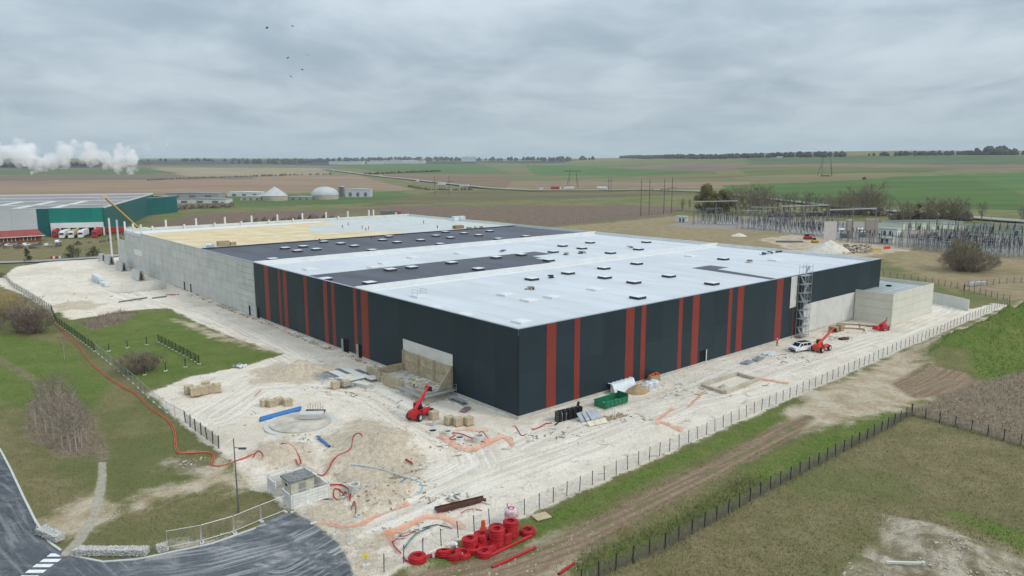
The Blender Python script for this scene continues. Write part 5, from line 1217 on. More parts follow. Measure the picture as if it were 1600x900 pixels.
for i, (px, py, l) in enumerate([(829,452,'small cardboard pile on the white roof'),(884,398,'grey roll on the white roof near the dark patch'),(1171,410,'brown scrap pile on the far white roof'),(908,396,'dark tool box on the white roof'),(860,434,'dark roof drum on the white roof'),(985,387,'bundle of pipes on the white roof'),(784,393.5,'brown bundle beside the dark roof patch')]):
    t_ = roof_thing(px, py, 'roof_scrap', l, 'scrap')
    for k in range(4): MB().cbox((random.uniform(-.7,.7),random.uniform(-.5,.5),.15+.12*k),(1.3,.5,.25),rz=k*.8).build('piece', [PALW, KERB, TARP, RUB][(i+k) % 4 if i not in (3,4) else 1], t_)
t_ = roof_thing(1203,396,'cable_heap','tangle of dark cables and white sacks on the far roof','cables')
for k in range(9): MB().cbox((-5+k*1.2,random.uniform(-.6,.6),.25),(random.uniform(.8,2.4),.5,.35),rz=random.random()*3).build('piece', KERB if k%3 else TARP, t_)

# ------------------------------------------------------------------ trees and shrubs
BARK = mat('bark', (.15,.12,.095), .95, .25, 2); BARKP = mat('pale_bark', (.42,.37,.31), .9, .2, 2); TWIG = mat('twigs', (.20,.155,.118), .95, .25, .6, alt=(.28,.22,.17)); TWIGO = mat('twigs_olive', (.19,.16,.09), .95, .25, .6, alt=(.27,.23,.13)); TWIGY = mat('twigs_yellow', (.40,.30,.13), .95, .2, .6, alt=(.48,.38,.2)); TWIGR = mat('twigs_purple', (.19,.125,.11), .95, .25, .6, alt=(.26,.185,.16))
def bare_tree(seed, wr=.33, t0=.15, nl=26, nsub=5, twn=5, tw=.0028, up=.75):
    """unit-height leafless tree: leader, limbs at all heights, side branches, fine twigs"""
    rd = random.Random(seed); tr, cr = MB(), MB()
    U_ = lambda: rd.uniform(-1, 1)
    pts = [Vector((0,0,-.02))]
    for k in range(1, 7): pts.append(Vector((pts[-1].x+U_()*.012, pts[-1].y+U_()*.012, .86*k/6)))
    for k in range(6): tr.cyl(pts[k], pts[k+1], .016*(1-k/6.5), .016*(1-(k+1)/6.5), 5, caps=False)
    def along(t):
        f = min(5.999, t/.86*6); a = int(f); return pts[a].lerp(pts[a+1], f-a)
    for i in range(nl):
        t = t0+(.84-t0)*((i+rd.random())/nl); u = (t+.1-t0)/(1.08-t0); L = wr*(.25+.95*math.sqrt(max(0, 1-(2*u-.95)**2)))*rd.uniform(.75,1.15)
        a = i*2.4+rd.uniform(-.5,.5); d = Vector((math.cos(a), math.sin(a), up*rd.uniform(.6,1.3))).normalized(); p = along(t*.93); m_ = p+d*L*.55; q = m_+(d+Vector((0,0,.35))).normalized()*L*.5
        tr.cyl(p, m_, .0055, .0035, 3, caps=False); cr.cyl(m_, q, .0035, .0012, 3, caps=False)
        for k in range(nsub):
            f = rd.uniform(.25,1); s0 = p.lerp(m_, f/.55) if f < .55 else m_.lerp(q, (f-.55)/.45); e = (d*.6+Vector((U_()*.8, U_()*.8, rd.uniform(.1,.9)))).normalized()*L*rd.uniform(.3,.55); w = Vector((U_(),U_(),U_())).normalized()*tw
            cr.add([s0-w, s0+w, s0+e], [(0,1,2)])
            for j_ in range(twn):
                s1 = s0+e*rd.uniform(.2,1); e2 = (e.normalized()+Vector((U_(),U_(),rd.uniform(-.3,.8)))*.8).normalized()*L*rd.uniform(.15,.34); w2 = Vector((U_(),U_(),U_())).normalized()*tw*.7
                cr.add([s1-w2, s1+w2, s1+e2], [(0,1,2)])
    return tr, cr
def tree_type(seed, bark, twig_, **kw):
    tr, cr = bare_tree(seed, **kw); return tr.data("trunk", bark), cr.data("crown", twig_)
TT = {k: tree_type(*a, **b) for k, (a, b) in {
  'round0': ((3,BARK,TWIGO), dict(wr=.38, nl=40, nsub=6, twn=7, t0=.06, tw=.0058)), 'round1': ((5,BARK,TWIG), dict(wr=.37, nl=40, nsub=6, twn=7, t0=.06, tw=.0058)), 'round2': ((8,BARK,TWIGO), dict(wr=.42, nl=42, nsub=6, twn=7, t0=.05, tw=.0058)),
  'slim0': ((12,BARK,TWIG), dict(wr=.2, nl=30, up=1.4, t0=.14, twn=6, tw=.0046)), 'slim1': ((15,BARK,TWIGO), dict(wr=.18, nl=28, up=1.5, t0=.15, twn=6, tw=.0046)),
  'grove0': ((21,BARKP,TWIG), dict(wr=.24, nl=20, t0=.33, up=1.2, twn=4, tw=.0032)), 'grove1': ((22,BARKP,TWIGR), dict(wr=.34, nl=30, t0=.12, up=1.0, twn=5, tw=.0032)), 'grove2': ((27,BARKP,TWIG), dict(wr=.26, nl=20, t0=.3, up=1.1, twn=4, tw=.0032))}.items()}
def tree(kind, loc, h, label, group=None, name='bare_tree', wide=1.0):
    t = thing(name, label, 'tree', loc, random.random()*6.28, group); a, b = TT[kind]; link('trunk', a, t); link('crown', b, t); t.scale = (h*wide, h*wide, h); return t
def shrub(px, py, r, h, n, m, label, name='shrub', seed=1, cat='shrub', stems=True):
    rd = random.Random(seed); x, y, z = at(px, py); t = thing(name, label, cat, (x, y, z)); mb = MB(); sm = MB()
    for k in range(n):
        v = Vector((rd.gauss(0,1), rd.gauss(0,1), rd.gauss(0,1))).normalized()*(rd.random()**.33); lump = 1+.22*math.sin(v.x*5+seed)*math.cos(v.y*4+seed*2)
        c = Vector((v.x*r*lump, v.y*r*lump, h*(.5+.46*v.z*lump))); b0 = Vector((c.x*.35, c.y*.35, 0)); d = (c-b0).normalized()
        if k % 5 == 0: sm.cyl(b0, c, .014*h**.6, .005, 3, caps=False)
        for j in range(7):
            s_ = c+Vector((rd.uniform(-1,1),rd.uniform(-1,1),rd.uniform(-1,1)))*h*.05; e = (d*1.1+Vector((rd.uniform(-1,1),rd.uniform(-1,1),rd.uniform(-.3,.9)))).normalized()*h*rd.uniform(.09,.22); w = Vector((rd.uniform(-1,1),rd.uniform(-1,1),rd.uniform(-.5,.5))).normalized()*.016*h**.5
            mb.add([s_-w, s_+w, s_+e], [(0,1,2)])
    mb.build('crown', m, t); sm.build('trunk', BARK, t); return t
# row behind the substation
for i, (px, py, h, k, l, w) in enumerate([(1066,330,11,'slim0','thin bare tree at the meadow edge before the evergreen',1.2),(1078,328,10,'slim1','small bare tree touching the evergreen',1.2),(1150,333,19,'round1','bare round tree behind the evergreen crown',1.0),(1172,334,21,'round0','large rounded bare tree just beyond the evergreen',1.1),(1190,334,20,'round2','wide bare tree next to the large rounded one',1.0),
    (1300,338,15,'round1','bare tree behind the second gantry beam',1.0),(1318,338,18,'round0','tall bare tree behind the third gantry post',1.0),(1338,337,20,'round2','bare tree beside the broadest crown beyond the gantry',1.0),(1362,337,23,'round0','broadest bare tree in the row beyond the gantries',1.15),
    (1408,345,13,'round1','bare tree over the corner of the pale green control building',1.0),(1424,345,12,'round2','bare tree beside the dark conifer',1.0),(1452,345,17,'slim0','tall bare tree right behind the control building',1.6),(1470,346,17,'slim1','second tall bare tree behind the control building',1.7),(1488,346,16,'slim0','third tall bare tree behind the control building',1.7),(1502,346,15,'round1','last bare tree behind the control building',1.0),(1534,345,14,'slim1','lone thin bare tree near the pale road',1.8),(1598,346,10,'round1','bare tree at the picture edge near the pale road',1.0),
    (1388,346,15,'slim0','lone thin bare tree between the two tree groups',1.3),(1160,336,17,'round2','bare tree overlapping the dark edge of the evergreens',1.1),(1181,337,17,'round1','front bare tree under the large rounded crown',1.2),(1199,337,15,'round0','low bare tree at the end of the rounded group',1.2),(1310,340,14,'round2','low front bare tree behind the third gantry mast',1.2),(1328,340,15,'round1','low front bare tree in the middle of the gantry group',1.2),(1350,339,19,'round1','bare tree filling the broadest crown',1.2),(1372,339,16,'round2','low bare tree at the end of the gantry group',1.1),(1416,347,11,'round0','low dense bare tree in front of the conifer',1.3),(1446,347,13,'round2','bare tree just beyond the conifer',1.2),(1462,347,14,'round1','bare tree over the middle of the control building',1.2),(1479,347,13,'round0','bare tree over the far half of the control building',1.2),(1495,347,12,'round2','low bare tree near the end of the control building',1.2)]):
    g = G(px, py); tree(k, (g[0], g[1], H(*g)), h, l, 'bare trees beyond the substation', wide=w)
for i, px in enumerate((1207,1216,1225,1233,1241,1250,1258,1266,1274,1283,1292)):
    g = G(px, 336+random.uniform(-1.5,1.5)); tree(('slim0','slim1')[i%2], (g[0], g[1], H(*g)), random.uniform(15,19), 'slender bare tree in the close row behind the switchgear', 'slender trees behind the switchgear', wide=1.25)
# grove on the lawn
GV = [(57,668),(66,655),(72,680),(80,664),(84,690),(92,676),(95,650),(102,664),(106,694),(112,680),(118,660),(124,692),(130,676),(135,690),(88,640),(76,642),(112,645),(62,640),(98,702),(128,700),(78,628),(96,630),(120,705),(110,705)]
for i, (px, py) in enumerate(GV):
    g = G(px, py); tree(('grove0','grove2')[i%2], (g[0], g[1], H(*g)), random.uniform(4.6,6.2), 'young bare tree in the dense grove on the lawn', 'young trees of the lawn grove', wide=1.15)
for i, (px, py, h, k, l) in enumerate([(28,516,7,'grove1','purple-brown bare tree at the fence end of the lawn'),(42,520,8,'grove1','tallest purple-brown bare tree beside the fence'),(56,520,7.5,'grove1','purple-brown bare tree nearest the orange conduit'),(66,518,6,'grove2','small bare tree right at the dark fence'),(101,562,5,'grove2','lone sapling standing on the lawn by the conduit')]):
    g = G(px, py); tree(k, (g[0], g[1], H(*g)), h, l, wide=1.25 if i < 4 else .8)
shrub(212,584, 3.6,4.3, 420, TWIG, 'large leafless bush between the loose fence posts', seed=4); shrub(234,578, 3.0,3.3, 300, TWIGR, 'smaller leafless bush behind the large lawn bush', seed=5)
shrub(8,498, 5.0,7.0, 420, TWIGY, 'yellow twiggy shrub at the picture edge by the fence', seed=6); shrub(-10,514, 4,5.5, 260, TWIGO, 'olive shrub at the picture edge below the yellow one', seed=7)
shrub(52,521, 4.4,5.8, 480, TWIGR, 'dense purple-brown thicket against the yard fence', seed=14); shrub(32,519, 3.6,5.2, 260, TWIG, 'grey-brown thicket beside the yellow shrub', seed=15)
shrub(1512,424, 10.5,7.6, 1500, TWIG, 'large rounded brown bush on the dry meadow', seed=8); shrub(1502,421, 6,11.5, 520, TWIGO, 'taller twiggy top rising behind the rounded meadow bush', seed=9)
LEAF = mat('evergreen_leaf', (.06,.085,.026), .8, .35, .22, alt=(.26,.20,.05)); LEAFD = mat('pine_needles', (.026,.042,.018), .85, .4, .5, alt=(.055,.068,.028))
def evergreen(px, py, h, wr, label, m=LEAF, cone=False, n=2600, seed=1, leaf=.55):
    rd = random.Random(seed); x, y, z = at(px, py); t = thing('evergreen_tree', label, 'tree', (x, y, z)); mb = MB(); tk = MB()
    tk.cyl((0,0,-.2),(0,0,h*.75),h*.022,h*.006,6)
    cl = []
    for k in range(26):
        f = rd.random(); zz = h*(.12+.85*f); rr = wr*((1-f)*.95+.06 if cone else math.sqrt(max(.05,1-(2*f-.7)**2*.8))*.95); a = rd.uniform(0,6.28); u = rr*rd.uniform(.25,.95)
        cl.append((u*math.cos(a), u*math.sin(a), zz, wr*rd.uniform(.22,.42)*(1 if not cone else .7))); tk.cyl((0,0,zz*.7),(u*math.cos(a),u*math.sin(a),zz),h*.006,h*.002,4,caps=False)
    for k in range(n):
        c = rd.choice(cl); v = Vector((rd.gauss(0,1),rd.gauss(0,1),rd.gauss(0,.75))); v = v.normalized()*c[3]*rd.uniform(.55,1.1); p = Vector(c[:3])+v
        s = leaf*rd.uniform(.5,1.2); a = Vector((rd.uniform(-1,1),rd.uniform(-1,1),rd.uniform(-.5,.8))).normalized()*s; b = v.cross(a); b = (b.normalized() if b.length > 1e-4 else Vector((0,0,1)))*s*.55
        mb.add([p-a*.5, p+b*.5, p+a*.5, p-b*.5], [(0,1,2,3)])
    mb.build('crown', m, t); tk.build('trunk', BARK, t)
evergreen(1103,331,21,10,'big evergreen with golden tips behind the first gantry',n=9000,seed=2,leaf=1.1); evergreen(1115,333,15,9,'front golden evergreen between the two larger ones',n=6000,seed=12,leaf=1.1); evergreen(1130,331,17,9.0,'lower spreading part-golden evergreen beside the big one',n=8000,seed=3,leaf=1.1)
evergreen(1434,346,12,4.5,'single dark conifer among the bare trees',LEAFD,True,1500,4,.8); evergreen(43,409,5.5,2.6,'small dark pine nearest the picture edge behind the yard',LEAFD,True,900,5,.45); evergreen(114,403,5.2,3.4,'broad dark pine behind the yard',LEAFD,False,1300,6,.45); evergreen(146,401,4.2,3.2,'low dark pine next to the yard corner',LEAFD,False,1000,7,.45)
evergreen(478,344,5,3,'small dark conifer behind the row of columns',LEAFD,False,700,8,.5) if False else None
clumps([(385,349),(430,346),(470,343),(520,340)], 4.0, 4, 3.0, 'hedgerow', 'brown scrub behind the roof columns', WOODB)

# ------------------------------------------------------------------ power substation
STEEL = mat('galvanised_steel', (.21,.22,.23), .5, .12, 2, metal=.3); INSB = mat('dark_insulator', (.035,.022,.018), .35, .1); INSW = mat('light_cabinet', (.62,.63,.62), .6, .06)
def gantry(pl, pr, bh, mast, label, mids=(.5,)):
    a, b = G(*pl), G(*pr); d = b-a; L = np.hypot(*d); t = thing('gantry', label, 'gantry', (a[0], a[1], 0), math.atan2(d[1], d[0]))
    MB().box(0,L,-.25,.25,bh-.25,bh+.25).build('beam', mat('pale_beam', (.36,.38,.375), .5, .1), t)
    for u in (0,1)+tuple(mids): MB().cyl((L*u-.5,0,0),(L*u,0,bh),.2,.16,6).cyl((L*u+.5,0,0),(L*u,0,bh),.2,.16,6).build('leg', STEEL, t)
    if mast: MB().cyl((0,0,bh),(0,0,mast),.15,.06,6).build('mast', STEEL, t)
gantry((1083.5,351),(1151,349),14.8,0,'steel portal gantry in front of the evergreen'); gantry((1218.5,364),(1291,361),15.2,21.5,'steel portal gantry in the middle of the switchgear'); gantry((1293,375),(1366,371),15.6,20,'steel portal gantry above the transformers')
for i, (pl_, pr_, h_, l) in enumerate([((1158,349),(1200,350),8.5,'low portal frame behind the switchgear near the evergreens'),((1172,345),(1215,346),9.5,'second low portal frame behind the switchgear'),((1225,352),(1285,354),9,'low portal frame behind the middle gantry'),((1420,372),(1480,374),9.5,'low portal frame before the pale green building'),((1470,382),(1545,386),10,'low portal frame behind the meadow bush'),((1545,376),(1620,379),9,'low portal frame at the picture edge')]): gantry(pl_, pr_, h_, h_+(4 if i % 2 else 0), l)
MST = MB().cyl((0,0,0),(0,0,17),.18,.06,6).data('mast', STEEL); MSF = MB().cbox((0,0,.4),(1,1,.8)).data('footing', CONC)
for i, (px, py) in enumerate([(1118,345),(1165,352),(1190,358),(1240,362),(1262,366),(1408,380),(1436,386),(1462,378),(1498,390),(1530,384),(1565,392),(1590,384)]):
    x, y, z = at(px, py); t_ = thing('lightning_mast', 'slender lightning mast among the switchgear', 'mast', (x, y, z), 0, 'lightning masts of the substation'); link('mast', MST, t_).scale = (1,1,random.uniform(.7,1.1)); link('footing', MSF, t_)
def gear(kind):
    t = thing('switchgear', '', 'switchgear'); 
    if kind == 0:
        for k in (-1,0,1):
            MB().cyl((k*2.2,0,0),(k*2.2,0,2.6),.11,n=5).build('support', STEEL, t); MB().lathe([(.12,2.6),(.2,2.8),(.13,2.95),(.2,3.15),(.13,3.3),(.2,3.5),(.12,3.7),(.2,3.9),(.1,4.4)],6,(k*2.2,0,0)).build('insulator', INSB, t); MB().cbox((k*2.2,.15,1.0),(.7,.5,1.0)).build('cabinet', INSW, t)
        MB().cyl((-2.6,0,4.5),(2.6,0,4.5),.07,n=4).build('busbar', STEEL, t)
    elif kind == 1:
        for k in (-1,1):
            MB().cyl((k*1.6,-.7,0),(k*1.6,-.7,3.4),.09,n=4).cyl((k*1.6,.7,0),(k*1.6,.7,3.4),.09,n=4).build('support', STEEL, t)
        MB().cbox((0,0,3.4),(4.2,1.7,.14)).build('frame', STEEL, t)
        for k in range(3):
            for y_ in (-.6,.6): MB().cyl((-1.5+k*1.5,y_,3.45),(-1.5+k*1.5,y_,4.9),.12,.08,6).build('insulator', STEEL if k%2 else INSB, t)
    else:
        MB().cyl((0,0,0),(0,0,6.5),.14,.1,6).build('support', STEEL, t); MB().cyl((0,0,6.5),(0,0,8.4),.2,.12,6).build('insulator', INSB, t); MB().cyl((-2.5,0,6.2),(2.5,0,6.2),.08,n=4).build('crossarm', STEEL, t)
        for k in (-2.2,2.2): MB().cyl((k,0,6.2),(k,0,7.4),.12,.08,5).build('insulator', INSB, t)
    return t
GT0 = [gear(k) for k in range(3)]; used_ = [False]*3
LBL = ['three-pole breaker with dark insulators','grey disconnector frame','tall insulator post with crossarm']
ROWN = ('first','second','third','fourth','fifth','sixth','seventh','eighth')
def put_gear(k, loc, rz, where):
    if not used_[k]: o = GT0[k]; used_[k] = True; o.location = loc; o.rotation_euler[2] = rz
    else: o = copy_tree(GT0[k], loc, rz)
    o.scale = (1.05,1.05,random.uniform(1.1,1.6)); o['label'] = LBL[k]+' '+where; o['group'] = ['substation breakers','substation disconnectors','substation insulator posts'][k]
def rows(p0, p1, nrow, ncol, dep, pat, where):
    a, b = G(*p0), G(*p1); d = b-a; e = d/np.hypot(*d); n_ = np.array([-e[1], e[0]]); an = math.atan2(e[1], e[0])
    for r_ in range(nrow):
        for c in range(ncol):
            q = a+d*(c+.5+random.uniform(-.12,.12))/ncol+n_*dep*(r_+random.uniform(-.12,.12))
            if random.random() > .1: put_gear(pat[r_ % len(pat)], (q[0], q[1], 0), an+random.choice((0,0,0,R(90))), 'in the '+ROWN[r_]+' row '+where)
rows((1092,351),(1155,352),5,7,7,(0,1,2,1,2),'under the first gantry'); rows((1152,357),(1222,362),8,8,6.5,(1,0,2,1,0,1,2,1),'between the first two gantries'); rows((1226,365),(1288,369),6,7,7,(0,1,0,2,1,2),'under the middle gantry'); rows((1400,386),(1480,394),7,8,6,(1,2,1,0,1,2,1),'before the pale green building'); rows((1480,396),(1600,403),8,10,6.5,(1,0,2,1,0,2,1,1),'behind the meadow bush'); rows((1310,378),(1395,383),2,5,5,(1,1),'below the transformers')
FWB = mat('brown_fire_wall', (.30,.255,.225), .9, .1, .4); FWP = mat('pale_fire_wall', (.56,.52,.50), .9, .07, .4)
def box_thing(name, px, py, d, rz, m, label, cat, part='slab'):
    x, y, z = at(px, py); t = thing(name, label, cat, (x, y, z), rz); MB().cbox((0,0,d[2]/2),d).build(part, m, t); MB().cbox((0,0,d[2]+.06),(d[0]+.1,d[1]+.1,.12)).build('cap', CONC, t); return t
box_thing('fire_wall', 1296,375,(6.6,.6,9.6), .05, FWP, 'pale tall wall slab next to the third gantry mast', 'wall'); box_thing('fire_wall', 1326,372,(5.6,1.0,9.6), .6, FWB, 'brown fire wall between the two transformers', 'wall'); box_thing('fire_wall', 1360,371,(7.2,1.0,9.8), .15, FWB, 'brown fire wall behind the second transformer', 'wall')
def transformer(px, py, label):
    x, y, z = at(px, py); t = thing('transformer', label, 'transformer', (x, y, z), .3)
    MB().cbox((0,0,2.2),(4.4,2.6,3.4)).build('tank', INSW, t)
    for k in range(6): MB().cbox((-2+k*.8,-1.7,2.2),(.25,.7,2.8)).build('radiator', STEEL, t)
    cn = MB().cyl((-1.8,.2,5.2),(1.6,.2,5.2),.6,n=12).build('conservator', INSW, t)
    for k in (-1.4,0,1.4): MB().cyl((k,.6,3.9),(k,.9,6.2),.2,.1,6).build('bushing', INSB, t)
    MB().cbox((0,0,.25),(5,3.2,.5)).build('plinth', CONC, t)
transformer(1314,374,'grey-white transformer beside the pale wall slab'); transformer(1343,373,'grey-white transformer in front of the second brown fire wall')
PG = mat('pale_green_panel', (.42,.46,.34), .7, .06, tint=.08); PG2 = mat('cream_panel', (.60,.62,.52), .7, .05); PG3 = mat('olive_panel', (.30,.34,.24), .7, .06)
def panel_hall(p0, p1, dep, h, label, pat, rm):
    a, b = G(*p0), G(*p1); d = b-a; L = np.hypot(*d); t = thing('control_building', label, 'building', (a[0], a[1], 0), math.atan2(d[1], d[0])); n = max(3, round(L/2.2))
    MB().box(.05,L-.05,.12,dep,0,h-.35).build('core', PG3, t)
    for k in range(n): MB().box(L*k/n+.02,L*(k+1)/n-.02,0,.11,.25,h-.8).build('wall_panel', pat[k % len(pat)], t)
    for s in (0, L-.12): MB().box(s,s+.12,.14,dep,.2,h-.4).build('end_wall', PG2, t)
    MB().box(-.3,L+.3,-.3,dep+.3,h-.78,h-.3).build('fascia', PG, t); MB().box(.3,L-.3,.3,dep-.3,h-.3,h-.12).build('roof', rm, t)
    for k in range(2): MB().box(L*(.3+.3*k),L*(.3+.3*k)+1.2,-.04,-.0,.25,2.6).build('door', mat('dark_door', (.05,.06,.055), .5, .1), t)
DR = mat('dark_flat_roof', (.11,.11,.105), .8, .15)
panel_hall((1404,360.5),(1503,359),16,5.2,'long pale green control building behind the switchgear',(PG,PG2,PG,PG,PG2,PG3),DR); panel_hall((1511,364),(1640,371),10,5.0,'low grey-green building behind the switchgear at the picture edge',(PG,PG3,PG,PG),DR)
panel_hall((1371,367),(1401,369),6,4.2,'white cabin in front of the control building',(INSW,INSW,INSW),GREY); panel_hall((1369,380),(1393,381.5),5,3.2,'small white cabin nearest the warehouse end',(INSW,INSW),GREY); panel_hall((1056,347),(1073,347.5),4,4.2,'white cabin at the far end of the switchgear',(INSW,INSW),INSW)
# site goods near the substation
x, y, z = at(1262,374); t_ = thing('red_machine', 'red excavating machine parked behind the warehouse', 'machine', (x, y, z), .3); MB().cbox((0,0,1.2),(3.6,2.2,1.1)).build('body', RMACH, t_); MB().cbox((-.6,0,2.2),(1.6,1.7,1.1)).build('cab', GLASS, t_); MB().cbox((0,-.9,.4),(3.8,.5,.8)).cbox((0,.9,.4),(3.8,.5,.8)).build('crawler_track', BUMPER, t_); MB().cbox((2.8,0,2.2),(3.2,.4,.4),ry=.5).build('arm', RMACH, t_)
x, y, z = at(1273,379); t_ = thing('yellow_machine', 'small yellow machine beside the chalk heap', 'machine', (x, y, z), .2); YM = mat('machine_yellow', (.55,.36,.03), .5, .1); MB().cbox((0,0,.9),(3,1.6,1.0)).build('body', YM, t_); MB().cbox((-.4,0,1.9),(1.2,1.3,1.0)).build('cab', GLASS, t_); MB().cbox((0,0,.3),(3.2,1.9,.5)).build('crawler_track', BUMPER, t_)
x, y, z = at(1368,394); t_ = thing('yellow_crate', 'yellow crate beside the rubble behind the warehouse', 'crate', (x, y, z), .1); MB().cbox((0,0,.7),(4.2,2,1.4)).build('box', mat('pale_yellow', (.60,.47,.14), .7, .1), t_); MB().cbox((0,0,1.45),(4.3,2.1,.1)).build('lid', PALW, t_)
x, y, z = at(1386,389); t_ = thing('orange_barriers', 'orange plastic barriers beyond the yellow crate', 'barriers', (x, y, z), .2)
for k in range(4): MB().cbox((k*.9-1.4,0,.6),(.8,.5,1.2),rz=.2*k).build('barrier', MATS['orange_plastic'], t_)
mb = MB()
for k in range(160):
    g = G(random.uniform(1318,1362), random.uniform(383,396)); mb.cbox((g[0],g[1],.2),(random.uniform(.3,1.5),random.uniform(.2,.7),random.uniform(.2,.7)),rz=random.random()*3,m=random.randint(0,2))
struct(mb.build('rubble', [RUB, PALW, RUST]), 'dark rubble beside the large chalk heap', 'stuff')
x, y, z = at(1235,379); t_ = thing('pipe_row', 'row of dark pipe ends behind the warehouse', 'pipes', (x, y, z), -.02)
for k in range(12): MB().cyl((-6+k*1.1,0,.4),(-6+k*1.1,3,.4),.4,n=8).build('pipe', GREYD, t_)
x, y, z = at(1528,446); t_ = thing('white_tanks', 'group of white liquid tanks in cages on the dry meadow', 'tanks', (x, y, z), .3)
for k in range(5):
    o = MB().cbox((-2.6+k*1.3,.35*(k%2),.65),(1.1,1.05,1.1)).build('tank', WPAINT, t_); m_ = MB()
    for q in range(5): m_.cyl((-3.1+k*1.3+q*.25,.35*(k%2)-.56,.1),(-3.1+k*1.3+q*.25,.35*(k%2)-.56,1.25),.025,n=4)
    m_.build('cage', SCAFF, o)
# timber and works by the annex
for i, (px, py, d, rz, m, l) in enumerate([(1302,520,(2.2,1.4,1.6),.6,'W','wooden crate behind the orange telehandler'),(1312,517,(1.8,1.4,1.6),.7,'W','second wooden crate behind the orange telehandler'),(1340,509,(9,.4,.4),-.35,'W','long timber lying before the annex wall'),(1330,514,(6,.35,.3),-.25,'W','shorter timber lying before the annex wall'),(1318,531,(2.2,1.2,.5),.5,'R','rust-red steel pieces on the chalk by the annex')]):
    x, y, z = at(px, py); t_ = thing('timber' if d[0] > 3 else 'site_crate', l, 'timber' if d[0] > 3 else 'crate', (x, y, z), rz); mm = PALW if m == 'W' else RUST
    for k in range(3): MB().cbox((0,(k-1)*d[1]/3,d[2]/2),(d[0],d[1]/3-.03,d[2])).build('board', mm, t_)

# ------------------------------------------------------------------ green logistics hall and its lorries
TEAL = mat('teal_cladding', (.012,.19,.155), .5, .06, .1, tint=.06); TEALD = mat('dark_and_shaded_teal', (.008,.105,.10), .5, .06, .1, tint=.06); PALE = mat('pale_cladding', (.50,.51,.52), .5, .05, .1, tint=.03); ROOFG = mat('grey_bitumen_roof', (.25,.23,.225), .8, .14, .05); ROOFL = mat('roof_white_line', (.60,.60,.58), .7, .1); BRICK = mat('red_brick', (.22,.075,.05), .9, .15, 1); RTILE = mat('red_roof_sheet', (.27,.05,.035), .7, .1, .3); WIN = mat('window_glass', (.05,.065,.075), .15, .2, spec=.6)  # TEALD also carries the painted shade of the hall's angled side
p0, p1 = G(-60,373), G(165,367); d = p1-p0; L = np.hypot(*d); e1 = d/L
gh = thing('green_warehouse', 'large teal and pale grey logistics hall with lorry docks', 'warehouse', (p0[0], p0[1], 0), math.atan2(d[1], d[0]))
gl = lambda nm, x0, x1, y0, y1, z0, z1, m, par=gh: MB().box(x0,x1,y0,y1,z0,z1).build(nm, m, par)
xs = lambda px: L*(px+60)/225
gl('core', -60, L, .5, 190, 0, 14.6, PALE); gl('roof', -60, L+.2, .3, 190.5, 14.6, 14.75, ROOFG)
for k in range(8): gl('wall_panel', -60+k*(xs(58)+60)/8, -60+(k+1)*(xs(58)+60)/8-.05, 0, .5, 0, 15, PALE)
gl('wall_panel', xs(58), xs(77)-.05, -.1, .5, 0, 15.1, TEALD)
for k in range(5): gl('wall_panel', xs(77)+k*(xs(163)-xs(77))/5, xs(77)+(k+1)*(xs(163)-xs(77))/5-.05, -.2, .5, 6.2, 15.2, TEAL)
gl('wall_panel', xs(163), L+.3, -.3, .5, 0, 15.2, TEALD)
for k in range(13): gl('side_panel', L, L+.3, .6+k*14.5, .6+(k+1)*14.5-.05, 0, 15.1, TEALD)  # angled side: its shading is put into the colour as a darker teal
gl('dock_fascia', xs(79), xs(163.5), -1.2, -.25, 4.4, 7.2, FLASH)
for k in range(7): x_ = xs(79)+(xs(163.5)-xs(79))*k/6; gl('dock_pier', x_-.4 if k else x_, x_+.4 if k else x_+2.2, -1.1, -.25, 0, 4.4, FLASH)
for k in range(6): x_ = xs(79)+(xs(163.5)-xs(79))*k/6; gl('dock_opening', x_+.5, x_+(xs(163.5)-xs(79))/6-.5, -.22, -.205, 0, 4.4, BLACK)
for v in (40, 90, 140): gl('roof_ridge', -60, L, v, v+1.2, 14.75, 15.1, ROOFL)
for k in range(int((L+42)//18)): gl('rooflight_row', -50+k*18, -46+k*18, 8, 36, 14.76, 15.0, ROOFL); gl('rooflight_row', -50+k*18, -46+k*18, 48, 84, 14.76, 15.0, ROOFL)
for (x0, x1, y0, y1, z0, z1) in ((-60,L+.3,-.1,.4,15.0,15.3),(L-.4,L+.35,.5,190,14.75,15.4),(-60,L,190,190.8,14.5,15.6)): gl('parapet', x0,x1,y0,y1,z0,z1, ROOFL)
q0, q1, q2 = G(135,338), G(225,337.5), G(278,331.5)
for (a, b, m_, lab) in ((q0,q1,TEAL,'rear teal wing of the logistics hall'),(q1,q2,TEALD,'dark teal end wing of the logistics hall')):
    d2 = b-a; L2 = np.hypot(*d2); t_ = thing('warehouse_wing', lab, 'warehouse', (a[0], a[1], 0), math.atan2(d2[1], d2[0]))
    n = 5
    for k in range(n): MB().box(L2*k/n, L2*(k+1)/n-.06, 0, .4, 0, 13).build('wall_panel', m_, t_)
    MB().box(.1,L2-.1,.41,60,0,12.6).build('core', TEALD, t_); MB().box(.1,L2-.1,.3,60,12.6,12.75).build('roof', ROOFG, t_); MB().box(0,L2,-.05,.6,13.0,13.2).build('parapet', ROOFL, t_); MB().box(L2*.4,L2*.4+3,20,23,12.75,14.2).build('roof_unit', BLACK, t_)
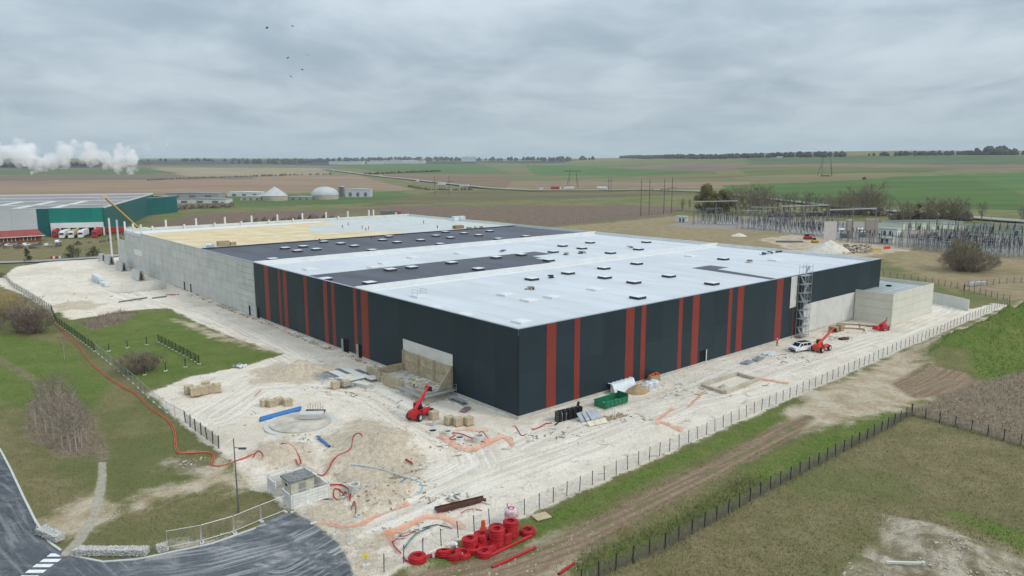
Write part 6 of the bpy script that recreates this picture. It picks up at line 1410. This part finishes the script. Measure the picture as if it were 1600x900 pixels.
# brick office
a, b = G(-30,383), G(65,377); d = b-a; L2 = np.hypot(*d); of = thing('brick_office', 'low red brick office with a red roof before the hall', 'building', (a[0], a[1], 0), math.atan2(d[1], d[0]))
MB().box(0,L2,0,12,0,3.0).build('wall', BRICK, of); MB().add([(-1,-1.2,3.0),(L2+1.5,-1.2,3.0),(L2,7,5.8),(-1,7,5.8),(-1,12.5,3.0),(L2+1,12.5,3.0)], [(0,1,2,3),(3,2,5,4),(1,5,2),(0,3,4),(0,4,5,1)]).build('roof', RTILE, of); MB().box(-1,L2+1.6,-1.4,-1.15,2.85,3.15).build('gutter', FLASH, of)
for k in range(14):
    if k in (9,): continue
    w_ = MB().box(1+k*(L2-2)/14,1+(k+1)*(L2-2)/14-.5,-.06,0,.9,2.6).build('window', WIN, of); MB().box(1+k*(L2-2)/14-.06,1+k*(L2-2)/14+.12,-.1,-.06,.85,2.65).build('frame', FRAMEW, w_)
DN = 'lorries backed up to the teal hall docks'; front = -e1[1]*0
def at_dock(px, out): 
    k = xs(px); n_ = np.array([e1[1], -e1[0]]); q = p0+e1*k+n_*out; return (q[0], q[1], 0)
ang = math.atan2(-e1[0], e1[1])
for px, out, l, bm_, cm_ in ((89,0,'red trailer parked deep in the first dock',LRED,LRED),(107,9,'white lorry nearest the red trailer at the docks',LWH,LWH),(121,9,'lorry with tan trailer at the docks',LTAN,LWH),(136,9,'white lorry right of the tan trailer at the docks',LWH,LWH),(157,8,'red lorry at the last dock',LRED,LRED)): lorry(at_dock(px, out), ang, l, bm_, cm_, DN)
x, y, z = at(182,366); lorry((x,y,0), R(190), 'red trailer parked beside the shaded teal wall', LRED, LRED, 'vehicles beside the docks'); x, y, z = at(212,366); lorry((x,y,0), R(170), 'white tarpaulin lorry behind the yellow crane', LWH, LWH, 'vehicles beside the docks')
def car(px, py, rz, m, label):
    x, y, z = at(px, py); t = thing('parked_car', label, 'car', (x, y, z), rz, 'cars parked before the brick office')
    MB().side([(-2.1,.3),(2.1,.3),(2.15,.75),(1.2,.9),(.5,1.4),(-1.2,1.42),(-2.0,.95)], -.85,.85).build('body', m, t); MB().side([(1.0,.93),(.48,1.32),(-1.15,1.34),(-1.8,.95)], -.87,.87).build('windows', GLASS, t)
    for wx in (-1.3,1.3):
        for wy in (-.75,.75): wheel(t, wx, wy, .32, .2)
CG = mat('car_grey', (.12,.13,.14), .35, .1, spec=.5); CS = mat('car_silver', (.50,.52,.53), .35, .05, spec=.5)
for i, (px, py, m_, l) in enumerate([(5,384.5,CG,'dark car parked at the picture edge before the office'),(15,385,CS,'silver car parked second from the picture edge'),(29,384,CG,'dark car parked before the office windows'),(42,384,WPAINT,'white car parked before the office end'),(60,383,CG,'dark green-grey car parked by the lawn'),(75,384.5,CS,'silver car parked by the hedge'),(91,379,WPAINT,'white car parked near the dock lorries')]): car(px, py, 1.2+i*.1, m_, l)

# ------------------------------------------------------------------ yellow mobile crane behind the low wall
cx_, cy_ = BW(14, 221); cr = thing('mobile_crane', 'yellow mobile crane with raised telescopic boom behind the concrete wall', 'crane', (cx_, cy_, 0), A)
CY_ = mat('crane_yellow', (.58,.33,.02), .45, .1, spec=.4)
MB().box(-5,5,-1.3,1.3,1.0,2.0).build('chassis', CY_, cr); MB().box(3.6,5.6,-1.3,1.3,1.0,3.1).build('cab', CY_, cr); MB().box(-2.6,.8,-1.3,1.3,2.0,3.6).build('turret', CY_, cr); MB().box(5.61,5.63,-1.1,1.1,2.0,2.9).build('windscreen', GLASS, cr)
for wx in (-4,-2.5,2,3.5):
    for wy in (-1.2,1.2): wheel(cr, wx, wy, .65, .45)
pv = Vector((cx_, cy_, 3.4)); rd_ = ray(163,308); tipd = (np.hypot(cx_, cy_)+14)/np.hypot(rd_[0], rd_[1]); tip = Vector((rd_[0]*tipd, rd_[1]*tipd, CAMH+rd_[2]*tipd))
lv = (Matrix.Rotation(-A,4,'Z') @ (tip-pv).to_4d()).to_3d(); o_ = Vector((0,0,3.4))
b1 = MB().cyl(o_, o_+lv*.4, .75,.68,4).build('boom_base', CY_, cr)
MB().cyl(o_+lv*.38, o_+lv*.72, .5,.45,4).build('boom_section', mat('crane_dark', (.10,.085,.05), .5, .1), b1); MB().cyl(o_+lv*.38+Vector((.3,-.35,.1)), o_+lv*.99+Vector((.2,-.2,.1)), .22,.2,4).build('boom_edge', CY_, b1); MB().cyl(o_+lv*.7, o_+lv, .4,.34,4).build('boom_tip', MATS['crane_dark'], b1); MB().cbox(o_+lv,(1.8,1.2,1.0)).build('head', mat('crane_head', (.60,.35,.25), .6, .1), cr)

# ------------------------------------------------------------------ farm domes, sheds, pylons, traffic far off
GREYM = mat('grey_dome', (.46,.46,.45), .6, .08, .2); TANW = mat('tan_tank_wall', (.40,.36,.29), .8, .1, .2)
def dome(px, py, r, hw, hd, label, cone=False):
    x, y, z = at(px, py); t = thing('digester_dome', label, 'dome', (x, y, z), 0, 'biogas domes of the farm')
    MB().cyl((0,0,-.5),(0,0,hw),r,n=28).build('tank_wall', TANW, t)
    pf = [(r*1.02,hw),(r*.55,hw+hd*.5),(.05,hw+hd)] if cone else [(r*1.02*math.cos(a),hw+hd*math.sin(a)) for a in np.linspace(0,1.55,8)]
    MB().lathe(pf,28).build('membrane_roof', GREYM, t, smooth=not cone)
dome(430,313,13.0,5.0,9.5,'pointed grey digester dome on a tan tank',True); dome(508,311,14.5,4.5,9.0,'rounded grey digester dome beside the white shed')
def shed(px, py, d, rz, m, label, roof=None):
    x, y, z = at(px, py); t = thing('farm_shed', label, 'shed', (x, y, z), rz)
    MB().cbox((0,0,d[2]/2),d).build('wall', m, t); MB().side([(-d[0]/2-.3,d[2]),(d[0]/2+.3,d[2]),(d[0]/2+.3,d[2]+.4),(0,d[2]+1.0),(-d[0]/2-.3,d[2]+.4)],-d[1]/2-.3,d[1]/2+.3).build('roof', roof or GREYM, t)
    for k in range(3): MB().cbox((-d[0]*.3+k*d[0]*.3,-d[1]/2-.03,d[2]*.35),(d[0]*.12,.08,d[2]*.55)).build('door', GREYD, t)
shed(561,307.5,(29,14,8.5),.02,PALE,'white box shed right of the round dome'); shed(534,306,(5,8,10.5),.0,GREYD,'dark grey plant block beside the white shed'); shed(470,312,(24,6,3),.0,GREY,'low grey plant between the two domes'); shed(394,313,(22,8,4),.0,TANW,'low tan wall left of the pointed dome'); shed(385,306.5,(40,14,4.5),.0,CONCL,'long pale low shed left of the pointed dome',FLASH); shed(318,317,(52,16,4),-.05,CONCL,'low white farm shed behind the brown hedge',ROOFG); shed(306,309,(60,18,5),-.03,GREY,'wide grey shed roof behind the teal hall',ROOFG)
for i, (px, py, w, h, l) in enumerate([(540,257,260,22,'far white factory sheds on the middle skyline'),(585,256.5,120,14,'far white hall beside the factory'),(620,256,420,24,'far long pale hall before the wooded ridge'),(640,256,130,16,'far white hall at the end of the row'),(732,252.5,110,34,'far white tower block on the skyline'),(1219,247,40,9,'far white farm shed on the crest')]):
    x, y, z = at(px, py); r_ = math.hypot(x, y); sc_ = r_/6000; t_ = thing('distant_hall', l, 'building', (x, y, z)); W2, H2 = w*sc_, h*sc_
    MB().box(-W2/2,W2/2,0,W2*.4,-2,H2).build('wall', PALE, t_); MB().box(-W2/2-1,W2/2+1,-1,W2*.4+1,H2,H2+1.5).build('roof', FLASH, t_)
    if h > 30:
        for k in range(4): MB().box(-W2/2+W2*k/4+2,-W2/2+W2*(k+1)/4-2,3,W2*.2,H2+1.5,H2*(1.15+.1*(k%2))).build('block', PALE, t_)
DST = mat('dark_pylon', (.07,.075,.08), .6, .1)
def pylon(px, py, h, label, k=1.0):
    x, y, z = at(px, py); t = thing('pylon', label, 'pylon', (x, y, z), .25)
    for s in (-1,1):
        MB().cyl((s*h*.25,-h*.06,0),(s*h*.18,0,h*.95),.3*k,.2*k,4).cyl((s*h*.25+s*h*.12,h*.06,0),(s*h*.18,0,h*.95),.3*k,.2*k,4).cyl((s*h*.31,0,h*.3),(s*h*.2,0,h*.5),.2*k,n=4).build('leg', DST, t)
    MB().cyl((-h*.55,0,h*.92),(h*.55,0,h*.92),.32*k,n=4).cyl((-h*.5,0,h*.98),(h*.5,0,h*.98),.2*k,n=4).build('crossarm', DST, t)
pylon(895,293,27,'double-legged pylon beside the lorries on the motorway'); pylon(1290,275.5,45,'far pylon standing in the straw field',1.5)
tag(clumps([(1282,275.5),(1298,275.5)],4,4,2.5,'field_shrub','x',WOODB), 'dark scrub at the feet of the far pylon', 'scrub'); tag(clumps([(1350,280.5),(1352.5,280.5)],8,2,3,'field_shrub','x',WOOD), 'single dark round tree in the green field', 'tree')
for i, (px, py, h, l) in enumerate([(1001,337,27,'first wooden power pole left of the evergreen'),(1014,336,27,'second wooden power pole beside the first'),(1037,334.5,27,'third wooden power pole near the evergreen'),(1049,333,28,'fourth wooden power pole next to the evergreen'),(951,299,20,'power pole at the white lorry'),(954.5,299,20,'twin power pole at the white lorry'),(679.5,306,24,'power pole left of the motorway bend'),(702,306,24,'power pole right of the motorway bend')]):
    x, y, z = at(px, py); t_ = thing('power_pole', l, 'power pole', (x, y, z), .1, 'wooden power poles in the fields')
    MB().cyl((0,0,0),(0,0,h),.28,.2,6).build('pole', DST, t_); MB().cyl((-3.0,0,h*.70),(3.0,0,h*.72),.16,n=4).build('crossarm', DST, t_)
    for s in (-2.8,0,2.8): MB().cyl((s,0,h*.7),(s,0,h*.7-1.2),.16,n=5).build('insulator', DST, t_)
mb = MB()
def wire(a, b, sag, r=.05):
    pts = [tuple(np.array(a)*(1-u)+np.array(b)*u-np.array([0,0,sag*4*u*(1-u)])) for u in np.linspace(0,1,9)]; mb.tube(pts, r, 3)
pa_ = at(1001,337); pb_ = at(1049,333); pm = at(700,306)
for s in (-2.8,0,2.8): wire((pa_[0]+s,pa_[1],19),(pb_[0]+s,pb_[1],19),.8); wire((pa_[0]+s,pa_[1],19),(pm[0]+s,pm[1],17),6)
tag(mb.build('power_lines', DST), 'thin power lines strung between the wooden poles', 'power lines')
for i, (px, py, rz, m_, c_, l) in enumerate([(868,297.6,R(0),LRED,LWH,'red lorry on the far motorway'),(890,297.4,R(180),LWH,LWH,'white lorry behind the red one on the motorway'),(940,297.2,R(0),LWH,LWH,'white lorry passing the twin poles'),(726,293.5,R(160),LWH,LWH,'white lorry at the motorway bend'),(690,291,R(155),LWH,LWH,'white lorry left of the motorway bend')]):
    x, y, z = at(px, py); o = lorry((x,y,z+.8+math.hypot(x,y)*.0004), rz, l, m_, c_, 'lorries on the far motorway')
for i, (px, py) in enumerate([(547,270),(595,276.5),(521,267.5),(652,285),(845,298)]):
    x, y, z = at(px, py); t_ = thing('distant_van', ['white van far down the motorway','white van on the motorway before the brown field','white van farthest down the motorway','white van approaching the motorway bend','white van behind the red motorway lorry'][i], 'van', (x, y, z+.9+math.hypot(x,y)*.0004), 2.6); MB().side([(-3,.4),(3,.4),(3,1.3),(1.8,2.6),(-3,2.7)],-1.1,1.1).build('body', LWH, t_); MB().cbox((0,0,.3),(5,2.0,.5)).build('underbody', BUMPER, t_)
t_ = roof_thing(600,340,'truck','x','truck') if False else None
x, y, z = at(585,343); lorry((x+6,y+30,0), R(8), 'dark flatbed lorry behind the far roof edge', GREYD, LRED, 'vehicles behind the far roof edge')

# ------------------------------------------------------------------ birds
BIRD = mat('bird_dark', (.03,.03,.033), .9, .1)
bd = MB().add([(0,.22,0),(-.05,0,.03),(.05,0,.03),(0,-.25,0),(0,0,-.06),(-.5,.05,.14),(-.42,-.08,.12),(.5,.05,.14),(.42,-.08,.12)], [(0,1,2),(1,3,2),(0,4,1),(0,2,4),(1,4,3),(2,3,4),(1,0,5),(1,5,6),(1,6,3),(2,7,0),(2,8,7),(2,3,8)]).data('bird', BIRD)
for i, (px, py, l) in enumerate([(417,44,'topmost dark bird at the side of the flock'),(457,41,'topmost bird near the middle of the flock'),(449,91,'bird in the middle row nearest the side'),(480,86,'bird in the middle row farthest across'),(472,109,'second lowest bird of the flock'),(455,120,'lowest bird of the flock')]):
    w = ray(px, py); k = 150/w[1]; o = link('bird', bd, None, (w[0]*k, 150, CAMH+w[2]*k), random.uniform(0,3)); o.rotation_euler[1] = random.uniform(-.5,.5); tag(o, l, 'bird', 'birds in the sky')

# ------------------------------------------------------------------ loose cover: clods, grass, weeds
def inside(px, py, keys, minv):
    ok = np.zeros(px.shape, bool)
    for k in keys:
        for pg in LAYERS[k]: ok |= poly_sd(px, py, pg) > minv
    return ok
def in_building(px, py):
    a = (px-CX)*UX+(py-CY)*UY; b = -(px-CX)*UY+(py-CY)*UX
    return ((a > -.5) & (a < 129.5) & (b > -.5) & (b < 228)) | ((a > 114) & (a < 141) & (b > -10) & (b < 6.5)) | ((a > -12.8) & (a < 0) & (b > 15) & (b < 33))
def scatter(n, ymax=170, p=1.6):
    y_ = 60+(ymax-60)*rng.random(n)**p; x_ = (rng.random(n)*2-1)*y_*.74; return x_, y_
def tri_mesh(name, V, F, m, label):
    me = bpy.data.meshes.new(name); me.vertices.add(len(V)); me.loops.add(F.size); me.polygons.add(len(F))
    me.vertices.foreach_set('co', V.astype(np.float32).ravel()); me.loops.foreach_set('vertex_index', F.astype(np.int32).ravel()); me.polygons.foreach_set('loop_start', np.arange(0, F.size, 3, dtype=np.int32))
    me.materials.append(m); me.update(calc_edges=True); return struct(link(name, me), label, 'stuff')
def blades(name, x_, y_, h, w, lean, m, label):
    n = len(x_); z_ = hz(x_, y_); a = rng.random(n)*6.28; hh = h*(.5+rng.random(n)); l = lean*(rng.random(n))*hh; b = rng.random(n)*6.28; ww = w*(.6+.8*rng.random(n))
    v0 = np.stack([x_-np.cos(a)*ww, y_-np.sin(a)*ww, z_-.05], 1); v1 = np.stack([x_+np.cos(a)*ww, y_+np.sin(a)*ww, z_-.05], 1); v2 = np.stack([x_+np.cos(b)*l, y_+np.sin(b)*l, z_+hh], 1)
    V = np.stack([v0, v1, v2], 1).reshape(-1, 3); tri_mesh(name, V, np.arange(3*n).reshape(-1, 3), m, label)
def world_mat(name, c1, c2, c3, sc=.5, soft=False):
    m = bpy.data.materials.new(name); m.use_nodes = True; t = NT(m.node_tree); pos = t.n('NewGeometry').outputs['Position']
    c = t.mix(t.rng(t.noise(pos, sc, 4, .6), .35, .65), c1, c2); c = t.mix(t.rng(t.noise(pos, 5.0, 2, .6), .45, .75), c, c3)
    b = t.n('BsdfPrincipled', {'Base Color': c, 'Roughness': .95, 'Specular IOR Level': .05})
    if soft: t.set(b.inputs['Normal'], t.n('VectorMath', {0: t.n('VectorMath', {0: t.n('NewGeometry').outputs['Normal'], 1: (0.,0.,1.6)}, operation='ADD').outputs[0]}, operation='NORMALIZE').outputs[0])
    t.n('OutputMaterial', {'Surface': b.outputs[0]}); return m
NOGR = ['chalk','asphalt','track','kerbpath','rubble','scrub']
x_, y_ = scatter(150000, 175); ok = ~inside(x_, y_, NOGR, -.3) & ~in_building(x_, y_); lawn = inside(x_, y_, ['lawn'], .4) & ok
gl_ = lawn
blades('grass', x_[gl_], y_[gl_], .20, .045, .8, world_mat('lawn_blades', (.11,.16,.036), (.17,.19,.058), (.085,.12,.028), soft=True), 'short green grass of the verges and lawn')
rest = ok & ~lawn & ~inside(x_, y_, ['soil'], -.5)
blades('dry_grass', x_[rest], y_[rest], .20, .045, .9, world_mat('dry_blades', (.21,.18,.085), (.155,.155,.06), (.27,.22,.12), soft=True), 'rough straw and olive winter grass')
x_, y_ = scatter(170000, 200, 1.0); ok = inside(x_, y_, ['scrub'], .1)
blades('weeds', x_[ok], y_[ok], .6, .045, .8, world_mat('weed_blades', (.26,.195,.135), (.37,.29,.21), (.17,.125,.085), soft=True), 'dead brown weeds')
fl = polyline([(880,932),(943,900),(1045,855),(1133,806),(1209,763),(1307,712),(1376,676),(1425,648)], .05); fl += polyline([(1425,648),(1532,678),(1680,722)], .08)
fl = np.array(fl); k_ = len(fl); fx_ = np.repeat(fl[:,0], 5)+rng.normal(0,.35,k_*5)-.3; fy_ = np.repeat(fl[:,1], 5)+rng.normal(0,.35,k_*5)+.25
blades('weeds', fx_, fy_, .7, .022, .6, world_mat('fence_weeds', (.26,.225,.165), (.19,.175,.10), (.34,.30,.235), soft=True), 'dead grass and weeds grown into the field fence')
tr_l = np.array(polyline([(930,895),(1045,845),(1133,796),(1200,752)], .05)); k_ = len(tr_l); fx_ = np.repeat(tr_l[:,0], 4)+rng.normal(0,1.2,k_*4)-1.5; fy_ = np.repeat(tr_l[:,1], 4)+rng.normal(0,1.0,k_*4)+.8
blades('weeds', fx_, fy_, .4, .05, .9, world_mat('verge_weeds', (.15,.15,.065), (.24,.20,.11), (.12,.10,.052), soft=True), 'mixed weeds on the verge below the track')
x_, y_ = scatter(150000, 260, .8); bank = LAYERS['lawn'][4]; ok = (poly_sd(x_, y_, bank) > .3) & (y_ < 230)
blades('bank_weeds', x_[ok], y_[ok], .5, .06, 1.2, world_mat('bank_blades', (.105,.20,.03), (.15,.245,.048), (.07,.14,.022), soft=True), 'lush green weeds on the earth bank')
x_, y_ = scatter(260000, 260, .7); ok = (poly_sd(x_, y_, LAYERS['scrub'][3]) > -.5)
blades('brushwood', x_[ok], y_[ok], .9, .05, 1.6, world_mat('brush_blades', (.22,.165,.125), (.30,.24,.19), (.15,.11,.085), soft=True), 'heap of brown brushwood at the lawn edge')
# clods and stones
def stones(name, x_, y_, smin, smax, m, label):
    n = len(x_); s = smin+(smax-smin)*rng.random(n)**3; z_ = hz(x_, y_)
    base = np.array([(1,0,0),(-1,0,0),(0,1,0),(0,-1,0),(0,0,1.)]); F0 = np.array([(0,2,4),(2,1,4),(1,3,4),(3,0,4)])
    V = base[None]*(.55+.9*rng.random((n,5,1)))*np.array([1,.8,.75]); a = rng.random(n)*6.28; c, d = np.cos(a)[:,None], np.sin(a)[:,None]
    X_ = V[:,:,0]*c-V[:,:,1]*d; Y_ = V[:,:,0]*d+V[:,:,1]*c
    P_ = np.stack([x_[:,None]+X_*s[:,None], y_[:,None]+Y_*s[:,None], z_[:,None]+V[:,:,2]*s[:,None]-.02], 2).reshape(-1,3)
    F = (F0[None]+5*np.arange(n)[:,None,None]).reshape(-1,3); tri_mesh(name, P_, F, m, label)
x_, y_ = scatter(26000, 200); ok = inside(x_, y_, ['chalk'], .3) & ~in_building(x_, y_) & (fbm(x_*.12, y_*.12, 44, 3) > .47)
stones('chalk_clods', x_[ok], y_[ok], .03, .22, world_mat('clod_chalk', (.64,.57,.48), (.48,.40,.31), (.72,.66,.58)), 'chalk clods strewn over the site')
x_, y_ = scatter(60000, 110, 1.0); ok = inside(x_, y_, ['rubble'], -.2) & (fbm(x_*.3, y_*.3, 61, 3) > .5)
stones('rubble', x_[ok], y_[ok], .03, .2, world_mat('clod_rubble', (.50,.44,.35), (.30,.24,.16), (.60,.55,.47)), 'white stones and rubble on the bare patch')
x_, y_ = scatter(30000, 190); ok = inside(x_, y_, ['soil'], .0) & ~in_building(x_, y_)
stones('soil_clods', x_[ok], y_[ok], .03, .2, world_mat('clod_soil', (.36,.29,.20), (.47,.40,.30), (.26,.20,.13)), 'tan soil clods on the bare ground')
g = G(1413,886); t_ = thing('concrete_post', 'pale concrete post lying in the rubble', 'post', (g[0], g[1], H(*g)+.35), -.05); MB().cbox((0,0,.1),(3.6,.22,.2)).build('shaft', CONCL, t_); MB().cbox((1.8,0,.1),(.25,.4,.3)).build('head', CONC, t_)

# ------------------------------------------------------------------ steam and haze
def vol_mat(name, col, dens, an=0.0, torn=False):
    m = bpy.data.materials.new(name); m.use_nodes = True; t = NT(m.node_tree)
    dn = dens
    if torn:
        nz_ = t.noise(t.n('NewGeometry').outputs['Position'], .028, 6, .62, .4); dn = t.math('MULTIPLY', t.rng(nz_, .40, .66), dens)
    v = t.n('VolumePrincipled', {'Color': (*col,1), 'Density': dn, 'Anisotropy': an}); t.n('OutputMaterial', {'Volume': v.outputs[0]}); return m
def plume(name, puffs, D, label, dens, vox):
    mb = MB(); rd = random.Random(5)
    for px, py, r in puffs:
        for k in range(7):
            w = ray(px+rd.uniform(-r,r)*.8, py+rd.uniform(-r,r)*.7); kk = (D+rd.uniform(-30,30))/w[1]; rr = r*rd.uniform(.35,.75)*D/FPX
            c = (w[0]*kk, w[1]*kk, CAMH+w[2]*kk); mb.lathe([(.01,-rr),(rr*.7,-rr*.7),(rr,0),(rr*.7,rr*.7),(.01,rr)], 10, c)
    ob = mb.build(name, vol_mat(name+'_vapour', (1,1,1), dens, 0.0, True)); md = ob.modifiers.new('r','REMESH'); md.mode = 'VOXEL'; md.voxel_size = vox
    tx = bpy.data.textures.new('puff','CLOUDS'); tx.noise_scale = 16; tx.noise_depth = 4; dm = ob.modifiers.new('d','DISPLACE'); dm.texture = tx; dm.strength = 13; dm.mid_level = .5; dm.texture_coords = 'GLOBAL'
    t2 = bpy.data.textures.new('puff_fine','CLOUDS'); t2.noise_scale = 5; t2.noise_depth = 3; d2 = ob.modifiers.new('e','DISPLACE'); d2.texture = t2; d2.strength = 6; d2.mid_level = .5; d2.texture_coords = 'GLOBAL'
    dg = bpy.context.evaluated_depsgraph_get(); nm = bpy.data.meshes.new_from_object(ob.evaluated_get(dg)); ob.modifiers.clear(); ob.data = nm
    return struct(ob, label, 'stuff')
plume('steam', [(-25,240,20),(0,238,18),(22,230,16),(38,226,13),(40,245,18),(60,250,18),(85,245,18),(108,240,18),(130,242,18),(150,246,16),(168,252,14),(185,250,15),(200,255,14),(192,236,11),(205,240,8),(60,262,8),(205,264,8),(185,266,7),(52,272,4),(118,228,9)], 1500, 'billowing white steam plume drifting above the far fields', .10, 3.2)
plume('steam_wisp', [(241,198,6),(239,206,6),(236,220,5),(233,230,6),(243,212,4),(264,217,4),(261,226,5)], 1500, 'thin wisps of steam beside the big plume', .03, 2.2)
hb = MB().box(-15500,15500,-860,15200,-3,235).build('haze', vol_mat('haze_air', (.80,.90,1.0), 5.5e-5, .2)); struct(hb, 'thin blue haze over the plain', 'stuff')
S.cycles.volume_bounces = 12; S.cycles.max_bounces = 12; S.cycles.transparent_max_bounces = 12
